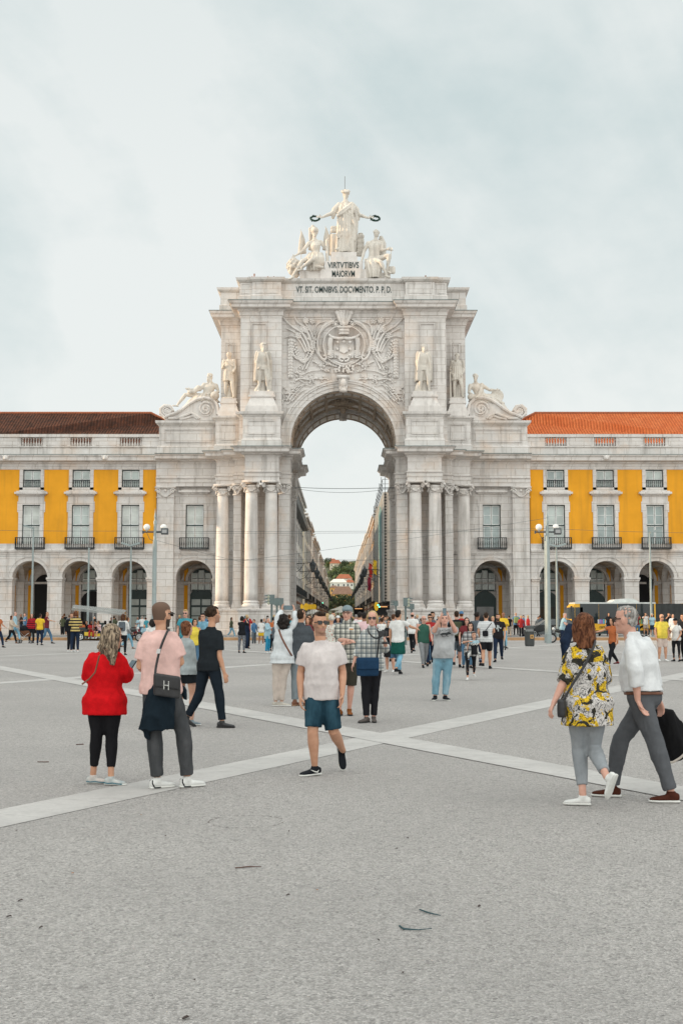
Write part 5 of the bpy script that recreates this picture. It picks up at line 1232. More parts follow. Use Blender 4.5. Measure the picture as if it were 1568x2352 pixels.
    if bottom:
        kind, bm = bottom[0], bottom[1]; opt = bottom[2] if len(bottom) > 2 else {}
        s = S(); tk = opt.get('waist', .30); TT = [interp_ring(T, t) for t in (-.16, -.10, -.03, .06, .16, tk)]; pad = opt.get('pad', .012)
        s.loft([(c, U * (1 + pad / np.linalg.norm(U)), W * (1 + pad / np.linalg.norm(W))) for c, U, W in TT], 18)
        nm = kind
        if kind in ('trousers', 'leggings', 'jeans'): fr = opt.get('len', .985); pd = opt.get('pad1', .022 if kind != 'leggings' else .004); leg_wear(s, fr, opt.get('pad0', .012 if kind != 'leggings' else .005), pd)
        elif kind == 'shorts': leg_wear(s, opt.get('len', .47), .016, opt.get('pad1', .030))
        elif kind == 'skirt':
            ln = opt.get('len', .5); fl = opt.get('flare', .05); hip = (J['hL'] + J['hR']) / 2; U, W = T[2][2], T[2][3]; rg = []
            kn = (J['kL'] + J['kR']) / 2; spread = np.linalg.norm((J['kL'] - J['kR'])[:2]) * .5
            for t in (0, .15, .4, .7, 1.0):
                c = hip + (kn - hip) * t * ln / .43; gr = 1 + .02 + fl * t * 2; rg.append((c, U * gr + unit(U) * (spread * .25 * t), W * gr + unit(W) * (spread * .5 * t)))
            s.loft(rg, 20)
        blob(nm, s, bm, root, vc, 3, wr)
    # ---- top
    if top:
        kind, tm = top[0], top[1]; opt = top[2] if len(top) > 2 else {}
        pad = opt.get('pad', .016); hem = opt.get('hem', .06); sl = opt.get('sleeve', 'short'); fl = opt.get('flare', .0)
        hip = (J['hL'] + J['hR']) / 2; top_ = (J['sL'] + J['sR']) / 2; TL = np.linalg.norm(top_ - hip); s = S(); rg = []
        hd_ = J.get('hemdir', -UP)
        base = interp_ring(T, .0)
        for t in (1.0, .6, .3): c = base[0] + hd_ * hem * t; w_ = pad + fl * t + .016; rg.append((c, base[1] * (1 + w_ / np.linalg.norm(base[1])), base[2] * (1 + w_ / np.linalg.norm(base[2]))))
        if hem <= .01: rg = []
        for t in [t for t in (0., .1, .2, .32, .45, .6, .75, .88, .97, 1.03) if t >= opt.get('t0', 0)]: 
            c, U, W = interp_ring(T, t); w_ = pad + (opt.get('loose', .012) if t < .7 else 0) + (.010 if t < .15 else 0); w_ = w_ if t < 1 else pad * .6; rg.append((c, U * (1 + w_ / np.linalg.norm(U)), W * (1 + w_ / np.linalg.norm(W))))
        c = J['neck']; rn = unit(J['sR'] - J['sL']); fn = unit(np.cross(UP, rn)); nr = (.072 if not fem else .068) * k
        s.loft(rg, 20); s.loft([(interp_ring(T, .93)[0], rn * .14 * k, fn * .085 * k), (lp(interp_ring(T, 1.0)[0], c, .4), rn * .10 * k, fn * .078 * k), (c + UP * opt.get('collar', .0) * k, rn * nr, fn * nr * .95)], 14)
        if opt.get('collar', 0) > 0.01: s.tube([c - UP * .01, c + UP * (opt['collar'] + .02) * k - fn * .01], [nr * 1.02, nr * .98], 14, True, True)
        if sl != 'none':
            for q in 'LR':
                sh, el, w_ = J['s' + q], J['e' + q], J['w' + q]; sp = opt.get('spad', .014)
                s.tube([J['neck'] - UP * .030 * k, lp(J['neck'], sh, .55) - UP * .026 * k, sh], [.042 * k, .046 * k, .048 * k], 10)
                if sl == 'short': pts = [sh, lp(sh, el, .3), lp(sh, el, opt.get('sl', .62))]; rs = [.046, .056, .060]
                elif sl == 'elbow': pts = [sh, lp(sh, el, .35), lp(sh, el, .8), el, lp(el, w_, .15)]; rs = [.046, .055, .054, .052, .056]
                else: e_ = .97 if sl == 'long' else .55; pts = [sh, lp(sh, el, .35), lp(sh, el, .8), el, lp(el, w_, e_ * .5), lp(el, w_, e_)]; rs = [.046, .054, .050, .050, .046, .034 if sl == 'long' else .042]
                s.tube(pts, [x * k * arm + (sp if i else .008) for i, x in enumerate(rs)], 14, flat1=True)
        blob(kind, s, tm, root, vc, 3, wr)
    # ---- shoes
    if shoes:
        sm, solem = shoes[0], shoes[1]; hgt = shoes[2] if len(shoes) > 2 else 1.
        for q in 'LR':
            an = J['a' + q]; tdir = J.get('foot' + q); tdir = unit(f + r_out(J, q) * .22) if tdir is None else unit(tdir); dn = foot_down(tdir); rt = unit(np.cross(tdir, -dn)); fk = k * (.92 if fem else 1.)
            s = S(); rg = []
            for x, w, h0, h1 in ((-.075, .022, .058, .02), (-.065, .030, .072, .0), (-.03, .034, .075, -.002), (.01, .035, .07, -.002), (.05, .039, .058, -.002), (.10, .045, .046, -.002), (.145, .044, .038, 0.), (.175, .034, .030, .003), (.192, .016, .018, .006)):
                cc = an + tdir * x * fk + dn * (.088 * fk) - dn * (h0 + h1) / 2 * fk; rg.append((cc, rt * w * fk, -dn * (h0 - h1) / 2 * fk))
            s.loft(rg, 14, 2.4)
            s.tube([an + dn * .04 * fk, an + dn * .0 - UP * .0 + dn * (.02 - .03 * hgt) * fk], [.043 * fk, .041 * fk], 12, True, True)
            if lod == 0: blob('shoe', s, sm, root, .028, 1); continue
            so = blob('shoe', s, sm, root, .009 if lod >= 2 else .016, 2)
            s = S(); th = .024 * fk
            poly = [(-.082, .018), (-.07, .034), (-.02, .037), (.05, .041), (.11, .049), (.155, .046), (.185, .034), (.2, .012)]
            rg = [(an + tdir * x * fk + dn * (.082 * fk + th / 2 - .006), rt * w * fk, dn * th / 2) for x, w in poly]; s.loft(rg, 12, 4.)
            so2 = blob('sole', s, solem, so, .009 if lod >= 2 else .014, 1)
    # ---- hair
    h = lambda x, y, z: hc + (hr * x + hf * y + hu * z) * hk
    if hair:
        hk_, hm = hair[0], HAIRM[hair[1]]; s = S(); E = lambda x, y, z, a, b, c: s.ell(h(x, y, z), (a * hk, b * hk, c * hk), (hr, hf, hu), 14, 9)
        vh = vb * 1.3; w_ = (.006, 30.) if lod >= 2 else None
        if hk_ == 'short': E(0, -.020, .042, .0795, .098, .088); E(0, -.050, -.015, .070, .056, .06); E(0, .02, .085, .064, .060, .040); E(0, -.005, .035, .0815, .070, .045); E(0, -.004, .072, .076, .084, .056)
        elif hk_ == 'quiff': E(0, -.022, .045, .084, .102, .094); E(0, -.055, -.015, .074, .06, .07); E(0, .045, .100, .062, .05, .036)
        elif hk_ == 'curly':
            for i in range(46):
                a = rnd.uniform(0, 6.28); z = rnd.uniform(-.6, 1.0); q = math.sqrt(max(0, 1 - z * z)); y = math.sin(a) * q
                if y > .35 and z < .45: continue
                E(math.cos(a) * q * .085, -.02 + y * .098, .045 + z * .085, .026, .026, .026)
            E(0, -.03, .04, .088, .1, .09)
        elif hk_ == 'bigcurly':
            E(0, -.045, .0, .105, .105, .12)
            for i in range(70):
                a = rnd.uniform(0, 6.28); z = rnd.uniform(-1, 1); q = math.sqrt(1 - z * z); y = math.sin(a) * q
                if y > .4: continue
                E(math.cos(a) * q * .11, -.04 + y * .11, -.01 + z * .14, .03, .03, .03)
        elif hk_ in ('bob', 'long', 'wavy'):
            E(0, -.02, .042, .088, .106, .094)
            Ld = dict(bob=.13, long=.30, wavy=.36)[hk_] * (hair[2] if len(hair) > 2 else 1); wd = dict(bob=.094, long=.088, wavy=.132)[hk_]
            dn = -UP; rg = []
            for t in (0, .15, .35, .6, .85, 1.0):
                c = h(0, -.035 - (.02 if hk_ != 'bob' else .0) * t, .03) + dn * Ld * t * hk * 1.0 ; rg.append((c, hr * wd * hk * (1 + .12 * math.sin(3 * t) - .45 * max(0, t - .7)), hf * (.082 - .035 * t) * hk))
            s.loft(rg, 16)
            for q in (-1, 1): s.tube([h(q * .07, .02, .05), h(q * .083, .012, -.02), h(q * .088, -.005, -.08 if hk_ == 'bob' else -.12)], [.026 * hk, .026 * hk, .018 * hk], 8)
            if hk_ == 'wavy':
                for i in range(40):
                    a = rnd.uniform(-1, 1); t = rnd.uniform(0, 1.0); p0 = h(a * .10, -.06 - .03 * math.cos(a), .06) + dn * Ld * t * .55
                    s.tube([p0, p0 + V(rnd.uniform(-.03, .03), rnd.uniform(-.02, .02), -.06), p0 + V(rnd.uniform(-.05, .05), rnd.uniform(-.03, .02), -.12)], [.022, .02, .010], 6)
        elif hk_ == 'bun': E(0, -.022, .042, .083, .102, .092); E(0, -.055, -.01, .074, .06, .07); E(0, -.1, .085, .04, .04, .04)
        elif hk_ == 'pony': E(0, -.022, .042, .083, .102, .092); E(0, -.055, -.01, .074, .06, .07); s.tube([h(0, -.1, .06), h(0, -.14, .0), h(0, -.12, -.14)], [.03 * hk, .032 * hk, .015 * hk], 8)
        elif hk_ == 'fringe': E(0, -.06, -.02, .078, .055, .06)
        blob('hair', s, hm, root, vh, 1, w_)
    if 'shades' in feat or 'glasses' in feat:
        mb = MB(); P = lambda v: Vector(v.tolist())
        for q in (-1, 1):
            c = h(q * .034, .090, .004)
            if 'shades' in feat: mb.obox(c, P(hr * .026 * hk), P(hf * .004), P(hu * .019 * hk), 0)
            else:
                mb.tube([P(c + hr * .027 * hk * math.cos(a * .785) + hu * .018 * hk * math.sin(a * .785)) for a in range(8)], .0035, 4, 1, close=True)
            mb.obox(h(q * .072, .045, .01), P(hr * .003), P(hf * .052 * hk), P(hu * .005 * hk), 1)
        mb.obox(h(0, .1, .012), P(hr * .012), P(hf * .003), P(hu * .004), 1); mb.build('glasses' if 'glasses' in feat else 'sunglasses', [SHADES, RIM], root)
    if hd:    # head wear
        kind, m_ = hd; s = S()
        if kind == 'cap':
            s.ell(h(0, -.012, .062), (.09 * hk, .112 * hk, .078 * hk), (hr, hf, hu), 16, 8)
            s.loft([(h(0, .05, .062), hr * .075 * hk, hu * .006), (h(0, .11, .057), hr * .072 * hk, hu * .006), (h(0, .155, .045), hr * .045 * hk, hu * .005)], 12)
        elif kind == 'hat':
            s.ell(h(0, -.01, .075), (.09 * hk, .108 * hk, .075 * hk), (hr, hf, hu), 14, 8); s.loft([(h(0, -.01, .05), hr * .16 * hk, hf * .17 * hk), (h(0, -.01, .062), hr * .155 * hk, hf * .165 * hk)], 18)
        elif kind == 'headshades':
            s.ell(h(0, .075, .085), (.075 * hk, .014, .02), (hr, hf, hu), 10, 5)
        elif kind == 'sidecap': s.loft([(h(0, 0, .06), hr * .09 * hk, hf * .105 * hk), (h(0, 0, .12), hr * .1 * hk, hf * .11 * hk), (h(0, 0, .15), hr * .07 * hk, hf * .08 * hk)], 14)
        elif kind == 'helmet': s.ell(h(0, -.02, .05), (.1 * hk, .12 * hk, .11 * hk), (hr, hf, hu), 14, 8); s.loft([(h(0, .09, .13), hr * .015 * hk, hf * .02 * hk), (h(0, .0, .2), hr * .02 * hk, hf * .08 * hk), (h(0, -.12, .13), hr * .02 * hk, hf * .05 * hk)], 8)
        blob('cap' if kind in ('cap', 'sidecap') else ('hat' if kind == 'hat' else ('helmet' if kind == 'helmet' else 'head_sunglasses')), s, m_, root, vb * 1.1, 1)
def r_out(J, q): return unit(J['hR'] - J['hL']) * (1 if q == 'R' else -1)
def foot_down(td):
    h = td - UP * td[2]; n = np.linalg.norm(h)
    if n < .05: return unit(V(0, 1, 0))
    h = h / n; return -unit(np.cross(np.cross(h, UP), td)) if False else -unit(UP - td * td.dot(UP))
# ---- things carried
def strap(pts, m, label, cat='strap', r=.012, name='bag_strap', parent=None):
    o = MB(); P = [Vector(tuple(p)) for p in pts]
    for _ in range(2):
        Q = [P[0]]
        for a, b_ in zip(P, P[1:]): Q += [a.lerp(b_, .25), a.lerp(b_, .75)]
        Q.append(P[-1]); P = Q
    o.tube(P, r, 6); return o.build(name, m, parent)
def bag(name, c, sz, yaw, m, label, cat, lod=1, straps=None, strap_m=None, flap=None, voxel=None):
    root = empty(name, tuple(c), label, cat); a = R(yaw); f = V(math.sin(a), -math.cos(a), 0); r = V(-math.cos(a), -math.sin(a), 0); c = V(*c)
    s = S(); rg = [(c + UP * sz[2] * t, r * sz[0] * w, f * sz[1] * w) for t, w in ((-.5, .9), (-.42, 1), (0, 1.03), (.42, .97), (.5, .85))]; s.loft(rg, 16, 4.)
    if name == 'backpack': s.ell(c - f * sz[1] * .9 * 0 + f * -0.0 + (-f) * sz[1] * .7 - UP * sz[2] * .2, (sz[0] * .8, sz[1] * .6, sz[2] * .22), (r, f, UP), 10, 6)
    blob('bag_body', s, m, root, voxel or (.012 if lod >= 2 else .02), 2)
    if flap is not None:
        fl = S(); fl.loft([(c + UP * sz[2] * .56, r * sz[0] * 1.0, f * sz[1] * 1.05), (c + UP * sz[2] * .4 + f * .012, r * sz[0] * 1.04, f * sz[1] * 1.15), (c - UP * sz[2] * .12 + f * .012, r * sz[0] * 1.02, f * sz[1] * 1.1)], 16, 4.); blob('flap', fl, flap, root, voxel or .012, 1)
    for st_ in (straps or []): strap(st_, strap_m or m, None, parent=root, r=.012)
    return root
def phone(c, n, up_, label, cat='phone', sz=(.036, .005, .075)):
    c = Vector(tuple(c)); n = Vector(tuple(n)).normalized(); u_ = Vector(tuple(up_)).normalized(); r_ = n.cross(u_).normalized(); u_ = r_.cross(n)
    root = empty('phone', tuple(c), label, cat); mb = MB(); mb.obox(c, r_ * sz[0], n * sz[1], u_ * sz[2]); mb.build('phone_case', plain('phone_black', (.02, .025, .03), .35), root)
    mb = MB(); mb.obox(c + n * (sz[1] + .0015), r_ * sz[0] * .9, n * .001, u_ * sz[2] * .92); mb.build('screen', plain('phone_screen', (.10, .16, .19), .15), root)
    return root
def person(label, J, **kw):
    g = (J['aL'] + J['aR']) / 2; root = empty('person', (float(g[0]), float(g[1]), float(J.get('gz', 0))), label, 'person', kw.pop('group', None)); build_person(root, J, **kw); return root

def belt(root, J, t, m, fem=False, bulk=1., belly=0., pad=.034):
    T = torso_rings(J, fem, bulk, belly); mb = MB(); v = []; n = 28
    for tt, w in ((t - .024, pad), (t + .024, pad), (t + .024, pad - .012), (t - .024, pad - .012)):
        c, U, W = interp_ring(T, tt); U = U * (1 + w / np.linalg.norm(U)); W = W * (1 + w / np.linalg.norm(W))
        for i in range(n): a = 2 * math.pi * i / n; v.append(tuple(c + U * math.cos(a) + W * math.sin(a)))
    f = [(k * n + i, k * n + (i + 1) % n, ((k + 1) % 4) * n + (i + 1) % n, ((k + 1) % 4) * n + i) for k in range(4) for i in range(n)]
    mb.add(v, f); return mb.build('belt', m, root, True)
# ================================================================== people close to the camera
def P_(D, px, py, dy=0.): q = at(px, py, D + dy); return V(*q)
def NJ(D, k, f, hf, gz=0, **kw):
    J = dict(k=k, f=unit(V(f[0], f[1], 0)), hf=unit(V(*hf)), gz=gz)
    for n, v in kw.items():
        if n[:4] == 'foot' or n in ('dL', 'dR', 'tL', 'tR', 'pL', 'pR', 'hup', 'hemdir'): J[n] = V(*v)
        elif n in ('cL', 'cR', 'hk'): J[n] = v
        else: J[n] = P_(D, *v)
    return J
cl = cloth
RUBW = plain('white_rubber', (.66, .66, .63), .6); RUBT = plain('tan_rubber', (.34, .2, .12), .7); RUBB = plain('black_rubber', (.02, .02, .02), .7)
LEATH = plain('black_leather', (.018, .018, .02), .4, nz=.3, scale=20); LBR = plain('brown_leather', (.16, .06, .03), .5, nz=.2, scale=20)
METAL = plain('steel_buckle', (.55, .55, .55), .3, 1)

# 1 man in pale t-shirt, centre
J = NJ(13.2, .99, (.12, -1), (.42, -.9, .04), head=(734, 1432), neck=(736, 1470), sR=(702, 1486), sL=(774, 1484), eR=(690, 1546, .02), wR=(690, 1600, -.05), eL=(787, 1543, .03), wL=(786, 1595, -.06),
       hR=(724, 1580), hL=(751, 1580), kR=(718, 1683, -.08), kL=(766, 1680, -.02), aR=(722.5, 1755, .0), aL=(787, 1724, .32), footR=(-.8, -.6, -.02), footL=(.16, -.42, -.9), hk=.95, cR=.45, cL=.4)
g1 = person('man walking forward in pale grey t-shirt, denim shorts, dark sunglasses and black trainers', J, skin_m=SKM, bulk=1.04, belly=.02, lod=3, feat=('stubble', 'shades'), hair=('quiff', 'dbrown'),
       top=('t_shirt', cl('pale_heather', (.60, .55, .54)), dict(hem=.13, loose=.008, pad=.014, sl=.72, spad=.020, flare=.0)), bottom=('shorts', cl('dark_denim', (.012, .036, .055), kind='denim', c2=(.04, .10, .14)), dict(len=.50, pad1=.034)),
       shoes=(cl('black_knit', (.014, .016, .02)), RUBW, .6))
for q, w in (('R', V(-.62, .78, 0)), ('L', V(.95, .3, 0))):
    a = J['a' + q]; td = unit(J['foot' + q]); dn = foot_down(td); side = unit(np.cross(td, -dn)); side = side if side.dot(V(0, -1, 0)) + side.dot(V(1, 0, 0)) * .6 > 0 else -side
    mb = MB(); pts = [a + td * x * .98 + dn * (.05 + z) + side * .046 for x, z in ((-.02, -.008), (.0, .014), (.035, .004), (.085, -.018))]; mb.tube([Vector(tuple(p)) for p in pts], [.003, .009, .007, .002], 5); mb.build('shoe_emblem', RUBW, g1)
mb = MB(); wv = J['wL'] + V(-.012, -.03, -.115); mb.tube([Vector(tuple(wv + V(.011 * math.cos(t), .011 * math.sin(t), 0))) for t in np.arange(0, 6.2, .7)], .003, 5, close=True); mb.build('ring', METAL, g1)

# 2 man in pink t-shirt with black bag
J = NJ(12.2, 1.03, (.35, .94), (.62, .78, .0), head=(371, 1412), neck=(371, 1446), sL=(337, 1463), sR=(397, 1462), eL=(322, 1530), wL=(337, 1543, .28), eR=(414, 1521, .03), wR=(401, 1528, .30),
       hL=(350, 1588), hR=(389, 1588), kL=(354, 1692, -.02), kR=(421, 1683, .05), aL=(361, 1787, 0), aR=(430, 1781, .08), footL=(.78, .62, 0), footR=(.8, .6, 0), hk=1.06)
g2 = person('man seen from behind in pink t-shirt with navy sweatshirt tied round his waist', J, skin_m=SKM, bulk=1.06, lod=3, feat=('buzz', 'beard', 'shades'),
       top=('t_shirt', cl('pink_cotton', (.70, .46, .42)), dict(hem=.03, loose=.012, pad=.014, sl=.80, spad=.020)), bottom=('jeans', cl('charcoal_denim', (.055, .058, .062), kind='denim', c2=(.10, .10, .105)), dict(pad1=.026)),
       shoes=(cl('white_trainer', (.70, .70, .68)), RUBW, .9))
J2 = J
s = S(); D = 12.2
def wrap_loft(D, rows, n=18, yc=0): 
    s = S(); rg = []
    for (x0, x1, y, dep, dy) in rows:
        a, b_ = P_(D, x0, y, dy), P_(D, x1, y, dy); rg.append(((a + b_) / 2, (b_ - a) / 2, V(0, dep, 0)))
    s.loft(rg, n); return s
NAVY = cl('navy_sweat', (.010, .018, .026))
s = wrap_loft(12.15, ((345, 402, 1560, .14, .02), (338, 406, 1580, .16, .0), (328, 407, 1610, .16, -.02), (320, 406, 1645, .14, -.04), (313, 401, 1678, .11, -.05)))
s.tube([P_(12.1, 336, 1668), P_(12.1, 337, 1690), P_(12.1, 341, 1696)], [.05, .04, .03], 10); s.tube([P_(12.3, 408, 1570, .1), P_(12.3, 422, 1590, .12), P_(12.3, 428, 1606, .12)], [.04, .05, .035], 10)
blob('tied_sweatshirt', s, NAVY, g2, .014, 3, (.016, 6.))
hb = empty('handbag', tuple(P_(11.95, 383, 1573)), 'black leather crossbody bag with silver studs on the back of the man in pink', 'handbag')
a, b_ = P_(11.98, 353, 1560), P_(11.98, 415, 1569); hc_ = (a + b_) / 2 + V(0, 0, -.05); ux = (b_ - a) / 2
s = S(); s.loft([(hc_ + UP * z, ux * w, V(0, .045, 0)) for z, w in ((-.10, .96), (-.09, 1), (.0, 1), (.085, .97), (.095, .9))], 18, 5.); blob('bag_body', s, LEATH, hb, .01, 1)
s = S(); s.loft([(hc_ + UP * z + V(0, -.012, 0), ux * w, V(0, .045, 0)) for z, w in ((-.02, .98), (.02, 1.01), (.10, 1.0), (.11, .93))], 18, 5.); blob('flap', s, LEATH, hb, .01, 1)
mb = MB(); c = hc_ + V(0, -.064, .012); xx = unit(ux)
for dx in (-.022, .022):
    for i in range(7): q = c + xx * dx + UP * (i - 3) * .012; mb.ell(tuple(q), (.0055, .004, .0055), 6, 4)
for i in (-1, 0, 1): q = c + xx * .012 * i; mb.ell(tuple(q), (.0055, .004, .0055), 6, 4)
mb.build('studs', RUBW, hb)
strap([hc_ - ux * .9 + UP * .09, P_(12.0, 358, 1530), P_(12.0, 368, 1488), P_(12.02, 384, 1450), P_(12.2, 389, 1444), P_(12.5, 386, 1460)], LEATH, None, parent=hb, r=.013)
mb = MB(); q = P_(11.97, 364, 1496); mb.obox(tuple(q), (.018, 0, 0), (0, .006, 0), (.004, 0, .022)); mb.build('buckle', METAL, hb)
mb = MB(); q = J['aL']; tt = []
tq = lp(J['eR'], J['sR'], .22) + V(.005, -.052, 0); text('believe', 0, .085, 0, 0, .022, 'tattoo', RIM, g2, thick=.003, face=(((.96, 0, -.1), (.1, 1, 0), (.1, 0, 1)), tuple(tq - V(.05, 0, 0))))

# 3 woman in red jumper
J = NJ(12.5, .915, (.25, .97), (.72, .68, -.1), head=(258, 1462), neck=(248, 1490), sL=(213, 1509), sR=(270, 1507), eL=(201, 1553, .02), wL=(222, 1566, .26), eR=(291, 1555, .05), wR=(294, 1540, .28),
       hL=(224, 1612), hR=(258, 1612), kL=(222, 1690), kR=(256, 1696), aL=(214, 1766, .05), aR=(255, 1772, -.06), footL=(.97, -.05, 0), footR=(.97, -.2, 0), hk=1.0)
g3 = person('woman in a long red jumper and black leggings with streaked wavy hair', J, skin_m=SKM, fem=True, bulk=1.24, lod=3, hair=('wavy', 'mixed', .9), hd=('headshades', SHADES),
       top=('jumper', cl('red_wool', (.55, .007, .011), nz=.25), dict(hem=.13, loose=.012, pad=.014, sleeve='long', spad=.024, flare=.0)), bottom=('leggings', cl('black_jersey', (.012, .012, .014)), dict(len=.88)),
       shoes=(cl('blue_tan_trainer', (.62, .56, .52), kind='denim', c2=(.30, .42, .45)), RUBW, .8))
J3 = J
mb = MB(); mb.tube([Vector(tuple(P_(12.3, *p))) for p in ((228, 1506), (222, 1530), (218, 1545), (205, 1560), (188, 1572))], .009, 5); mb.build('bag_strap', LBR, g3)
ph = phone(P_(12.75, 300, 1531), (-.4, -.6, .6), (.3, .3, .8), 'smartphone held by the woman in the red jumper')

# 4 man in black t-shirt walking right
J = NJ(18.85, 1.02, (.78, .62), (.85, .5, .05), head=(490, 1413), neck=(485, 1439), sL=(464, 1453, .06), sR=(503, 1455, -.06), eR=(504, 1508, -.1), wR=(515, 1546, -.08), eL=(470, 1500, .12), wL=(478, 1538, .2),
       hL=(470, 1530, .05), hR=(490, 1530, -.05), kL=(457, 1598, .1), kR=(504, 1598, -.05), aL=(431, 1645, .15), aR=(510, 1654, -.05), footL=(.8, .2, -.45), footR=(.98, -.15, 0), hk=1.02)
person('man in black t-shirt and dark trousers striding to the right', J, skin_m=SKM, lod=2, feat=('stubble',), hair=('curly', 'dbrown'),
       top=('t_shirt', cl('black_cotton', (.016, .020, .024)), dict(hem=.08, loose=.012, sl=.75, spad=.02)), bottom=('trousers', cl('midnight_trousers', (.012, .018, .026)), dict(pad1=.022)), shoes=(LEATH, RUBB, .8))
# 5 woman in grey cardigan
J = NJ(19.3, .91, (.6, .8), (.8, .55, -.05), head=(429, 1443), neck=(427, 1464), sL=(412, 1474, .04), sR=(438, 1475, -.04), eR=(443, 1512, -.04), wR=(454, 1540, .05), eL=(408, 1512), wL=(415, 1540, .15),
       hL=(418, 1541), hR=(437, 1541), kL=(415, 1595, .1), kR=(443, 1597), aL=(405, 1638, .15), aR=(440, 1651, -.05), footL=(.7, .4, -.5), footR=(.9, -.35, 0))
person('woman with brown bob in pale grey cardigan and black shorts beside the pink t-shirt', J, skin_m=SKL, fem=True, bulk=1.05, lod=2, hair=('bob', 'chestnut', 1.25),
       top=('cardigan', cl('pale_grey_knit', (.34, .38, .39)), dict(hem=.06, sleeve='long', loose=.015, flare=.01, spad=.018)), bottom=('shorts', cl('black_cotton', (.016, .020, .024)), dict(len=.26)), shoes=(cl('grey_blue_trainer', (.22, .27, .30)), RUBW, .7))
# 6 man in cap with crossed arms
J = NJ(21.1, 1.03, (-.1, -1), (-.28, -.96, .02), head=(797, 1409), neck=(797, 1428), sR=(776, 1439), sL=(818, 1437), eR=(774, 1470, -.02), wR=(800, 1471, -.27), eL=(822, 1470, -.02), wL=(790, 1478, -.22),
       hR=(786, 1514), hL=(808, 1514), kR=(781, 1572, -.05), kL=(806, 1570, .03), aR=(779, 1627, -.05), aL=(802, 1625, .1), footR=(-.55, -.83, 0), footL=(.1, -1, 0), hk=1.02)
g6 = person('older man in grey cap and checked shirt standing with folded arms', J, skin_m=SKP, lod=2, feat=('glasses',), hair=('fringe', 'grey'), hd=('cap', cl('grey_blue_cap', (.20, .25, .27))),
       top=('shirt', cl('dark_check', (.60, .59, .52), kind='plaid', c2=(.045, .055, .055), c3=(.02, .03, .05), sc_=1.0), dict(hem=.07, loose=.022, pad=.02, sl=.8, spad=.024, collar=.02)), bottom=('shorts', cl('dark_khaki', (.045, .042, .032)), dict(len=.52, pad1=.04)), shoes=(cl('orange_brown_suede', (.22, .08, .025)), RUBB, .8))
mb = MB(); q = P_(20.85, 806, 1444); mb.obox(tuple(q), (.045, 0, 0), (0, .004, 0), (.004, 0, .028)); q2 = q + V(.004, -.006, -.01); mb.obox(tuple(q2), (.034, 0, 0), (0, .003, 0), (0, 0, .010), 1); mb.build('name_badge', [RUBW, plain('badge_orange', (.6, .25, .05), .5)], g6)
# 7 woman in checked shirt with camera
J = NJ(19.8, .985, (-.05, -1), (-.12, -.99, .0), head=(855, 1421), neck=(854, 1441), sR=(836, 1453), sL=(871, 1452), eR=(823, 1492, .02), wR=(812, 1523, -.02), eL=(886, 1493, -.02), wL=(884, 1474, -.2),
       hR=(841, 1527), hL=(863, 1527), kR=(839, 1587, -.05), kL=(861, 1586), aR=(841, 1644, -.08), aL=(858, 1644), footR=(-.72, -.7, 0), footL=(.05, -1, 0), dL=(-.1, -.1, 1), pL=(-.6, -.3, 0), cL=.8)
g7 = person('woman with blond bob and sunglasses in a checked shirt and black jeans', J, skin_m=SKP, fem=True, bulk=1.02, lod=2, feat=('shades',), hair=('bob', 'blond', .9),
       top=('shirt', cl('blue_white_check', (.64, .64, .60), kind='plaid', c2=(.13, .16, .18), c3=(.03, .05, .07), sc_=.9), dict(hem=.10, loose=.015, sleeve='threequarter', collar=.02, spad=.022)), bottom=('jeans', cl('black_denim', (.014, .014, .017)), dict(pad1=.016)), shoes=(cl('brown_grey_suede', (.10, .085, .08)), RUBB, .8))
cm = empty('camera', tuple(P_(19.45, 881, 1456)), 'black camera held up by the woman in the checked shirt', 'camera'); q = Vector(tuple(P_(19.42, 880, 1456)))
mb = MB(); mb.obox(q, (.065, .0, .0), (0, .028, 0), (0, 0, .045)); mb.obox(q + Vector((0, 0, .05)), (.024, 0, 0), (0, .024, 0), (0, 0, .014)); mb.build('camera_body', LEATH, cm)
mb = MB(); mb.tube([q + Vector((-.01, -.02, 0)), q + Vector((-.03, -.1, 0)), q + Vector((-.04, -.13, 0))], [.04, .038, .042], 14); mb.build('lens', LEATH, cm)
bg7 = bag('shoulder_bag', P_(19.5, 844, 1533), (.175, .075, .27), 8, cl('navy_nylon', (.012, .035, .075)), 'navy nylon shoulder bag at the hip of the woman in the checked shirt', 'bag', 2,
    [[P_(19.5, 865, 1517), P_(19.55, 868, 1490), P_(19.6, 871, 1455), P_(19.8, 866, 1445), P_(20.0, 855, 1455)]], cl('black_webbing', (.012, .013, .018)), flap=cl('navy_nylon2', (.014, .04, .085)))
strap([P_(19.5, 876, 1462), P_(19.55, 860, 1468), P_(19.65, 845, 1452), P_(19.8, 845, 1443)], LEATH, None, parent=cm, r=.014)
mb = MB(); q = J['wL'] - V(0, 0, .02); mb.tube([Vector(tuple(q + V(.036 * math.cos(t), .036 * math.sin(t), 0))) for t in np.arange(0, 6.2, .5)], .018, 6, close=True); mb.build('wristband', LEATH, g7)
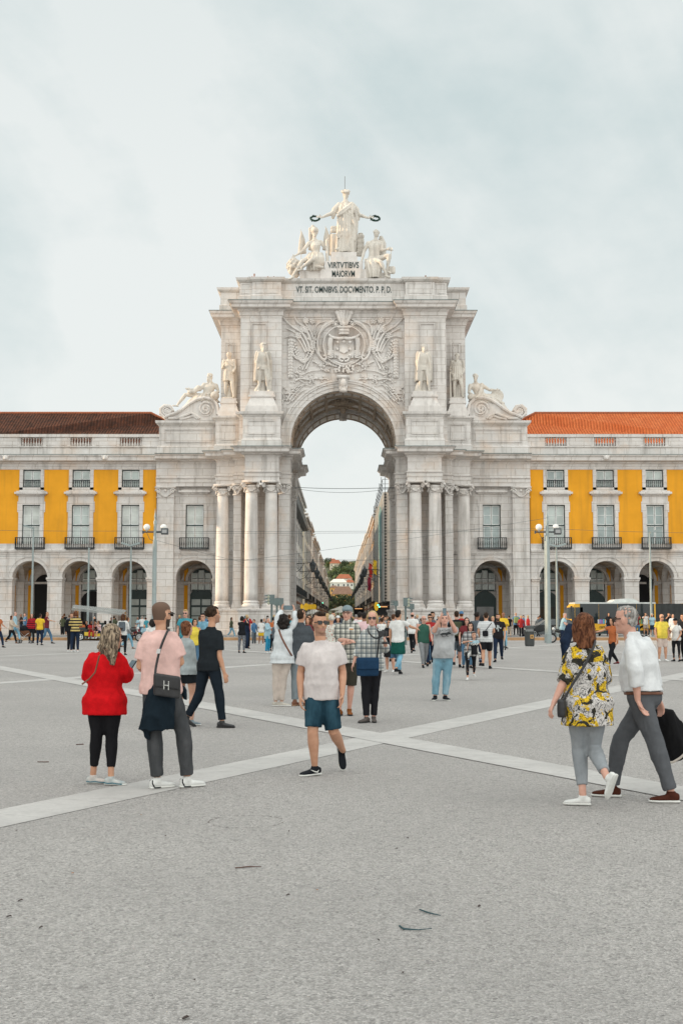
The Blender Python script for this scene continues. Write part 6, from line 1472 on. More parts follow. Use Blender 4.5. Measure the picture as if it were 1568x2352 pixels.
# 8 woman in white blouse photographing
J = NJ(23.3, .975, (.25, .97), (.2, .98, .1), head=(652, 1427), neck=(652, 1444), sL=(637, 1449), sR=(666, 1446), eL=(637, 1420, .12), wL=(647, 1403, .26), eR=(681, 1424, .12), wR=(676, 1405, .26),
       hL=(638, 1512), hR=(659, 1512), kL=(634, 1560), kR=(650, 1560), aL=(633, 1607), aR=(647, 1609), footL=(.95, .2, 0), footR=(.97, -.1, 0), dL=(.1, .1, 1), dR=(-.1, .1, 1), cL=.25, cR=.25)
person('woman with dark curly hair in a white blouse raising a phone', J, skin_m=SKL, fem=True, bulk=1.08, lod=2, hair=('bigcurly', 'black'),
       top=('blouse', cl('white_linen', (.60, .63, .65)), dict(hem=.10, sleeve='long', loose=.03, flare=.035, spad=.02)), bottom=('trousers', cl('beige_twill', (.52, .45, .40)), dict(pad1=.018)), shoes=(cl('cream_shoe', (.5, .47, .42)), RUBW, .6))
phone(P_(23.6, 661.5, 1396), (0, -1, .1), (1, 0, 0), 'smartphone raised sideways by the woman in the white blouse', sz=(.042, .005, .085))
strap([P_(23.1, 640, 1446), P_(23.08, 646, 1464), P_(23.08, 657, 1485), P_(23.1, 666, 1500), P_(23.2, 670, 1506)], LBR, None, r=.018, name='bag_strap').__setitem__('label', 'brown leather bag strap across the back of the white blouse')
[tag(o, o['label'], 'bag strap') for o in bpy.data.objects if o.name.startswith('bag_strap') and o.parent is None]
# 9 man in grey jacket
J = NJ(23.4, 1.02, (.2, .98), (.35, .94, .05), head=(692, 1414), neck=(690, 1433), sL=(672, 1443), sR=(709, 1443), eL=(668, 1473), wL=(674, 1496, .2), eR=(714, 1473), wR=(708, 1496, .2),
       hL=(679, 1510), hR=(700, 1510), kL=(678, 1562), kR=(702, 1562), aL=(677, 1609), aR=(703, 1609), footL=(.5, .85, 0), footR=(.6, .8, 0))
person('man in a dark grey jacket and grey trousers seen from behind', J, skin_m=SKM, bulk=1.08, lod=2, hair=('short', 'dbrown'),
       top=('jacket', cl('slate_jacket', (.065, .075, .085)), dict(hem=.02, sleeve='long', loose=.035, pad=.024, spad=.03, collar=.02)), bottom=('trousers', cl('grey_blue_trousers', (.20, .235, .255)), dict(pad1=.026)), shoes=(LBR, RUBT, .8))
# 10 man photographing
J = NJ(24.9, .985, (.03, -1), (.0, -.93, .38), head=(1020, 1425), neck=(1020, 1441), sR=(1003, 1446), sL=(1037, 1446), eR=(996, 1450, -.26), wR=(1012, 1418, -.38), eL=(1046, 1450, -.26), wL=(1030, 1417, -.38),
       hR=(1007, 1508), hL=(1028, 1508), kR=(1001, 1556), kL=(1026, 1556), aR=(999, 1597), aL=(1022, 1597), footR=(-.3, -.95, 0), footL=(.35, -.93, 0), dR=(.25, .1, 1), dL=(-.25, .1, 1), cL=.5, cR=.5)
g10 = person('heavy man in grey printed t-shirt and light jeans holding a phone overhead', J, skin_m=SKP, bulk=1.16, belly=.09, lod=2, hair=('short', 'grey'),
       top=('t_shirt', cl('grey_heather', (.42, .43, .44)), dict(hem=.04, loose=.02, sl=.75, spad=.03)), bottom=('jeans', cl('light_denim', (.16, .30, .38), kind='denim', c2=(.36, .48, .54)), dict(pad0=.014, pad1=.028)), shoes=(cl('black_knit', (.014, .016, .02)), RUBW, .6))
phone(P_(24.48, 1020.5, 1406), (0, -1, .1), (0, .1, 1), 'smartphone held overhead by the man in the grey printed t-shirt')
ty = 24.9 - .212
a = P_(ty, 1010, 1447); b_ = P_(ty, 1033, 1447); text('LACOSTE', a[0], b_[0], ty - .02, P_(ty, 0, 1450.5)[2], P_(ty, 0, 1446)[2], 'shirt_print', IRON, g10, .01)
mb = MB(); z0 = P_(ty, 0, 1456)[2]; cr = [(-.11, -.01), (-.05, .02), (.03, .025), (.075, .045), (.10, .02), (.12, .03), (.11, -.005), (.05, -.02), (.03, -.045), (.0, -.02), (-.05, -.025), (-.07, -.045), (-.085, -.02)]; cxp = (a[0] + b_[0]) / 2
mb.prism([(cxp + x, z0 + z) for x, z in cr], ty - .035, ty - .015); mb.build('crocodile_emblem', IRON, g10)
z1 = P_(ty, 0, 1462)[2]; text('SINCE 1933', cxp - .07, cxp + .07, ty - .03, z1 - .01, z1 + .016, 'shirt_print', IRON, g10, .01)
belt(g10, J, -.02, LEATH, bulk=1.16, belly=.09, pad=.03)
# 11 woman in paisley shirt
J = NJ(11.1, .965, (-.1, 1), (-.25, .97, .0), head=(1339, 1441), neck=(1341, 1477), sL=(1315, 1495), sR=(1373, 1493), eL=(1297, 1561, .02), wL=(1271, 1616, -.05), eR=(1388, 1555, .1), wR=(1378, 1600, .3),
       hL=(1327, 1617), hR=(1366, 1617), kL=(1330, 1722, .12), kR=(1364, 1722, .06), aL=(1338, 1818, .02), aR=(1393, 1785, -.28), footL=(-.97, .22, 0), footR=(-.28, .30, -.9), cL=.6, hk=1.02)
g11 = person('woman with chestnut hair in a yellow and black paisley shirt and grey jeans', J, skin_m=SKP, fem=True, bulk=1.10, lod=3, hair=('long', 'chestnut', .72),
       top=('shirt', cl('paisley_print', (.60, .57, .55), kind='paisley', c2=(.72, .47, .03), c3=(.045, .042, .03)), dict(hem=.19, loose=.03, pad=.02, sleeve='elbow', spad=.026, flare=.02, collar=.015)), bottom=('jeans', cl('pale_grey_denim', (.27, .29, .31), kind='denim', c2=(.36, .38, .40)), dict(len=.90, pad0=.010, pad1=.012)), shoes=(cl('white_trainer', (.70, .70, .68)), RUBW, .6))
bag('handbag', P_(10.95, 1290, 1627), (.05, .035, .16), 60, LEATH, 'small black crossbody bag at the left hip of the paisley shirt', 'handbag', 2,
    [[P_(10.95, 1294, 1608), P_(10.93, 1315, 1570), P_(10.93, 1345, 1525), P_(10.93, 1366, 1480), P_(11.1, 1366, 1468), P_(11.3, 1355, 1500)]], LEATH)
# 12 man in white shirt
J = NJ(11.4, 1.0, (-.72, .7), (-.80, .60, -.03), head=(1437, 1424), neck=(1450, 1461), sL=(1448, 1476, -.13), sR=(1484, 1474, .13), eL=(1458, 1542, -.24), wL=(1464, 1608, -.22), eR=(1498, 1545, .2), wR=(1512, 1606, .22),
       hL=(1465, 1602, -.07), hR=(1493, 1602, .08), kL=(1503, 1702, -.08), kR=(1424, 1700, .16), aL=(1540, 1810, -.12), aR=(1406, 1797, .24), footL=(-.97, .12, 0), footR=(-.95, .3, 0), dL=(.4, .1, -.9), cL=.3, pL=(.6, .2, 0), tL=(-.4, -.7, 0), hk=1.05)
g12 = person('grey-haired man in a white shirt striding left with one arm behind him', J, skin_m=SKP, bulk=1.08, belly=.06, lod=3, feat=('glasses',), hair=('short', 'grey'),
       top=('shirt', cl('white_oxford', (.66, .67, .68)), dict(hem=.0, t0=.10, loose=.022, pad=.014, sleeve='threequarter', spad=.026, collar=.03)), bottom=('trousers', cl('slate_chino', (.10, .105, .115)), dict(pad0=.018, pad1=.026, waist=.13)), shoes=(cl('brown_suede', (.07, .022, .014)), RUBW, .8))
s = S(); s.loft([(P_(11.7, 1500, 1628, .05), V(.10, 0, .02), V(0, .07, 0)), (P_(11.7, 1522, 1640), V(.11, 0, .05), V(0, .08, 0)), (P_(11.7, 1540, 1675), V(.13, 0, .03), V(0, .09, 0)), (P_(11.7, 1552, 1715), V(.14, 0, .02), V(0, .09, 0)), (P_(11.7, 1560, 1748), V(.13, 0, .05), V(0, .07, 0))], 16)
ct_ = empty('coat', tuple(P_(11.7, 1540, 1690)), 'black coat with pale lining carried by the man in the white shirt', 'coat'); blob('coat_cloth', s, cl('black_coat', (.010, .010, .011)), ct_, .014, 3, (.016, 6.))
mb = MB(); mb.tube([Vector(tuple(P_(11.6, *p))) for p in ((1528, 1752), (1545, 1751), (1560, 1742), (1572, 1732))], .012, 5); mb.build('lining_edge', cl('coat_lining', (.5, .45, .4)), ct_)
belt(g12, J, .07, LBR, bulk=1.08, belly=.06, pad=.026)

def shoe_patch(g, J, q, pts, m, r=.02, off=.05):
    a = J['a' + q]; td = J.get('foot' + q); td = unit(td); dn = foot_down(td); side = unit(np.cross(td, -dn)); mb = MB()
    for sg in (-1, 1): mb.tube([Vector(tuple(a + td * x + dn * z + side * sg * w)) for x, z, w in pts], r, 6)
    mb.build('shoe_panel', m, g)
BLK = cl('black_knit', (.014, .016, .02)); TEAL = cl('teal_suede', (.04, .15, .20))

for q in 'LR':
    shoe_patch(g2, J2, q, ((-.062, .02, .018), (-.066, .05, .026), (-.05, .082, .034)), BLK, .007); shoe_patch(g2, J2, q, ((-.07, .088, .02), (-.04, .09, .036), (.02, .09, .038)), BLK, .006)
    shoe_patch(g3, J3, q, ((-.06, .06, .03), (-.02, .065, .036), (.03, .06, .038), (.08, .066, .042), (.13, .07, .036)), TEAL, .005)
# ================================================================== sculpture
def sculpt(label, name, s, loc, vox=.05, extra=None, cat='statue', smooth=1):
    root = empty(name, loc, label, cat); blob('figure', s, CREAM, root, vox, smooth, (.012, 3.)); return root
def figure(s, J, fem=False, bulk=1., hair=True, beard=False, fingers=True, belly=0):
    k = J['k']; T = torso_rings(J, fem, bulk * 1.1, belly); s.loft([x[1:] for x in T[1:]], 16); hf, hr, hu = frame(J['hf'], None, J.get('hup', UP)); hc = J['head']; hk = J.get('hk', k)
    s.tube([J['neck'] - UP * .05 * k, lp(J['neck'], hc, .45), hc - hu * .04 * hk], [.068 * k, .056 * k, .055 * k], 12); head_solid(s, hc, hf, hr, hu, hk)
    h = lambda x, y, z: hc + (hr * x + hf * y + hu * z) * hk
    if hair:
        rr = random.Random(4); s.ell(h(0, -.03, .04), (.088 * hk, .1 * hk, .09 * hk), (hr, hf, hu), 12, 8); s.ell(h(0, -.06, -.04), (.08 * hk, .06 * hk, .08 * hk), (hr, hf, hu), 12, 8)
        for i in range(26):
            a = rr.uniform(0, 6.28); z = rr.uniform(-.6, .9); q = math.sqrt(1 - z * z)
            if math.sin(a) * q > .55 and z < .3: continue
            s.ell(h(math.cos(a) * q * .09, -.02 + math.sin(a) * q * .1, .04 + z * .09), (.026 * hk,) * 3, None, 8, 5)
    if beard: s.tube([h(0, .075, -.09), h(.005, .085, -.15), h(0, .07, -.21)], [.045 * hk, .04 * hk, .02 * hk], 10)
    arm = 1.12 if fem else 1.28
    for q in 'LR':
        sh, el, wr_ = J['s' + q], J['e' + q], J['w' + q]
        s.tube([J['neck'] - UP * .03 * k, lp(J['neck'], sh, .55) - UP * .02 * k, sh], [.045 * k, .047 * k, .055 * k], 10)
        s.tube([sh, lp(sh, el, .35), lp(sh, el, .8), el, lp(el, wr_, .3), lp(el, wr_, .8), wr_], [x * k * arm for x in (.058, .056, .044, .043, .046, .031, .028)], 12)
        d = J.get('d' + q); d = unit(wr_ - el) if d is None else unit(d); hand_solid(s, wr_, d, J.get('p' + q, V(0, -1, -.3)), J.get('t' + q, UP + V(.1, .1, 0)), k * 1.1, J.get('c' + q, .3), fingers)
        hp, kn, an = J['h' + q], J['k' + q], J['a' + q]; tb = .11
        s.tube([hp, lp(hp, kn, .4), lp(hp, kn, .85), kn, lp(kn, an, .3), lp(kn, an, .75), an], [tb * k, .10 * k, .078 * k, .070 * k, .074 * k, .052 * k, .045 * k], 14)
        td = J.get('foot' + q); td = unit(J['f'] + r_out(J, q) * .25) if td is None else unit(td); dn = foot_down(td)
        s.tube([an, an + (dn * .05 - td * .03) * k, an + (dn * .065 + td * .13) * k, an + (dn * .07 + td * .17) * k], [.042 * k, .042 * k, .036 * k, .026 * k], 10)
def folds(s, rows, n=14, r=.1, ph=0., arc_=(0, 360), wob=.3):
    """hanging drapery: rows = (centre, half width vec, half depth vec); vertical fold tubes on a lofted core"""
    s.loft([(c, U * .93, W * .93) for c, U, W in rows], 20); rr = random.Random(int(n + ph * 10))
    for i in range(n):
        a0 = R(arc_[0] + (arc_[1] - arc_[0]) * (i + .5) / n); pts = []
        for j, (c, U, W) in enumerate(rows): a = a0 + rr.uniform(-.1, .1) * wob; pts.append(c + U * math.cos(a) * .96 + W * math.sin(a) * .96)
        s.tube(pts, [r * rr.uniform(.6, 1.2) for _ in rows], 7)
def c1(cx, cy, dy=0, Y=108.5): return P_(Y, 631.6 + cx * .1977, 396.2 + cy * .1977, dy)
# crowning woman
k = 3.35
J = dict(k=k, hk=3.3, f=V(0, -1, 0), hf=V(0, -1, -.12), head=c1(820, 248), neck=c1(818, 318), sR=c1(745, 372), sL=c1(893, 370), eR=c1(655, 470, -.1), wR=c1(545, 518, -.3), eL=c1(985, 492, -.1), wL=c1(1080, 524, -.3),
         hR=c1(790, 610), hL=c1(865, 610), kR=c1(770, 780, -.2), kL=c1(880, 780), aR=c1(755, 925), aL=c1(890, 925), dR=V(-1, -.2, 0), dL=V(1, -.2, 0))
s = S(); figure(s, J, fem=True, bulk=1.05)
rows = [(c1((a + b_) / 2, y), (c1(b_, y) - c1(a, y)) / 2, V(0, d, 0)) for a, b_, y, d in ((752, 888, 372, .42), (735, 910, 430, .55), (722, 935, 500, .56), (722, 945, 580, .58), (715, 952, 680, .64), (708, 950, 780, .72), (702, 940, 880, .78), (700, 935, 940, .8))]
folds(s, rows, 18, .085)
for pts, r in (([(735, 470), (790, 430), (860, 380), (895, 350)], .13), ([(725, 500), (800, 460), (870, 400), (905, 370)], .12), ([(905, 370), (890, 480), (930, 640), (900, 800), (905, 930)], .16), ([(930, 400), (950, 520), (945, 680), (920, 780)], .15), ([(710, 890), (780, 860), (860, 800), (930, 700)], .1), ([(725, 760), (800, 700), (870, 600)], .07)):
    s.tube([c1(x, y, -.55) for x, y in pts], [r] * len(pts), 8)
for sg, xs in ((-1, ((745, 372), (690, 430), (672, 520))), (1, ((893, 370), (945, 430), (965, 540)))): s.tube([c1(x, y) for x, y in xs], [.26, .28, .16], 10)
for i in range(16): a = i * .39; s.ell(c1(818 + 42 * math.cos(a), 214 + 10 * math.sin(a), -.1 - .28 * math.sin(a)), (.10, .12, .12), None, 7, 5)
sculpt('tall robed stone woman on top of the arch holding a wreath in each hand', 'statue', s, tuple(c1(818, 945)))
LEAFW = leafmat('bronze_wreath', (.008, .022, .018), (.02, .045, .035))
for cx_, lab in ((465, 'dark wreath in the left-hand outstretched hand of the crowning statue'), (1163, 'dark wreath in the right-hand outstretched hand of the crowning statue')):
    c = c1(cx_, 531, -.35); mb = MB(); pts = [c + V(.38 * math.cos(t), .2 * math.sin(t), .27 * math.sin(t)) for t in np.arange(0, 6.28, .35)]
    mb.tube([Vector(tuple(p)) for p in pts], .085, 7, close=True)
    for i in range(46): t = rt.uniform(0, 6.28); p = c + V(.38 * math.cos(t), .2 * math.sin(t), .27 * math.sin(t)); d = Vector((rt.gauss(0, 1), rt.gauss(0, 1), rt.gauss(0, 1))).normalized(); mb.obox(Vector(tuple(p)) + d * .09, d * .06, d.orthogonal() * .03, d.cross(d.orthogonal()) * .008)
    tag(mb.build('wreath', LEAFW, None, loc=tuple(c)), lab, 'wreath', 'wreaths held by the crowning statue')
# helmeted seated woman with lion
k = 2.75; Y0 = 108.0
def c2(cx, cy, dy=0): return c1(cx, cy, dy, Y0)
J = dict(k=k, hk=2.9, f=V(-.2, -1, 0), hf=V(.15, -1, 0), head=c2(458, 705), neck=c2(455, 768), sR=c2(395, 815), sL=c2(535, 805), eR=c2(315, 915, -.1), wR=c2(235, 962, -.3), eL=c2(595, 905, .1), wL=c2(600, 815, -.3), hR=c2(430, 985), hL=c2(510, 985),
         kR=c2(315, 1030, -.8), kL=c2(430, 1010, -1.1), aR=c2(205, 1195, -.9), aL=c2(310, 1105, -1.0), footR=V(-.8, -.4, -.35), footL=V(-.8, -.5, -.2))
s = S(); figure(s, J, fem=True)
folds(s, [(c2(470, 940), V(.6, 0, 0), V(0, .5, 0)), (c2(465, 1000, -.3), V(.85, 0, 0), V(0, .75, 0)), (c2(470, 1060, -.3), V(.8, 0, 0), V(0, .7, 0)), (c2(470, 1150, -.1), V(.6, 0, 0), V(0, .7, 0))], 12, .1)
s.ell(c2(460, 672), (.36, .42, .34)); s.tube([c2(440, 620), c2(455, 625), c2(400, 660, .4)], [.16, .2, .12], 8); s.tube([c2(408, 650), c2(405, 780, .2)], [.16, .1], 8)
s.tube([c2(600, 790, -.3), c2(610, 1060, -.2)], [.13, .17], 8); s.loft([(c2(470, 1155), V(.9, 0, 0), V(0, .6, 0)), (c2(470, 1020), V(.7, 0, 0), V(0, .5, 0))], 12, 4.)
for i in range(40):
    a = i * 2.4; z = -1 + 2 * i / 40; q = math.sqrt(1 - z * z); s.ell(c2(215, 1085, -.2) + V(math.cos(a) * q * .55, math.sin(a) * q * .45, z * .6), (.16, .16, .18), None, 7, 5)
s.ell(c2(215, 1085, -.2), (.52, .45, .55)); s.ell(c2(195, 1090, -.75), (.24, .26, .22)); s.tube([c2(190, 1150, -.3), c2(240, 1180, 0)], [.3, .35], 10); s.tube([c2(480, 1090, -.8), c2(550, 1100, -.9)], [.16, .14], 8)
for x0, y0, x1, y1 in ((298, 680, 340, 900), (585, 640, 545, 860), (640, 700, 640, 900), (420, 640, 410, 760)):
    s.tube([c2(x0, y0 - 20, 1.1), c2(x0 + 5, 1000, 1.1)], [.05, .05], 6); s.loft([(c2(x0 + 8, y0, 1.1), V(.06, 0, 0), V(0, .06, 0)), (c2(x0 + 15, y0 + 90, 1.1), V(.28, 0, 0), V(0, .12, 0)), (c2(x0 + 15, y0 + 260, 1.1), V(.42, 0, 0), V(0, .2, 0))], 8)
sculpt('helmeted stone woman seated beside a lion, left on top of the arch', 'statue', s, tuple(c2(400, 1155)), .045)
# seated nude genius
J = dict(k=k, hk=2.9, f=V(.2, -1, 0), hf=V(-.05, -1, 0), head=c2(1175, 705), neck=c2(1168, 768), sR=c2(1080, 818), sL=c2(1245, 815), eR=c2(1030, 920, .1), wR=c2(1003, 1030, -.1), eL=c2(1235, 900, -.2), wL=c2(1310, 888, -.5), hR=c2(1105, 1010), hL=c2(1190, 1010),
         kR=c2(1225, 1035, -1.0), kL=c2(1325, 955, -.7), aR=c2(1290, 1180, -1.0), aL=c2(1300, 1130, -.6), footR=V(.8, -.4, -.3), footL=V(.8, -.4, -.3), dR=V(0, -.3, -1), dL=V(1, -.3, 0), pR=V(0, 1, 0))
s = S(); figure(s, J, bulk=1.08)
folds(s, [(c2(1130, 1010, 0), V(.7, 0, 0), V(0, .5, 0)), (c2(1140, 1080, -.3), V(.75, 0, 0), V(0, .7, 0)), (c2(1150, 1160, -.4), V(.7, 0, 0), V(0, .8, 0)), (c2(1150, 1230, -.5), V(.5, 0, 0), V(0, .7, 0))], 12, .1)
s.tube([c2(1350, 870, -.5), c2(1345, 1000, -.5)], [.05, .05], 6); s.tube([c2(1330, 900, -.5), c2(1370, 900, -.5)], [.06, .06], 6); s.ell(c2(1320, 885, -.5), (.16, .16, .16))
s.loft([(c2(1245, 960, .6), V(.35, 0, 0), V(0, .2, 0)), (c2(1240, 820, .7), V(.4, 0, 0), V(0, .2, 0)), (c2(1230, 735, .7), V(.15, 0, 0), V(0, .15, 0))], 12)
s.loft([(c2(985, 970, .9), V(.42, 0, 0), V(0, .2, 0)), (c2(990, 800, .9), V(.36, 0, 0), V(0, .2, 0)), (c2(993, 700, .9), V(.22, 0, 0), V(0, .15, 0))], 12)
for i in range(12): s.ell(c2(960 + (i % 3) * 30, 740 + (i // 3) * 60, .75), (.16, .1, .22), None, 7, 5)
for i in range(9): s.ell(c2(1330 + 22 * (i % 3), 1110 + 22 * (i // 3), -.2), (.2, .2, .2), None, 7, 5)
s.loft([(c2(1130, 1240), V(.9, 0, 0), V(0, .6, 0)), (c2(1130, 1020), V(.6, 0, 0), V(0, .5, 0))], 12, 4.)
sculpt('bare-chested stone man seated with sword, right on top of the arch', 'statue', s, tuple(c2(1200, 1200)), .045)
s = S(); s.loft([(c2(690, 960, .9), V(.42, 0, 0), V(0, .4, 0)), (c2(690, 720, .9), V(.36, 0, 0), V(0, .34, 0))], 14, 3.)
for i in range(10): s.ell(c2(665 + 12 * (i % 5), 640 + 26 * (i // 5) + 10 * (i % 2), .8), (.2, .2, .2), None, 7, 5)
sculpt('stone altar with foliage standing behind the robed woman on top of the arch', 'altar', s, tuple(c2(690, 960, .9)), .045, cat='altar')
# standing statues
def standing(x, y, z, H, kind, label):
    k = H / 1.75; s = S(); arms = {'cloak': 'pocket', 'tunic': 'phone', 'coat': 'down', 'armour': 'pocket'}[kind]
    J = gen_pose((x, y, z), {'cloak': 8, 'tunic': -12, 'coat': 6, 'armour': -8}[kind], H, 'stand', arms, rr=random.Random(2)); J['hf'] = J['hf'] + V({'cloak': .25, 'tunic': -.3, 'coat': .1, 'armour': -.35}[kind], 0, 0)
    J['kL'] = J['kL'] + V(0, -.1 * k, 0); J['aL'] = J['aL'] + V(.03 * k, -.08 * k, 0)
    figure(s, J, bulk=1.0, beard=kind in ('cloak', 'armour', 'coat')); o = V(x, y, z); q = lambda a, b, c: o + V(a, b, c) * k
    if kind in ('cloak', 'coat'):
        folds(s, [(q(0, .06, 1.40), V(.26, 0, 0) * k, V(0, .12, 0) * k), (q(0, .09, 1.1), V(.29, 0, 0) * k, V(0, .13, 0) * k), (q(0, .1, .8), V(.31, 0, 0) * k, V(0, .13, 0) * k), (q(0, .1, .42), V(.32, 0, 0) * k, V(0, .14, 0) * k)], 10, .05 * k, arc_=(-10, 190))
        for sg in (-1, 1): s.tube([q(sg * .13, -.09, 1.4), q(sg * .2, -.11, 1.1), q(sg * .22, -.1, .75), q(sg * .24, -.08, .45)], [.04 * k, .05 * k, .055 * k, .05 * k], 8)
        s.loft([(q(0, 0, .92), V(.19, 0, 0) * k, V(0, .14, 0) * k), (q(0, 0, .78), V(.2, 0, 0) * k, V(0, .15, 0) * k)], 14)
    if kind == 'cloak': s.loft([(q(.03, -.02, 1.71), V(.11, 0, 0) * k, V(0, .12, 0) * k), (q(.03, -.02, 1.77), V(.10, 0, 0) * k, V(0, .11, 0) * k)], 12); s.tube([q(-.2, -.05, .05), q(-.14, -.08, .22)], [.1 * k, .05 * k], 10); s.tube([q(.24, .05, .02), q(.27, 0, .5)], [.09 * k, .07 * k], 8)
    if kind == 'tunic': folds(s, [(q(0, 0, 1.08), V(.17, 0, 0) * k, V(0, .13, 0) * k), (q(0, 0, .9), V(.2, 0, 0) * k, V(0, .15, 0) * k), (q(0, 0, .66), V(.22, 0, 0) * k, V(0, .17, 0) * k)], 16, .03 * k); s.tube([q(.16, .12, 1.4), q(.24, .14, .9), q(.2, .12, .1)], [.07 * k, .09 * k, .08 * k], 8); s.tube([q(-.14, -.11, 1.42), q(.0, -.14, 1.3), q(.16, -.1, 1.2)], [.03 * k] * 3, 7)
    if kind == 'armour': folds(s, [(q(0, 0, 1.2), V(.19, 0, 0) * k, V(0, .14, 0) * k), (q(0, 0, .9), V(.21, 0, 0) * k, V(0, .16, 0) * k), (q(0, 0, .70), V(.23, 0, 0) * k, V(0, .17, 0) * k)], 16, .028 * k); s.tube([q(-.28, -.1, 1.0), q(-.27, -.12, .05)], [.03 * k, .045 * k], 7)
    if kind == 'coat': s.tube([q(-.24, .08, .02), q(-.2, .06, .3)], [.12 * k, .08 * k], 8)
    s.loft([(q(0, .02, -.02), V(.26, 0, 0) * k, V(0, .2, 0) * k), (q(0, .02, .03), V(.25, 0, 0) * k, V(0, .19, 0) * k)], 14, 4.)
    s.tube([q(.0, .12, .02), q(.02, .12, .5)], [.12 * k, .08 * k], 8)
    sculpt(label, 'statue', s, (x, y, z), .042)
standing(-6.95, 105.85, 21.0, 4.25, 'cloak', 'bearded stone statue in a flat cap and cloak on the left front pedestal')
standing(6.95, 105.85, 21.0, 4.2, 'coat', 'stone statue in a long open coat on the right front pedestal')
standing(-10.2, 109.55, 21.1, 4.2, 'tunic', 'warmly lit stone warrior in a short tunic at the far left pedestal')
standing(10.2, 109.55, 21.1, 4.1, 'armour', 'bearded stone statue in armour on the far right pedestal')
# reclining river figures
def c3(cx, cy, dy=0): return P_(110.2, 373.2 + cx * .16478, 769.4 + cy * .16478, dy)
k = 2.55
J = dict(k=k, f=V(-.4, -1, 0), hf=V(-.75, -.65, -.1), head=c3(655, 578), neck=c3(672, 645), sR=c3(580, 690), sL=c3(745, 700), eR=c3(525, 765, -.2), wR=c3(385, 755, -.4), eL=c3(780, 790), wL=c3(715, 812, -.4), hR=c3(600, 855), hL=c3(640, 860),
         kR=c3(320, 830, .1), kL=c3(400, 905, -.1), aR=c3(215, 965, .1), aL=c3(320, 985, -.1), footR=V(-1, -.1, .1), footL=V(-1, -.2, -.3), dR=V(-1, 0, .1))
s = S(); figure(s, J, bulk=1.1, beard=True)
folds(s, [(c3(590, 830), V(.6, 0, 0), V(0, .5, 0)), (c3(560, 880), V(.75, 0, 0), V(0, .5, 0)), (c3(520, 930), V(.75, 0, 0), V(0, .45, 0))], 12, .09); s.tube([c3(600, 850, -.1), c3(480, 880, -.1), c3(400, 930, -.05), c3(340, 1000, 0), c3(270, 1050, 0)], [.24, .26, .24, .2, .12], 9)
s.ell(c3(730, 845, -.4), (.42, .35, .42)); s.ell(c3(700, 840, -.75), (.2, .15, .2)); s.tube([c3(500, 730, -.2), c3(440, 790, -.3), c3(380, 790, -.3)], [.22, .25, .22], 8); s.loft([(c3(700, 940, 0), V(.7, 0, 0), V(0, .4, 0)), (c3(650, 860, 0), V(.6, 0, 0), V(0, .4, 0))], 12, 3.)
sculpt('bearded stone river figure with an urn reclining on the left scroll', 'statue', s, tuple(c3(560, 1000)), .042)
def c4(cx, cy, dy=0): return P_(110.2, 775.1 + cx * .2929, 832.5 + cy * .2929, dy)
J = dict(k=k, f=V(-.1, -1, 0), hf=V(-.15, -1, -.05), head=c4(1080, 112), neck=c4(1082, 152), sR=c4(1040, 180), sL=c4(1130, 178), eR=c4(1028, 235, -.1), wR=c4(1070, 262, -.5), eL=c4(1190, 215, -.1), wL=c4(1240, 215, -.3), hR=c4(1105, 272), hL=c4(1140, 268),
         kR=c4(1225, 282, 0), kL=c4(1240, 262, .1), aR=c4(1290, 345, 0), aL=c4(1325, 365, .1), footR=V(1, -.2, -.3), footL=V(1, -.2, -.2))
s = S(); figure(s, J, bulk=1.1, beard=True)
folds(s, [(c4(1120, 262), V(.65, 0, 0), V(0, .5, 0)), (c4(1180, 285), V(.9, 0, 0), V(0, .5, 0)), (c4(1230, 320), V(.9, 0, 0), V(0, .45, 0))], 12, .09); s.tube([c4(1130, 262, -.1), c4(1220, 290, -.05), c4(1280, 340, 0), c4(1330, 380, 0)], [.34, .34, .3, .2], 9)
s.loft([(c4(1250, 262, .15), V(.58, 0, 0), V(0, 0, .62)), (c4(1250, 262, .4), V(.6, 0, 0), V(0, 0, .64))], 18); s.tube([c4(1130, 170, -.1), c4(1120, 230, -.4), c4(1100, 270, -.5)], [.16, .2, .2], 8); s.ell(c4(1050, 270, -.3), (.4, .35, .32)); s.loft([(c4(1090, 310, 0), V(.8, 0, 0), V(0, .4, 0)), (c4(1100, 260, 0), V(.6, 0, 0), V(0, .4, 0))], 12, 3.)
sculpt('bearded stone river figure with a shield reclining on the right scroll', 'statue', s, tuple(c4(1150, 320)), .042)
# ================================================================== people in the middle distance
TOPC = {}
def cc(n, c, **k): return cl(n, c, **k)
PAL = dict(black=(.014, .015, .018), navy=(.015, .025, .05), white=(.66, .66, .65), grey=(.22, .23, .24), blue=(.08, .18, .32), lblue=(.33, .48, .55), teal=(.06, .27, .33), red=(.34, .03, .03), maroon=(.16, .03, .035), yellow=(.68, .45, .04), orange=(.42, .13, .05), green=(.03, .12, .08), olive=(.07, .08, .05), beige=(.5, .42, .34), pink=(.68, .48, .50), denim=(.07, .14, .22), ldenim=(.16, .32, .42), khaki=(.42, .34, .27), brown=(.13, .06, .035), slate=(.10, .12, .14), lemon=(.66, .52, .08))
def cm_(n):
    if hasattr(n, 'name'): return n
    return cl(n + '_fabric', PAL[n], kind='denim' if 'denim' in n else None, c2=tuple(min(1, x * 1.7) for x in PAL[n]) if 'denim' in n else None)
SKN = dict(l=SKL, m=SKM, d=SKD, p=SKP)
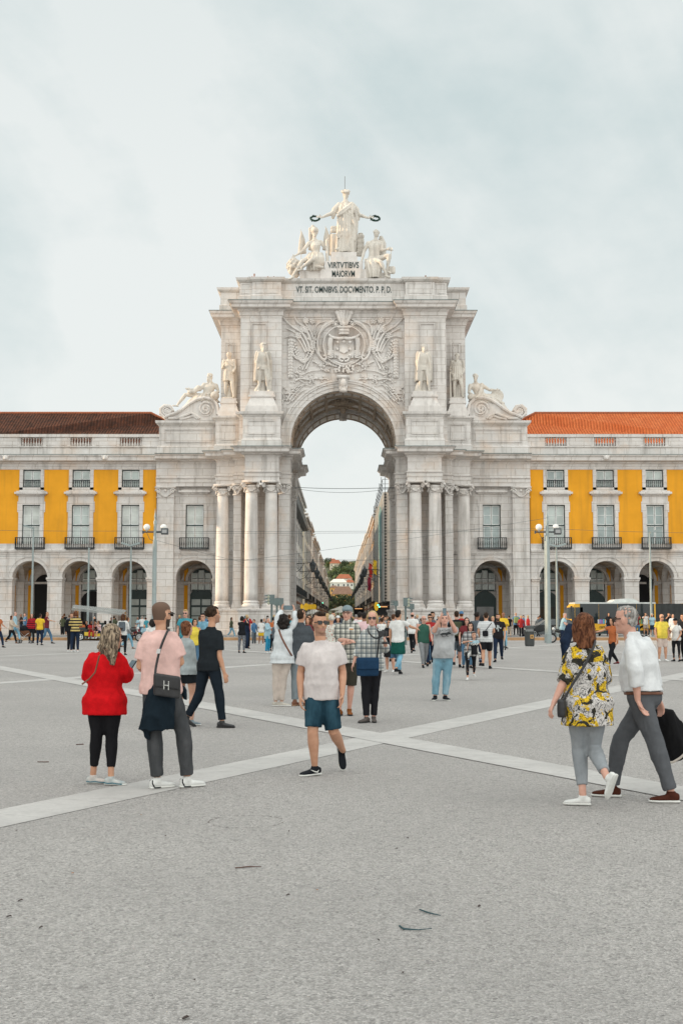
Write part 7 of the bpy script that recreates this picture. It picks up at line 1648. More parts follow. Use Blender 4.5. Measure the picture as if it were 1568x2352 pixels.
def man(px, fy, ty, label, yaw=0, pose='stand', arms='down', top='white', tk='t_shirt', sl='short', bot='denim', bk='trousers', bl=None, shoes='black', hair=('short', 'dbrown'), sk='m', fem=False, bulk=1., belly=0, feat=(), hd=None, ph=1, hy=0, group=None, hem=.07, gz=0., lean=0., ski=None):
    g_ = gnd(px, fy, gz); Y = g_.y; H = at(px, ty, Y).z - gz + (.0); H = max(1.0, min(2.0, H))
    if pose == 'sit': H = 1.7
    J = gen_pose((g_.x, Y, gz), yaw, H, pose, arms, ph, lean, fem, hy)
    lod = 2 if Y < 27 else (1 if Y < 62 else 0)
    o = {'len': bl} if bl else {}
    if bk == 'trousers' and not bl: o['pad1'] = .02
    return person(label, J, skin_m=SKN[sk], fem=fem, bulk=bulk, belly=belly, lod=lod, feat=feat, hair=hair, hd=hd, group=group,
                  top=(tk, cm_(top), dict(hem=hem, sleeve=sl, loose=.015, spad=.018)), bottom=(bk, cm_(bot), o), shoes=(cm_(shoes), RUBW if shoes in ('white', 'grey') else RUBB, .7)), J
W_, ST = 'walk', 'stand'
# left
man(25, 1478.5, 1414, 'woman in white jacket and black trousers pushing the pushchair at the far left', 80, W_, 'push', 'beige', 'jacket', 'long', 'black', hair=('long', 'brown'), fem=True, shoes='brown', sk='l')
man(33, 1473, 1405, 'grey-haired man in light blue shirt behind the woman with the pushchair', 85, W_, 'down', 'lblue', 'shirt', 'long', 'ldenim', hair=('short', 'grey'), sk='p')
man(72, 1478, 1410, 'woman in red and black striped jumper beside the pushchair', 5, ST, 'down', cl('red_black_stripe', (.5, .02, .03), kind='stripe', c2=(.015, .015, .018)), 'jumper', 'long', 'black', hair=('long', 'brown'), fem=True, sk='p')
man(91, 1482.6, 1410, 'boy in bright yellow t-shirt and dark jeans standing with his back turned', 170, ST, 'down', 'yellow', bot='navy', hair=('short', 'black'), sk='d')
man(106, 1479, 1405.5, 'man in maroon t-shirt and jeans walking right beside the yellow t-shirt', 88, W_, 'reach', 'maroon', bot='denim', hair=('short', 'dbrown'), feat=('stubble',))
man(-6, 1488, 1410, 'bare-armed person cut off by the left edge of the picture', 60, W_, 'push', 'orange', bot='navy', hair=('short', 'dbrown'))
man(172, 1499, 1403.7, 'woman in yellow and black striped top with grey scarf, hands in front', 190, ST, 'both', cl('yellow_black_stripe', (.55, .42, .16), kind='stripe', c2=(.02, .02, .025), sc_=1.2), 'jumper', 'long', 'navy', hair=('bob', 'chestnut', 1.2), fem=True, shoes='white', sk='l')
man(163, 1498, 1408, 'dark-clothed person standing left of the striped yellow top', 20, ST, 'down', 'black', 'jacket', 'long', 'black', hair=('short', 'dbrown'), shoes='white')
_, J = man(281, 1505, 1411, 'woman in white blouse with a grey backpack and black trousers', 178, ST, 'both', 'white', 'blouse', 'elbow', 'black', hair=('long', 'brown', .75), fem=True, sk='l')
bag('backpack', lp(J['sL'], J['sR'], .5) + V(0, -.2, -.20), (.15, .08, .40), 0, cm_('slate'), 'grey backpack worn by the woman in the white blouse', 'backpack', 1)
man(292, 1491, 1418, 'person in jeans and brown boots walking behind the grey backpack', 95, W_, 'down', 'grey', 'jacket', 'long', 'ldenim', hair=('bob', 'brown'), fem=True, shoes='brown')
man(349, 1535, 1424, 'child with curly black hair in a white t-shirt beyond the man in pink', 175, ST, 'both', 'white', hair=('bigcurly', 'black'), bot='denim', fem=True)
man(425, 1528, 1401, 'blond man in teal shirt and sunglasses facing the camera', -8, ST, 'down', 'teal', 'shirt', 'short', 'denim', hair=('quiff', 'blond'), sk='p', feat=('shades',))
man(466, 1527, 1409.5, 'man with glasses in an open light blue denim shirt', -25, ST, 'down', 'ldenim', 'shirt', 'elbow', 'navy', hair=('quiff', 'black'), sk='l', feat=('glasses',))
man(446, 1540, 1422, 'woman in yellow vest top and dark hair behind the black t-shirt', 20, ST, 'down', 'lemon', 'vest_top', 'none', 'denim', hair=('bob', 'dbrown'), fem=True)
man(458, 1500, 1416, 'person in blue top near the arcade behind the denim shirt', 170, ST, 'down', 'blue', hair=('short', 'brown'))
man(531, 1464.6, 1418, 'woman in dark jacket and light jeans walking by the arch plinth', 80, W_, 'pocket', 'olive', 'jacket', 'long', 'ldenim', hair=('long', 'dbrown'), fem=True, shoes='white')
_, J = man(555, 1500, 1416, 'woman in black top and grey patterned trousers photographing the arch', 160, ST, 'photo', 'black', 'blouse', 'elbow', cl('grey_pattern', (.13, .14, .16), kind='floral', c2=(.3, .31, .33)), hair=('bob', 'black'), fem=True)
phone((J['wL'] + J['wR']) / 2 + UP * .12, (0, -1, 0), (0, 0, 1), 'phone held up by the woman in the black top')
man(566, 1491, 1413, 'person in a red jumper half hidden behind the woman in black', 175, ST, 'photo', 'red', 'jumper', 'long', 'black', hair=('short', 'dbrown'))
# centre left
man(600, 1482.6, 1422, 'woman in white top and yellow shorts near the arch plinth', 170, ST, 'both', 'white', 'blouse', 'short', 'yellow', 'shorts', .35, 'white', hair=('bob', 'black'), fem=True, sk='d')
man(613.7, 1501, 1418.5, 'grey-haired woman in light blue shirt and bright blue trousers', 70, ST, 'phone', 'lblue', 'shirt', 'long', cl('bright_blue', (.03, .25, .42)), hair=('short', 'grey'), fem=True, shoes='white', sk='p', hem=.2)
man(627, 1495, 1418, 'dark-haired person in an orange shirt behind the light blue shirt', 160, ST, 'both', 'orange', bot='black', hair=('short', 'black'))
man(631, 1502, 1428, 'person in grey sweater behind the woman in the white blouse', 120, ST, 'down', 'slate', 'jumper', 'long', 'navy', hair=('short', 'brown'))
man(606, 1476, 1420, 'man in a dark cap near the traffic light at the arch foot', 60, ST, 'down', 'grey', bot='black', hair=('short', 'grey'))
man(664, 1500, 1412, 'man in teal shirt seen between the raised arms', 160, ST, 'down', 'teal', 'shirt', 'short', 'denim', hair=('short', 'brown'))
man(707, 1530, 1418, 'brown-haired woman behind the man in the pale t-shirt', -10, ST, 'down', 'maroon', hair=('long', 'brown'), fem=True)
man(761, 1552, 1413.8, 'old woman with fluffy white hair in a pale flowered jacket', 190, ST, 'down', cl('white_floral', (.55, .55, .5), kind='floral', c2=(.4, .15, .12)), 'jacket', 'long', 'beige', hair=('curly', 'white'), fem=True)
man(751, 1530, 1410, 'blond woman behind the white-haired woman', 175, ST, 'down', 'olive', hair=('bob', 'blond'), fem=True)
man(776, 1515, 1415, 'girl in a white cap in the middle of the crowd', 0, ST, 'down', 'grey', hair=('long', 'dbrown'), hd=('cap', cm_('white')), fem=True)
man(765, 1508, 1406, 'tall dark-haired man facing the camera behind the crowd', 5, ST, 'down', 'navy', hair=('short', 'dbrown'))
# centre right
man(836, 1545, 1407, 'man in pale pink shirt seen from behind next to the cap', 175, ST, 'down', 'pink', 'shirt', 'long', 'beige', hair=('short', 'black'), sk='d')
man(826, 1530, 1406, 'dark-haired man in white behind the pink shirt', 160, ST, 'down', 'white', hair=('short', 'black'), bot='navy')
man(896, 1544.7, 1423, 'woman with long black hair in a black dress carrying a denim jacket', -30, ST, 'both', 'black', 'top', 'short', 'black', 'skirt', .42, 'white', hair=('long', 'black'), fem=True, sk='l')
_, J = man(914, 1550, 1402.5, 'man in white t-shirt with a green sweatshirt tied round his waist', 150, W_, 'reach', 'white', bot='ldenim', hair=('quiff', 'black'), sk='m')
s = S(); T = torso_rings(J, False, 1, 0); a = interp_ring(T, .12); b_ = interp_ring(T, -.1); s.loft([(a[0], a[1] * 1.25, a[2] * 1.3), (b_[0], b_[1] * 1.4, b_[2] * 1.5), (b_[0] - UP * .22, b_[1] * 1.55, b_[2] * 1.75), (b_[0] - UP * .30, b_[1] * 1.5, b_[2] * 1.7)], 18)
blob('tied_sweatshirt', s, cl('bottle_green', (.01, .075, .06)), _, .02, 2, (.01, 6.))
_dn = S(); _dn.loft([(P_(40, 887, 1445), V(.1, 0, 0), V(0, .08, 0)), (P_(40, 889, 1480), V(.16, 0, 0), V(0, .1, 0)), (P_(40, 886, 1510), V(.14, 0, 0), V(0, .08, 0))], 12)
_r = empty('denim_jacket', tuple(P_(36, 889, 1475)), 'blue denim jacket hanging from the arm of the woman in the black dress', 'jacket')
s = S(); s.loft([(P_(36.2, 900, 1446), V(.08, 0, 0), V(0, .06, 0)), (P_(36.2, 903, 1475), V(.12, 0, 0), V(0, .08, 0)), (P_(36.2, 905, 1512), V(.11, 0, 0), V(0, .06, 0))], 12); blob('jacket_cloth', s, cm_('denim'), _r, .02, 2, (.012, 6.))
man(903, 1520, 1411, 'brown-haired person beyond the black dress', 150, ST, 'down', 'beige', hair=('short', 'brown'))
man(877, 1508, 1420, 'woman in white raising her arms in the street crowd', 175, ST, 'photo', 'white', hair=('short', 'dbrown'), fem=True, bot='black')
man(947, 1501, 1407, 'balding man in white t-shirt and black trousers walking away', 165, W_, 'pocket', 'white', bot='black', hair=('fringe', 'dbrown'), sk='p', bulk=1.1)
man(973, 1534, 1414.8, 'older man in a green waistcoat over a red shirt with grey trousers', 15, W_, 'down', cl('green_vest', (.035, .10, .075)), 'waistcoat', 'none', 'grey', hair=('fringe', 'grey'), sk='p', feat=('glasses',), bulk=1.1, ph=-.7)
man(987.5, 1530, 1411, 'dark-haired woman in red jacket, scarf and sunglasses', 0, W_, 'both', 'red', 'jacket', 'long', 'navy', hair=('quiff', 'black'), feat=('shades',), fem=True, ph=-1)
man(994, 1526, 1406, 'bearded man in slate blue vest behind the red jacket', -20, ST, 'down', 'slate', 'vest_top', 'none', 'denim', hair=('quiff', 'dbrown'), feat=('beard',))
_, J = man(1049, 1534, 1404, 'man in black t-shirt and grey shorts with a dark backpack walking away', 178, W_, 'down', 'black', bot='slate', bk='shorts', bl=.5, hair=('short', 'dbrown'), sk='p', bulk=1.12, ph=-.7)
bag('backpack', lp(J['sL'], J['sR'], .5) + V(0, -.2, -.24), (.17, .10, .46), 0, cm_('olive'), 'dark green backpack on the man in grey shorts', 'backpack', 1)
man(1060, 1512, 1405, 'person in a blue cap beyond the backpack', 170, ST, 'down', 'red', hair=('short', 'brown'), hd=('cap', cm_('blue')))
man(1072, 1535, 1419, 'dark-haired woman behind the mother with the baby', 0, ST, 'down', 'maroon', hair=('long', 'dbrown'), fem=True, sk='p')
_, J = man(1081, 1562.5, 1430, 'mother in checked shirt and black leggings carrying a baby in a front sling', -5, W_, 'both', cl('mother_check', (.5, .5, .5), kind='plaid', c2=(.03, .03, .035), c3=(.015, .015, .02), sc_=1.3), 'shirt', 'elbow', 'black', 'leggings', .95, 'white', hair=('long', 'black'), fem=True, sk='l', hem=.15, ph=-.6)
bx, by, bz = (float(x) for x in lp(J['hL'], J['hR'], .5) + V(.02, -.25, -.12))
Jb = gen_pose((bx, by, bz - .12), 12, .85, 'sit', 'down'); Jb['k'] = .46; Jb['hk'] = .72; Jb['head'] = lp(J['sL'], J['sR'], .5) + V(.06, -.28, -.06); Jb['neck'] = Jb['head'] - UP * .11; Jb['sL'] = Jb['neck'] + V(.09, 0, -.03); Jb['sR'] = Jb['neck'] + V(-.09, 0, -.03)
cen = Jb['neck'] - UP * .34; Jb['hL'] = cen + V(.06, 0, 0); Jb['hR'] = cen + V(-.06, 0, 0)
for q, sg in (('L', 1), ('R', -1)): Jb['k' + q] = cen + V(sg * .15, -.08, -.03); Jb['a' + q] = cen + V(sg * .15, -.06, -.19); Jb['e' + q] = Jb['s' + q] + V(sg * .07, -.02, -.11); Jb['w' + q] = Jb['s' + q] + V(sg * .09, -.08, -.22)
b0 = person('baby facing forward in the black sling on the mother', Jb, skin_m=SKL, lod=1, hair=('short', 'brown'), top=('t_shirt', cm_('lblue'), dict(hem=.0, loose=.004, pad=.008, spad=.008)), bottom=('trousers', cl('spotted', (.6, .6, .58), kind='floral', c2=(.05, .07, .08)), dict(pad0=.012, pad1=.014)), shoes=(cm_('blue'), RUBW, .5))
s = S(); s.loft([(cen - UP * .05 + V(0, -.06, 0), V(.09, 0, 0), V(0, .09, 0)), (cen + UP * .1 + V(0, -.06, 0), V(.08, 0, 0), V(0, .1, 0)), (cen + UP * .24 + V(0, -.06, 0), V(.11, 0, 0), V(0, .09, 0))], 12); r_ = empty('baby_sling', tuple(cen), 'black baby sling worn by the mother in the checked shirt', 'baby sling'); blob('sling_cloth', s, cm_('black'), r_, .02, 2)
t0 = cen + UP * .2; text('GAP', t0[0] - .10, t0[0] + .10, t0[1] - .165, t0[2] - .0, t0[2] + .055, 'sling_print', RUBW, r_, .01)
man(1096, 1530, 1407, 'man in a dark patterned jacket beside the mother', 150, ST, 'down', 'slate', 'jacket', 'long', 'navy', hair=('curly', 'black'), sk='d')
_, J = man(1117, 1537, 1407, 'man in white striped t-shirt and black shorts looking at his phone', 172, W_, 'phone', cl('white_thin_stripe', (.62, .63, .63), kind='stripe', c2=(.52, .54, .55), sc_=.7), bot='black', bk='shorts', bl=.42, hair=('short', 'dbrown'), bulk=1.08, ph=-.5)
bag('handbag', lp(J['sL'], J['sR'], .5) + V(-.05, -.2, -.34), (.09, .04, .18), 0, cm_('black'), 'small black bag on the back of the striped white t-shirt', 'handbag', 1, [[lp(J['sL'], J['sR'], .5) + V(-.05, -.2, -.26), J['sR'] + V(-.04, -.14, .0)]], cm_('black'))
_, J = man(1144.6, 1521, 1410.5, 'bearded man in a black t-shirt with white print walking forward', -12, W_, 'down', cl('black_print', (.02, .018, .02)), bot='navy', hair=('short', 'dbrown'), feat=('beard',), ph=-.8)
mb = MB(); c = lp(J['sL'], J['sR'], .5) + V(0, -.17, -.2)
for i in range(18): mb.ell((c[0] + rnd.uniform(-.08, .08), c[1] - .0, c[2] + rnd.uniform(-.1, .1)), (.022, .012, .03), 6, 4)
mb.build('shirt_print', cl('print_grey', (.45, .5, .5)), _)
man(1156, 1490, 1407, 'bald man in yellow shirt under a blue jacket riding a kick scooter', 20, ST, 'both', 'yellow', 'shirt', 'long', 'ldenim', hair=None, sk='d')
man(1132, 1500, 1416, 'blond person behind the striped t-shirt', 0, ST, 'down', 'beige', hair=('short', 'blond'))
man(1169, 1464, 1414, 'person in black top with white jacket round the waist near the arcade', 175, ST, 'down', 'black', bot='beige', hair=('short', 'dbrown'), gz=.0)
_, J = man(1185, 1463, 1406, 'bald man in blue t-shirt with a yellow-green backpack by the pilaster', 170, ST, 'down', 'blue', bot='black', hair=None, feat=())
bag('backpack', lp(J['sL'], J['sR'], .5) + V(0, -.2, -.24), (.19, .10, .5), 0, cl('lime_grey', (.3, .36, .14)), 'yellow-green backpack on the man in blue beside the pilaster', 'backpack', 1)
# right
man(1291, 1486, 1408, 'grey-haired man in light blue shirt sitting on the motorcycle by the bus', 70, ST, 'push', 'lblue', 'shirt', 'short', 'navy', hair=('short', 'grey'), sk='p', lean=.1)
J = gen_pose(tuple(gnd(1298, 1545)), 100, 1.74, 'stand', 'both', 0, .22); J['head'] = J['head'] + V(.16, 0, -.16); J['hf'] = V(.5, -.3, -.8); J['neck'] = J['neck'] + V(.06, 0, -.06)
person('man in navy polo shirt bending forward behind the paisley shirt', J, skin_m=SKP, bulk=1.12, lod=1, hair=('short', 'dbrown'), top=('polo_shirt', cm_('navy'), dict(hem=.08, collar=.02)), bottom=('trousers', cm_('navy'), {}), shoes=(cm_('black'), RUBB, .7))
man(1408, 1532, 1420, 'person in orange top and black skirt walking between the couple on the right', -60, W_, 'reach', 'orange', 'top', 'short', 'black', 'trousers', None, 'maroon', hair=('long', 'dbrown'), fem=True)
gz = .2
for (px, fy, ty, lab, kw) in ((1463, 1462, 1408.4, 'woman in dark red photographing in front of the bus', dict(top='maroon', arms='photo', bot='denim', fem=True, hair=('long', 'dbrown'))),
    (1482.7, 1461, 1408, 'man in white t-shirt and khaki shorts photographing in front of the bus', dict(arms='photo', bot='khaki', bk='shorts', bl=.45, hair=('short', 'black'), shoes='white')),
    (1498, 1462, 1410, 'woman in hat and blue pinafore in front of the bus', dict(top='lblue', bot='navy', bk='skirt', bl=.4, arms='down', fem=True, hair=('long', 'brown'), hd=('hat', cm_('beige')), shoes='white')),
    (1536, 1463, 1408.5, 'person in black shirt taking a photo right of the yellow polo', dict(top='black', arms='photo', bot='denim', hair=('short', 'black'))),
    (1546, 1470, 1411, 'grey-haired person in white near the right edge', dict(top='white', tk='shirt', sl='long', bot='white', hair=('short', 'grey'))),
    (1398, 1462, 1408, 'woman with dark hair standing by the bus behind the grey-haired man', dict(top='black', bot='navy', fem=True, hair=('long', 'dbrown')))):
    man(px, fy, ty, lab, 0, ST, gz=gz, **kw)
man(1520.8, 1520, 1411, 'stocky man in yellow polo shirt, pale shorts and sunglasses', 10, ST, 'down', 'lemon', 'polo_shirt', 'short', cl('pale_pink_khaki', (.55, .45, .40)), 'shorts', .48, 'white', hair=('fringe', 'dbrown'), feat=('stubble', 'shades'), bulk=1.12, belly=.05, sk='m')
man(1553, 1519.7, 1421, 'woman in black cap, white t-shirt and black leggings at the right', -45, ST, 'phone', 'white', 't_shirt', 'short', 'black', 'leggings', .95, 'black', hair=('pony', 'dbrown'), hd=('cap', cm_('black')), fem=True, sk='m')
man(1572, 1519, 1410, 'dark-clothed person cut off by the right edge of the picture', -80, ST, 'both', 'black', 't_shirt', 'short', 'black', hair=('short', 'dbrown'))
# arcade and kerb background people
bgp = [(48, 1458, 1410, 'dark figure in the first left arcade arch', 'black', 'navy'), (57, 1459, 1409, 'person in blue in the first left arcade arch', 'blue', 'denim'), (147, 1458, 1409.5, 'person in black by the second arcade pier', 'black', 'black'), (158, 1459, 1413, 'person in grey beside the second arcade pier', 'slate', 'navy'),
       (316, 1464, 1417, 'person with light blue backpack by the third arcade arch', 'lblue', 'denim'), (326, 1464, 1415, 'grey-haired man in a white shirt by the third arcade arch', 'white', 'denim'), (334, 1464, 1418, 'person in teal by the left lamp column', 'teal', 'navy'), (470, 1460, 1415, 'person in blue inside the fourth arcade arch', 'blue', 'navy'), (1240, 1460, 1413, 'person in grey behind the litter bin', 'slate', 'black'),
       (478, 1463, 1418, 'person in navy near the arch plinth on the left', 'navy', 'black'), (668, 1468, 1420, 'person in white near the left pier of the arch', 'white', 'navy'), (1016, 1466, 1415, 'dark-haired person in black at the right pier', 'black', 'navy'), (934, 1466, 1417, 'person in grey by the right traffic light', 'grey', 'black')]
for i, (px, fy, ty, lab, t_, b_) in enumerate(bgp): man(px, fy, ty, lab, rnd.choice((0, 90, 180, -60)), ST, rnd.choice(('down', 'both', 'phone')), t_, bot=b_, hair=rnd.choice((('short', 'dbrown'), ('short', 'grey'), ('bob', 'brown'))), sk=rnd.choice('mpd'), gz=.15)
for (px, Y, x, lab, t_) in ((314, 88.3, 0, 'person in dark red sitting on the kerb', 'maroon'), (333, 88.3, 0, 'man in light blue shirt sitting on the kerb looking down', 'lblue')):
    q = at(px, 1450, 88.3); J = gen_pose((q.x, 88.3, -.1), -10, 1.7, 'sit', 'lap'); J['head'] = J['head'] + V(0, -.08, -.05); J['gz'] = 0
    person(lab, J, skin_m=SKM, lod=0, hair=('short', 'dbrown'), top=('shirt', cm_(t_), dict(hem=0, sleeve='long')), bottom=('trousers', cm_('navy'), {}), shoes=(cm_('black'), RUBB))
# visitors on the roof terrace
for i, (px, ty, c_, h) in enumerate(((579, 634, 'orange', 1.5), (584, 628, 'pink', 1.75), (615, 634, 'black', 1.5), (629, 634, 'navy', 1.5), (641, 636, 'brown', 1.4), (652, 637, 'beige', 1.4), (935.6, 635, 'maroon', 1.5), (977, 632, 'black', 1.6), (1011, 637, 'orange', 1.4))):
    q = at(px, ty, 108.2); J = gen_pose((q.x, 108.2, q.z - 1.72), 0, 1.72, ST, 'down')
    root = person(['leftmost', 'second', 'third', 'fourth', 'fifth', 'sixth', 'seventh', 'eighth', 'rightmost'][i] + ' visitor looking over the parapet on top of the arch', J, skin_m=SKD if i % 2 else SKM, lod=0, hair=('short', 'dbrown'), top=('shirt', cm_(c_), dict(sleeve='long')), bottom=('trousers', cm_('navy'), {}), shoes=None, group='visitors on the roof of the arch')
# the street crowd seen through the arch: one dense mass
def crowd():
    mats = [cm_(x) for x in ('black', 'navy', 'white', 'grey', 'blue', 'maroon', 'brown', 'slate', 'pink', 'lblue', 'olive', 'red')] + [SKM, SKD, HDB, HBL, HGR]
    mb = MB(); r = random.Random(11)
    def one(x, y, h):
        k = h / 1.75; tm = r.choice((0, 0, 0, 1, 1, 7, 7, 2, 3, 4, 5, 6, 8, 9, 10, 11, 6, 1)); bm = r.choice((0, 1, 7, 0)); a = r.uniform(0, 3.14); ux, uy = math.cos(a), math.sin(a)
        for s_ in (-1, 1): mb.tube([(x + ux * .09 * s_, y + uy * .09 * s_, .1), (x + ux * .1 * s_ * k, y + uy * .1 * s_, .9 * k)], [.05, .09], 5, bm)
        v = []; 
        for z, w, d in ((.85, .17, .12), (1.1, .15, .11), (1.35, .2, .12), (1.47, .16, .09), (1.53, .06, .05)):
            for j in range(6): t = j * math.pi / 3; cx_, cy_ = math.cos(t) * w, math.sin(t) * d; v.append((x + (cx_ * ux - cy_ * uy) * k, y + (cx_ * uy + cy_ * ux) * k, z * k))
        f = [(p * 6 + q_, p * 6 + (q_ + 1) % 6, (p + 1) * 6 + (q_ + 1) % 6, (p + 1) * 6 + q_) for p in range(4) for q_ in range(6)]; mb.add(v, f, tm)
        for s_ in (-1, 1): mb.tube([(x + ux * .2 * s_ * k, y + uy * .2 * s_ * k, 1.4 * k), (x + ux * .24 * s_ * k, y + uy * .24 * s_ * k, 1.1 * k), (x + ux * .2 * s_ * k + .08, y + uy * .2 * s_ * k, .9 * k)], [.05, .045, .03], 5, tm)
        mb.ell((x, y, 1.63 * k), (.08, .09, .12), 7, 5, r.choice((12, 12, 13))); mb.ell((x, y + .02 * r.choice((-1, 1)), 1.67 * k), (.09, .10, .10), 7, 5, r.choice((14, 14, 14, 15, 16)))
    for i in range(300):
        y = 112 + 190 * (r.random() ** 1.5); w = 4.2 if y < 126 else 5.6; one(r.uniform(-w, w), y, r.uniform(1.5, 1.85))
    for i in range(60): one(r.uniform(-5.5, 6), r.uniform(60, 112), r.uniform(1.5, 1.82))
    for i in range(70): one(r.uniform(-3.9, 3.9), r.uniform(96, 126), r.uniform(1.5, 1.82))
    for i in range(26): one(r.choice((-1, 1)) * r.uniform(6, 27), r.uniform(92, 109.5), r.uniform(1.5, 1.82))
    o = mb.build('street_crowd', mats, None, smooth=True); tag(o, None, None, None, 'stuff')
crowd()
# ================================================================== vehicles and street furniture
BUSY = plain('bus_yellow', (.78, .42, .02), .35, nz=.05); BUSD = plain('tinted_bus_glass', (.018, .028, .032), .1, nz=.2, scale=.7); RUBK = plain('tyre_rubber', (.02, .02, .02), .9); HUB = plain('wheel_rim', (.42, .43, .44), .4, .6); BUSW = plain('bus_roof_white', (.6, .63, .62), .5)
TGL = plain('tail_red', (.4, .02, .01), .4)
def wheel(par, c, r, w, axis='y', name='wheel', spokes=5, m=HUB):
    x, y, z = c; t = MB()
    def ring(mb, r0, r1, h, mi=0, n=22):
        v = []; 
        for yy in (-h, h):
            for rr in (r0, r1):
                for i in range(n): a = 2 * math.pi * i / n; v.append((x + rr * math.cos(a), y + yy, z + rr * math.sin(a)) if axis == 'y' else (x + yy, y + rr * math.cos(a), z + rr * math.sin(a)))
        f = []
        for i in range(n):
            j = (i + 1) % n; f += [(i, j, n + j, n + i), (2 * n + i, 3 * n + i, 3 * n + j, 2 * n + j), (n + i, n + j, 3 * n + j, 3 * n + i), (i, 2 * n + i, 2 * n + j, j)]
        mb.add(v, f, mi)
    ring(t, r * .68, r, w / 2); o = t.build(name, RUBK, par)
    h = MB(); ring(h, r * .58, r * .67, w * .46); ring(h, .001, r * .16, w * .5)
    for i in range(spokes):
        a = 2 * math.pi * i / spokes; d = Vector((math.cos(a), 0, math.sin(a))) if axis == 'y' else Vector((0, math.cos(a), math.sin(a))); n_ = Vector((0, 1, 0)) if axis == 'y' else Vector((1, 0, 0))
        h.obox(Vector(c) + d * r * .36, d * r * .24, n_ * w * .42, d.cross(n_) * r * .07)
    h.build('rim', m, o); return o
# ---- articulated bus
Yb = 95.5; a = at(1311, 1400, Yb); xb0 = a.x; b_ = at(1505, 1400, Yb); xb1 = b_.x; zr = at(1400, 1386, Yb).z; zg = .06
bus = empty('bus', ((xb0 + xb1) / 2 + 3, Yb + 1.2, zg), 'yellow articulated city bus with dark windows parked in front of the right wing', 'bus')
bd = MB(); fr = [(xb0 + .35, zg + .32), (xb0 + .05, zg + .5), (xb0 + .02, zg + 1.2), (xb0 + .12, zr - .25), (xb0 + .35, zr - .02), (xb1, zr - .02), (xb1, zg + .32)]
bd.prism(fr, Yb, Yb + 2.5); bd.build('body', BUSY, bus)
rf = MB(); rf.box(xb0 + .3, xb1, Yb - .025, Yb + 2.44, zr - .03, zr + .08); rf.build('roof', BUSW, bus)
pod = MB(); xp0, xp1 = at(1404, 1380, Yb).x, at(1466, 1380, Yb).x
pod.prism([(xp0, zr + .06), (xp0 + .35, zr + .3), (xp0 + 1.2, zr + .38), (xp1 - .3, zr + .36), (xp1, zr + .2), (xp1 + .1, zr + .06)], Yb + .3, Yb + 2.2); pod.build('roof_unit', BUSW, bus)
zs = at(1400, 1437, Yb).z; zs = 1.15; gl = MB()
x = at(1331, 1400, Yb).x; edges = [x]
while x < xb1 - .3: x = min(x + 1.45, xb1 - .1); edges.append(x)
for p, q in zip(edges, edges[1:]): w_ = MB().box(p + .012, q - .012, Yb - .02, Yb + .01, zs, zr - .03); w_.build('window', BUSD, bus)
ws = MB(); ws.box(xb0 - .0 + .04, at(1319, 1400, Yb).x, Yb - .012, Yb + 2.3, zs - .3, zr - .3); ws.build('windscreen', BUSD, bus)
sk_ = MB(); sk_.box(xb0 + .4, xb1, Yb - .015, Yb + .01, zg + .3, .62); sk_.build('skirt', plain('bus_skirt', (.03, .05, .05), .5), bus)
ad_ = MB(); r5 = random.Random(5)
cols = [plain('advert_%d' % i, c, .5) for i, c in enumerate(((.10, .35, .5), (.5, .12, .35), (.55, .35, .05), (.12, .4, .2), (.3, .2, .5), (.6, .6, .6)))]
xa0, xa1 = at(1372, 1430, Yb).x, at(1500, 1430, Yb).x; xx_ = xa0
while xx_ < xa1: w_ = r5.uniform(.05, .16); ad_.box(xx_, xx_ + w_, Yb - .03, Yb - .021, zs - .02, zs + .28 + r5.uniform(-.06, .06), r5.randrange(6)); xx_ += w_ + .02
ad_.build('advert_strip', cols, bus)
text('carris', at(1376, 1440, Yb).x, at(1394, 1440, Yb).x, Yb - .02, .78, 1.02, 'lettering', plain('bus_lettering', (.12, .08, .02), .5), bus, .01)
mb = MB(); q = at(1399, 1440, Yb); q2 = Vector((q.x, Yb - .02, .9)); mb.tube([(q2.x + .13 * math.cos(t), q2.y, q2.z + .13 * math.sin(t)) for t in np.arange(0, 6.2, .5)], .02, 5, close=True); mb.tube([(q2.x - .16 + .13 * math.cos(t), q2.y, q2.z + .13 * math.sin(t)) for t in np.arange(0, 6.2, .5)], .02, 5, close=True); mb.build('emblem', RUBW, bus)
for px in (1352, 1478): q = at(px, 1450, Yb); wheel(bus, (q.x, Yb + .15, zg + .48), .48, .3)
mb = MB(); mb.box(xb0 + .0, xb0 + .12, Yb + .1, Yb + .3, 2.0, 2.5); mb.build('mirror', BUSD, bus); mb = MB(); mb.box(xb0 + .3, xb0 + .9, Yb - .02, Yb + .01, zs + .3, zr - .3, 0); mb.build('door_window', BUSD, bus)
be = MB(); x0 = xb1; x1 = xb1 + 2.4; n = 26
for i in range(n): be.box(x0 + (x1 - x0) * i / n + .005, x0 + (x1 - x0) * (i + .55) / n, Yb + .02, Yb + 2.4, .5, zr - .02)
be.box(x0, x1, Yb + .1, Yb + 2.3, .5, zr - .1); be.build('bellows', plain('bellows_grey', (.07, .075, .075), .9), bus)
rr_ = MB(); rr_.box(x1, x1 + 8, Yb, Yb + 2.5, zg + .32, zr); rr_.build('rear_body', BUSY, bus); mb = MB(); mb.box(x1 + .2, x1 + 7.8, Yb - .02, Yb + .01, zs, zr - .1); mb.build('rear_window', BUSD, bus)
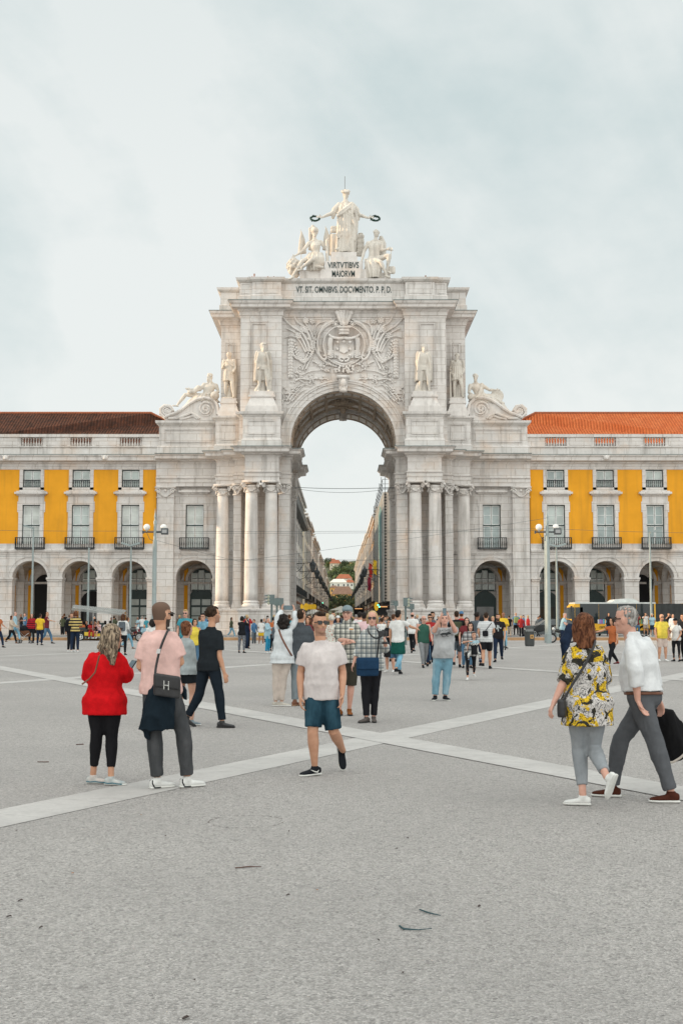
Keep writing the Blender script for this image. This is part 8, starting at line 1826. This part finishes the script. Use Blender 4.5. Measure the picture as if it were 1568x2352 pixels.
# ---- black car behind the bin
CARB = plain('black_car_paint', (.012, .016, .018), .15, nz=.05, spec=.8); yc = 94.0; xa = at(1202, 1450, yc).x; L_ = 4.3
car = empty('parked_car', (xa + L_ / 2, yc + .9, .06), 'black hatchback parked behind the litter bin', 'car')
pr = [(0, .35), (.02, .68), (.35, .86), (1.15, .98), (1.75, 1.38), (2.6, 1.46), (3.5, 1.40), (4.15, 1.0), (4.28, .8), (4.3, .4), (4.1, .28), (.2, .26)]
for nm, y0, y1 in (('body', 0, 1.75),):
    mb = MB(); n = len(pr); v = [(xa + p[0], yc + (.0 if p[1] < 1 else .18), .06 + p[1]) for p in pr] + [(xa + p[0], yc + (1.75 if p[1] < 1 else 1.57), .06 + p[1]) for p in pr]
    mb.add(v, [tuple(range(n)), tuple(range(2 * n - 1, n - 1, -1))] + [(i, (i + 1) % n, (i + 1) % n + n, i + n) for i in range(n)]); mb.build('body', CARB, car)
for pts in ([(1.3, 1.0), (1.8, 1.36), (2.5, 1.42), (2.5, .99)], [(2.58, .99), (2.58, 1.42), (3.4, 1.36), (3.85, 1.02)]):
    mb = MB(); mb.add([(xa + p[0], yc + (.02 if p[1] < 1.1 else .15), .06 + p[1]) for p in pts], [(0, 1, 2, 3)]); mb.add([(xa + p[0], yc - .012 + (.02 if p[1] < 1.1 else .15), .06 + p[1]) for p in pts], [(0, 1, 2, 3)]); mb.build('window', DGLASS, car)
mb = MB(); mb.obox((xa + .25, yc + .05, .78), (.2, 0, .03), (0, .1, 0), (0, 0, .07)); mb.build('headlight', plain('headlamp', (.6, .62, .62), .2), car)
for dx in (.8, 3.5): wheel(car, (xa + dx, yc + .1, .06 + .32), .32, .2)
# ---- tuk-tuk
yt_ = 88 - 2.4; TKM = plain('tuktuk_body', (.025, .03, .03), .4); TKY = plain('tuktuk_yellow', (.72, .5, .04), .4)
q = lambda px, py, dy=0: at(px, py, yt_ + dy)
xw = q(138 + 0, 1468); x0 = gnd(183, 1472).x; yt_ = gnd(183, 1472).y
x0 = at(183, 1468, yt_).x; x1 = at(302, 1468, yt_).x
tk = empty('tuk_tuk', ((x0 + x1) / 2, yt_ + .7, 0), 'dark open tuk-tuk with clear plastic canopy full of passengers in front of the left arches', 'tuk-tuk')
for dy in (0, 1.3): wheel(tk, (x0 + .05, yt_ + dy, .28), .28, .14, spokes=5, m=WHITEP)
mb = MB(); mb.box(x0 - .3, x0 + 2.4, yt_ + .1, yt_ + 1.35, .28, .42); mb.box(x0 - .35, x0 + .5, yt_ + .08, yt_ + 1.38, .42, .82); mb.prism([(x0 + 2.2, .3), (x0 + 2.2, 1.0), (x0 + 2.7, .95), (x0 + 2.8, .35)], yt_ + .3, yt_ + 1.1); mb.box(x0 + .5, x0 + 1.9, yt_ + .1, yt_ + 1.3, .4, .5); mb.build('body', TKM, tk)
mb = MB(); mb.box(x0 + .3, x0 + .9, yt_ + .06, yt_ + .09, .35, .6); mb.box(x0 + 1.0, x0 + 1.5, yt_ + .06, yt_ + .09, .30, .5); mb.build('side_panel', TKY, tk)
mb = MB(); mb.box(x0 - .25, x0 + .35, yt_ + .12, yt_ + 1.3, .82, .92); mb.box(x0 + .9, x0 + 1.4, yt_ + .12, yt_ + 1.3, .6, .7); mb.box(x0 + 1.35, x0 + 1.5, yt_ + .12, yt_ + 1.3, .7, 1.25); mb.build('seat', plain('green_vinyl', (.02, .045, .045), .5), tk)
mb = MB(); z1, z2 = at(183, 1396, yt_).z, at(290, 1408, yt_).z
for dy in (.05, 1.35):
    for px_, pt in ((x0 - .3, z1), (x0 + .9, (z1 + z2) / 2), (x0 + 2.0, z2)): mb.tube([(px_, yt_ + dy, .4), (px_, yt_ + dy, pt)], .022, 5)
    mb.tube([(x0 - .5, yt_ + dy, z1), (x0 + 3.0, yt_ + dy, z2 - .1)], .025, 5)
for i in range(4): t = i / 3; xx_ = x0 - .5 + 3.3 * t; mb.tube([(xx_, yt_ + .05, z1 + (z2 - z1) * t), (xx_, yt_ + .7, z1 + (z2 - z1) * t + .18), (xx_, yt_ + 1.35, z1 + (z2 - z1) * t)], .02, 5)
mb.build('canopy_frame', METAL, tk)
m_, t_, bp = newmat('clear_canopy'); bp.inputs['Base Color'].default_value = (.30, .32, .31, 1); bp.inputs['Alpha'].default_value = .6; bp.inputs['Roughness'].default_value = .25
mb = MB(); n = 8
for i in range(n):
    for s_, yy in ((0, .02), (1, .7)):
        ta, tb = i / n, (i + 1) / n; qa, qb = x0 - .6 + 3.7 * ta, x0 - .6 + 3.7 * tb; za, zb_ = z1 + .02 + (z2 - z1) * ta, z1 + .02 + (z2 - z1) * tb; h0, h1 = (0, .2) if s_ == 0 else (.2, 0)
        mb.add([(qa, yt_ + yy, za + h0), (qb, yt_ + yy, zb_ + h0), (qb, yt_ + yy + .68, zb_ + h1), (qa, yt_ + yy + .68, za + h1)], [(0, 1, 2, 3)])
    mb.add([(x0 - .6 + 3.7 * ta, yt_ + .02, z1 + .02 + (z2 - z1) * ta), (x0 - .6 + 3.7 * tb, yt_ + .02, z1 + .02 + (z2 - z1) * tb), (x0 - .6 + 3.7 * tb, yt_ + .02, z1 - .2 + (z2 - z1) * tb), (x0 - .6 + 3.7 * ta, yt_ + .02, z1 - .2 + (z2 - z1) * ta)], [(0, 1, 2, 3)])
mb.build('canopy', m_, tk)
for i, (px, dy, c_, yw, ar, hr_, lab) in enumerate(((188, .4, 'orange', 60, 'lap', ('curly', 'black'), 'passenger with curly hair and yellow scarf at the rear of the tuk-tuk'), (201, .7, 'black', 40, 'lap', ('short', 'dbrown'), 'passenger in black in the middle of the tuk-tuk'), (210, .3, 'red', 70, 'both', ('long', 'black'), 'passenger in red shorts in the tuk-tuk'),
        (229, .2, 'pink', 20, 'photo', ('bob', 'dbrown'), 'woman lifting a phone beside the tuk-tuk seats'), (244, .3, 'white', -60, 'cross', ('long', 'black'), 'passenger with long black hair in a white top in the tuk-tuk'), (256, .7, 'black', -50, 'lap', ('long', 'black'), 'dark-haired passenger at the front of the tuk-tuk'), (222, .9, 'navy', 10, 'lap', ('short', 'dbrown'), 'passenger in navy deep inside the tuk-tuk'))):
    g_ = at(px, 1450, yt_ + dy); J = gen_pose((g_.x, yt_ + dy, .15), yw - 60, 1.65, 'sit', ar); J['gz'] = .15
    person(lab, J, skin_m=SKM if i % 2 else SKD, fem=i != 1, lod=1, hair=hr_, top=('top', cm_(c_), dict(hem=0)), bottom=('shorts' if i % 2 else 'trousers', cm_('navy' if i % 2 else 'red' if i == 2 else 'black'), {'len': .4} if i % 2 else {}), shoes=(cm_('white'), RUBW), group='passengers in and around the tuk-tuk')
# ---- motorcycles
def motorbike(px, py, label, s_=1, yaw=1):
    g_ = gnd(px, py); x, y = g_.x, g_.y; o = empty('motorcycle', (x, y, 0), label, 'motorcycle')
    wheel(o, (x + .55 * yaw, y, .3), .3, .1, spokes=8); wheel(o, (x - .65 * yaw, y, .3), .3, .12, spokes=8)
    mb = MB(); mb.tube([(x + .55 * yaw, y, .3), (x + .42 * yaw, y, .7), (x + .32 * yaw, y, 1.0)], .035, 6); mb.tube([(x + .32 * yaw, y - .32, 1.05), (x + .34 * yaw, y, .98), (x + .32 * yaw, y + .32, 1.05)], .02, 6); mb.tube([(x + .35 * yaw, y, .85), (x - .2 * yaw, y, .4), (x - .65 * yaw, y, .3)], .04, 6); mb.build('frame', METAL, o)
    mb = MB(); mb.ell((x + .1 * yaw, y, .78), (.28, .16, .14), 10, 6); mb.ell((x - .1 * yaw, y, .45), (.22, .16, .2), 10, 6); mb.ell((x + .55 * yaw, y, .62), (.2, .08, .05), 8, 5); mb.build('tank', TKM, o, True)
    mb = MB(); mb.ell((x - .38 * yaw, y, .8), (.35, .14, .08), 10, 6); mb.build('seat', LEATH, o, True); mb = MB(); mb.ell((x + .45 * yaw, y, .9), (.09, .1, .1), 10, 6); mb.build('headlight', plain('headlamp', (.6, .62, .62), .2), o, True); return o
motorbike(301, 1474, 'black motorcycle parked at the kerb beside the tuk-tuk')
motorbike(1287, 1477, 'dark motorcycle by the right lamp column under the man in light blue', yaw=-1)
# ---- pushchair
g_ = gnd(57, 1478); x, y = g_.x, g_.y; pc_ = empty('pushchair', (x, y, 0), 'dark brown pushchair with a large hood at the far left', 'pushchair')
for dx, dy, r_ in ((-.35, -.25, .12), (-.35, .25, .12), (.4, -.12, .09), (.4, .12, .09)): wheel(pc_, (x + dx, y + dy, r_), r_, .05, spokes=5)
mb = MB()
for dy in (-.25, .25): mb.tube([(x - .35, y + dy, .13), (x + .1, y + dy, .5), (x + .3, y + dy, .65)], .015, 5); mb.tube([(x + .4, y + dy * .5, .1), (x - .1, y + dy, .55), (x - .5, y + dy, 1.0)], .015, 5)
mb.tube([(x - .5, y - .25, 1.0), (x - .52, y + .25, 1.0)], .018, 5); mb.build('frame', METAL, pc_)
s = S(); s.loft([(V(x + .1, y, .42), V(.3, 0, 0), V(0, .22, 0)), (V(x + .05, y, .6), V(.36, 0, 0), V(0, .25, 0)), (V(x, y, .8), V(.3, 0, 0), V(0, .25, 0))], 12, 3.); blob('seat', s, cm_('brown'), pc_, .03, 1)
s = S(); s.ell(V(x - .05, y, .88), (.3, .27, .26)); blob('hood', s, cm_('black'), pc_, .03, 1)
# ---- kick scooter
g_ = gnd(1157, 1493); ks_ = empty('kick_scooter', tuple(g_), 'black electric kick scooter under the man in the yellow shirt', 'scooter')
wheel(ks_, (g_.x, g_.y - .45, .11), .11, .05, axis='x'); wheel(ks_, (g_.x, g_.y + .4, .11), .11, .05, axis='x'); mb = MB(); mb.box(g_.x - .08, g_.x + .08, g_.y - .4, g_.y + .35, .12, .17); mb.tube([(g_.x, g_.y - .42, .15), (g_.x, g_.y - .3, 1.1)], .025, 6); mb.tube([(g_.x - .22, g_.y - .3, 1.1), (g_.x + .22, g_.y - .3, 1.1)], .015, 5); mb.build('frame', IRON, ks_)
# ---- litter bin
g_ = gnd(1216, 1485); bn = empty('litter_bin', tuple(g_), 'dark grey round litter bin with a small square sticker on the plaza', 'litter bin'); k_ = g_.y * 1.0 / FPX; rb = 11 * k_
BING = plain('bin_grey', (.045, .05, .05), .6); hb_ = at(1216, 1437, g_.y).z
mb = MB(); mb.lathe(g_.x, g_.y, [(rb * .9, 0), (rb * .95, .08), (rb * 1.0, .1), (rb * 1.02, hb_ * .66), (rb * 1.08, hb_ * .67), (rb * 1.08, hb_ * .72)], 24); mb.build('drum', BING, bn)
mb = MB(); mb.lathe(g_.x, g_.y, [(rb * .85, 0), (rb * .85, hb_ * .16)], 20, z0=hb_ * .72); mb.build('opening', plain('bin_mouth', (.25, .26, .26), .6), bn)
mb = MB(); mb.lathe(g_.x, g_.y, [(rb * 1.08, 0), (rb * 1.08, .04), (rb * .9, hb_ * .1), (rb * .5, hb_ * .14)], 24, z0=hb_ * .86); mb.build('lid', BING, bn)
mb = MB(); mb.box(g_.x + rb * .0, g_.x + rb * .65, g_.y - rb * 1.05, g_.y - rb * .9, hb_ * .38, hb_ * .56, 0); mb.box(g_.x + rb * .2, g_.x + rb * .45, g_.y - rb * 1.07, g_.y - rb * 1.05, hb_ * .42, hb_ * .52, 1); mb.build('sticker', [plain('sticker_orange', (.6, .33, .1), .6), IRON], bn)
# ---- lamp columns
LAMP = plain('pale_green_metal', (.29, .34, .34), .5, .1, nz=.1); GLOBE = plain('opal_globe', (.78, .77, .74), .3, nz=.03); DLM = plain('dark_lamp_metal', (.06, .07, .075), .5)
def lamp_column(px, fy, r, label):
    Y = gnd(px, fy).y; x = at(px, 1420, Y).x; o = empty('lamp_column', (x, Y, 0), label, 'lamp post', 'tall lamp columns with two white globes')
    z1 = at(px, 1243, Y).z; z2 = at(px, 1190, Y).z; z3 = at(px, 1172, Y).z; za = at(px, 1222, Y).z; mpp = Y / FPX
    mb = MB(); mb.lathe(x, Y, [(r * 1.25, 0), (r * 1.25, .6), (r * 1.1, .65), (r, z1), (r * .75, z1 + .05), (r * .62, z2 - .4), (r * .8, z2 - .38), (r * .8, z2 - .2), (r * .5, z2 - .15), (r * .4, z2), (r * .6, z2 + .03), (r * .15, z3 - .02), (.01, z3 + .1)], 16); mb.build('column', LAMP, o)
    mb = MB(); mb.tube([(x - 27 * mpp, Y, za), (x + 30 * mpp, Y, za)], .05, 6); mb.tube([(x - 15 * mpp, Y, za - .6), (x - 2, Y, za - .1)] if False else [(x - 20 * mpp, Y, za), (x - 12 * mpp, Y, za - .45), (x, Y, za - .6)], .02, 4); mb.box(x - 29 * mpp, x - 26 * mpp, Y - .1, Y + .1, za - .1, za + .08); mb.build('arm', DLM, o)
    for dx in (-19, 19.5): mb = MB(); mb.ell((x + dx * mpp, Y, at(0, 1211, Y).z), (7.6 * mpp,) * 3, 20, 14); g0 = mb.build('globe', GLOBE, o, True); mb = MB(); mb.tube([(x + dx * mpp, Y, za), (x + dx * mpp, Y, at(0, 1216, Y).z)], .05, 6); mb.build('globe_stem', LAMP, g0)
    mb = MB(); zc_ = at(0, 1221, Y).z; xc_ = x + 23 * mpp; mb.obox((xc_, Y - .15, zc_), (.22, 0, .0), (0, .12, -.03), (0, .04, .17)); f0 = mb.build('floodlight', DLM, o); mb = MB(); mb.obox((xc_, Y - .285, zc_ - .0), (.15, 0, 0), (0, .01, 0), (0, .02, .11)); mb.build('floodlight_glass', plain('floodlight_glass', (.3, .3, .3), .2), f0)
    return o
lamp_column(353.5, 1478, .13, 'tall grey-green column with two globes standing left of the arch')
lamp_column(1259, 1478, .14, 'tall grey-green column with two globes standing right of the arch')
Y = gnd(1256, 1478).y
def slim(px, pt, fy, label, head=(1,), n=8):
    Yp = gnd(px, fy).y if fy > 1466 else 94.0; x = at(px, 1400, Yp).x; zt = at(px, pt, Yp).z; o = empty('street_lamp', (x, Yp, 0), label, 'lamp post', 'slim street lamps in front of the facades'); mb = MB(); mb.lathe(x, Yp, [(.13, 0), (.13, .5), (.10, .55), (.06, zt)], 10); mb.build('pole', LAMP, o)
    for s_ in head: mb = MB(); mb.obox((x + s_ * .35, Yp - .1, zt + .05), (.35, 0, .1 * s_), (0, .16, 0), (-.01 * s_, 0, .07)); mb.build('lamp_head', LAMP, o)
slim(73, 1212, 1460, 'slim street lamp at the far left before the first arch', (-1,))
slim(202, 1258, 1460, 'slim plain pole in front of the second left arch', ())
slim(299, 1252, 1460, 'slim lamp with two heads in front of the third left arch', (-1, 1))
slim(1279, 1254, 1460, 'slim lamp with two heads just right of the right lamp column', (-1, 1))
slim(1495, 1222, 1460, 'slim street lamp standing behind the bus at the right', (1,))
slim(1253.5, 1230, 1476, 'plain slim pole beside the right lamp column', ())
# ---- traffic lights
TLG = plain('traffic_grey', (.12, .16, .16), .6); LENS = plain('unlit_lens', (.35, .36, .28), .4)
def traffic(px, pt, pb, Y, label, side=-1, lenses=True):
    x = at(px, pt, Y).x; o = empty('traffic_light', (x, Y, .1), label, 'traffic light', 'traffic lights at the foot of the arch'); z0, z1 = at(px, pb, Y).z, at(px, pt, Y).z
    MB().tube([(x, Y, .0), (x, Y, z1 - .1)], .06, 8).build('pole', TLG, o); mb = MB(); mb.box(x - .14, x + .16, Y - .14, Y + .1, z0, z1); h = mb.build('signal_head', TLG, o)
    for i in range(3):
        z = z0 + (z1 - z0) * (i + .5) / 3; mb = MB(); mb.prism([(x + side * .14 + side * a_, z + b_) for a_, b_ in ((0, .1), (.26, .06), (.26, .02), (0, -.02))], Y - .1, Y + .06); mb.build('visor', TLG, h)
        if lenses: mb = MB(); mb.ell((x + side * .16, Y - .12, z - .03), (.09, .03, .09), 10, 6); mb.build('lens', LENS, h)
traffic(624, 1366, 1388, 70, 'leftmost traffic light with three hooded lamps at the left pier')
traffic(636, 1376, 1391, 72, 'middle small traffic light box at the left pier', lenses=False)
traffic(645, 1374, 1390, 76, 'pale traffic light seen edge-on at the left pier', lenses=False)
traffic(931, 1373, 1393, 74, 'traffic light with three pale lenses at the right pier', side=1)
traffic(909, 1380, 1392, 92, 'greenish traffic light pole at the right inner pier', lenses=False)
traffic(945, 1387, 1400, 78, 'small box signal right of the pale lensed traffic light', lenses=False)
gl_ = plain('green_signal_glow', (.1, .9, .5), .4, emit=((.1, 1, .6), 3))
for px, py, Yl in ((868, 1390, 130), (871, 1394, 130), (741, 1385, 240)):
    q = at(px, py, Yl); tag(MB().ell(tuple(q), (.08, .05, .08), 8, 6).build('signal_lamp', gl_, None, loc=tuple(q)), {868: 'upper green signal lamp glowing at the foot of the right pier', 871: 'lower green signal lamp glowing at the foot of the right pier', 741: 'green signal lamp glowing on the left side of the street'}[px], 'signal lamp')
# ---- litter on the ground
TW = plain('twig_brown', (.10, .05, .035), .9); TWB = plain('twig_teal', (.02, .06, .07), .7); LF = plain('dead_leaf', (.06, .04, .035), .9); LFO = plain('orange_leaf', (.45, .2, .08), .9)
def twig(pts, r, m, lab): q = [gnd(*p) + Vector((0, 0, .008)) for p in pts]; tag(MB().tube(q, [r, r * 1.1, r * .6, r * .4][:len(q)], 5).build('twig', m, None, loc=tuple(q[0])), lab, 'twig')
twig(((540, 1997), (570, 1994), (600, 1994)), .004, TW, 'thin brown twig on the plaza left of the middle')
twig(((917, 2131), (927, 2138), (960, 2140), (991, 2137)), .005, TWB, 'dark teal curved stem lying in the lower middle')
twig(((963, 2093), (985, 2101), (1012, 2107)), .004, TWB, 'thin teal stem just above the larger teal stem')
twig(((175, 1712), (192, 1711)), .006, TW, 'short dark twig left of the red jumper')
twig(((86, 1752), (112, 1752)), .005, TW, 'small dark twig at the far left of the plaza')
r6 = random.Random(9)
for i in range(18):
    px, py = r6.uniform(10, 1560), r6.uniform(1870, 2345); q = gnd(px, py); s_ = r6.uniform(.006, .016); a_ = r6.uniform(0, 6.28); mb = MB()
    pts = [(q.x + s_ * k1 * math.cos(a_) - s_ * k2 * math.sin(a_), q.y + s_ * k1 * math.sin(a_) + s_ * k2 * math.cos(a_), .006 + h) for k1, k2, h in ((-1.2, 0, .0), (-.3, .6, .004), (.8, .4, .008), (1.2, -.1, .002), (.3, -.6, .006), (-.6, -.4, .003))]
    mb.add(pts + [(p[0], p[1], p[2] - .003) for p in pts], [tuple(range(6)), tuple(range(11, 5, -1))]); tag(mb.build('leaf', LFO if i % 6 == 0 else LF, None, loc=tuple(q)), 'scrap of dead leaf lying on the plaza in the foreground', 'leaf', 'scraps of leaf scattered over the plaza')

mb = MB(); c = gnd(565, 1888)
for a0, a1 in ((20, 70), (80, 118), (130, 200), (215, 262), (270, 300), (312, 355)):
    n = 10
    for i in range(n):
        t0, t1 = R(a0 + (a1 - a0) * i / n), R(a0 + (a1 - a0) * (i + 1) / n); w0 = .006 + .006 * math.sin(i * 2.1 + a0)
        mb.add([(c.x + .3 * math.cos(t0), c.y + .3 * math.sin(t0), .004), (c.x + .3 * math.cos(t1), c.y + .3 * math.sin(t1), .004), (c.x + (.3 + w0) * math.cos(t1), c.y + (.3 + w0) * math.sin(t1), .004), (c.x + (.3 + w0) * math.cos(t0), c.y + (.3 + w0) * math.sin(t0), .004)], [(0, 1, 2, 3)])
structure(mb.build('paving_ring_mark', plain('dark_joint', (.14, .12, .11), .9)))
finalize()
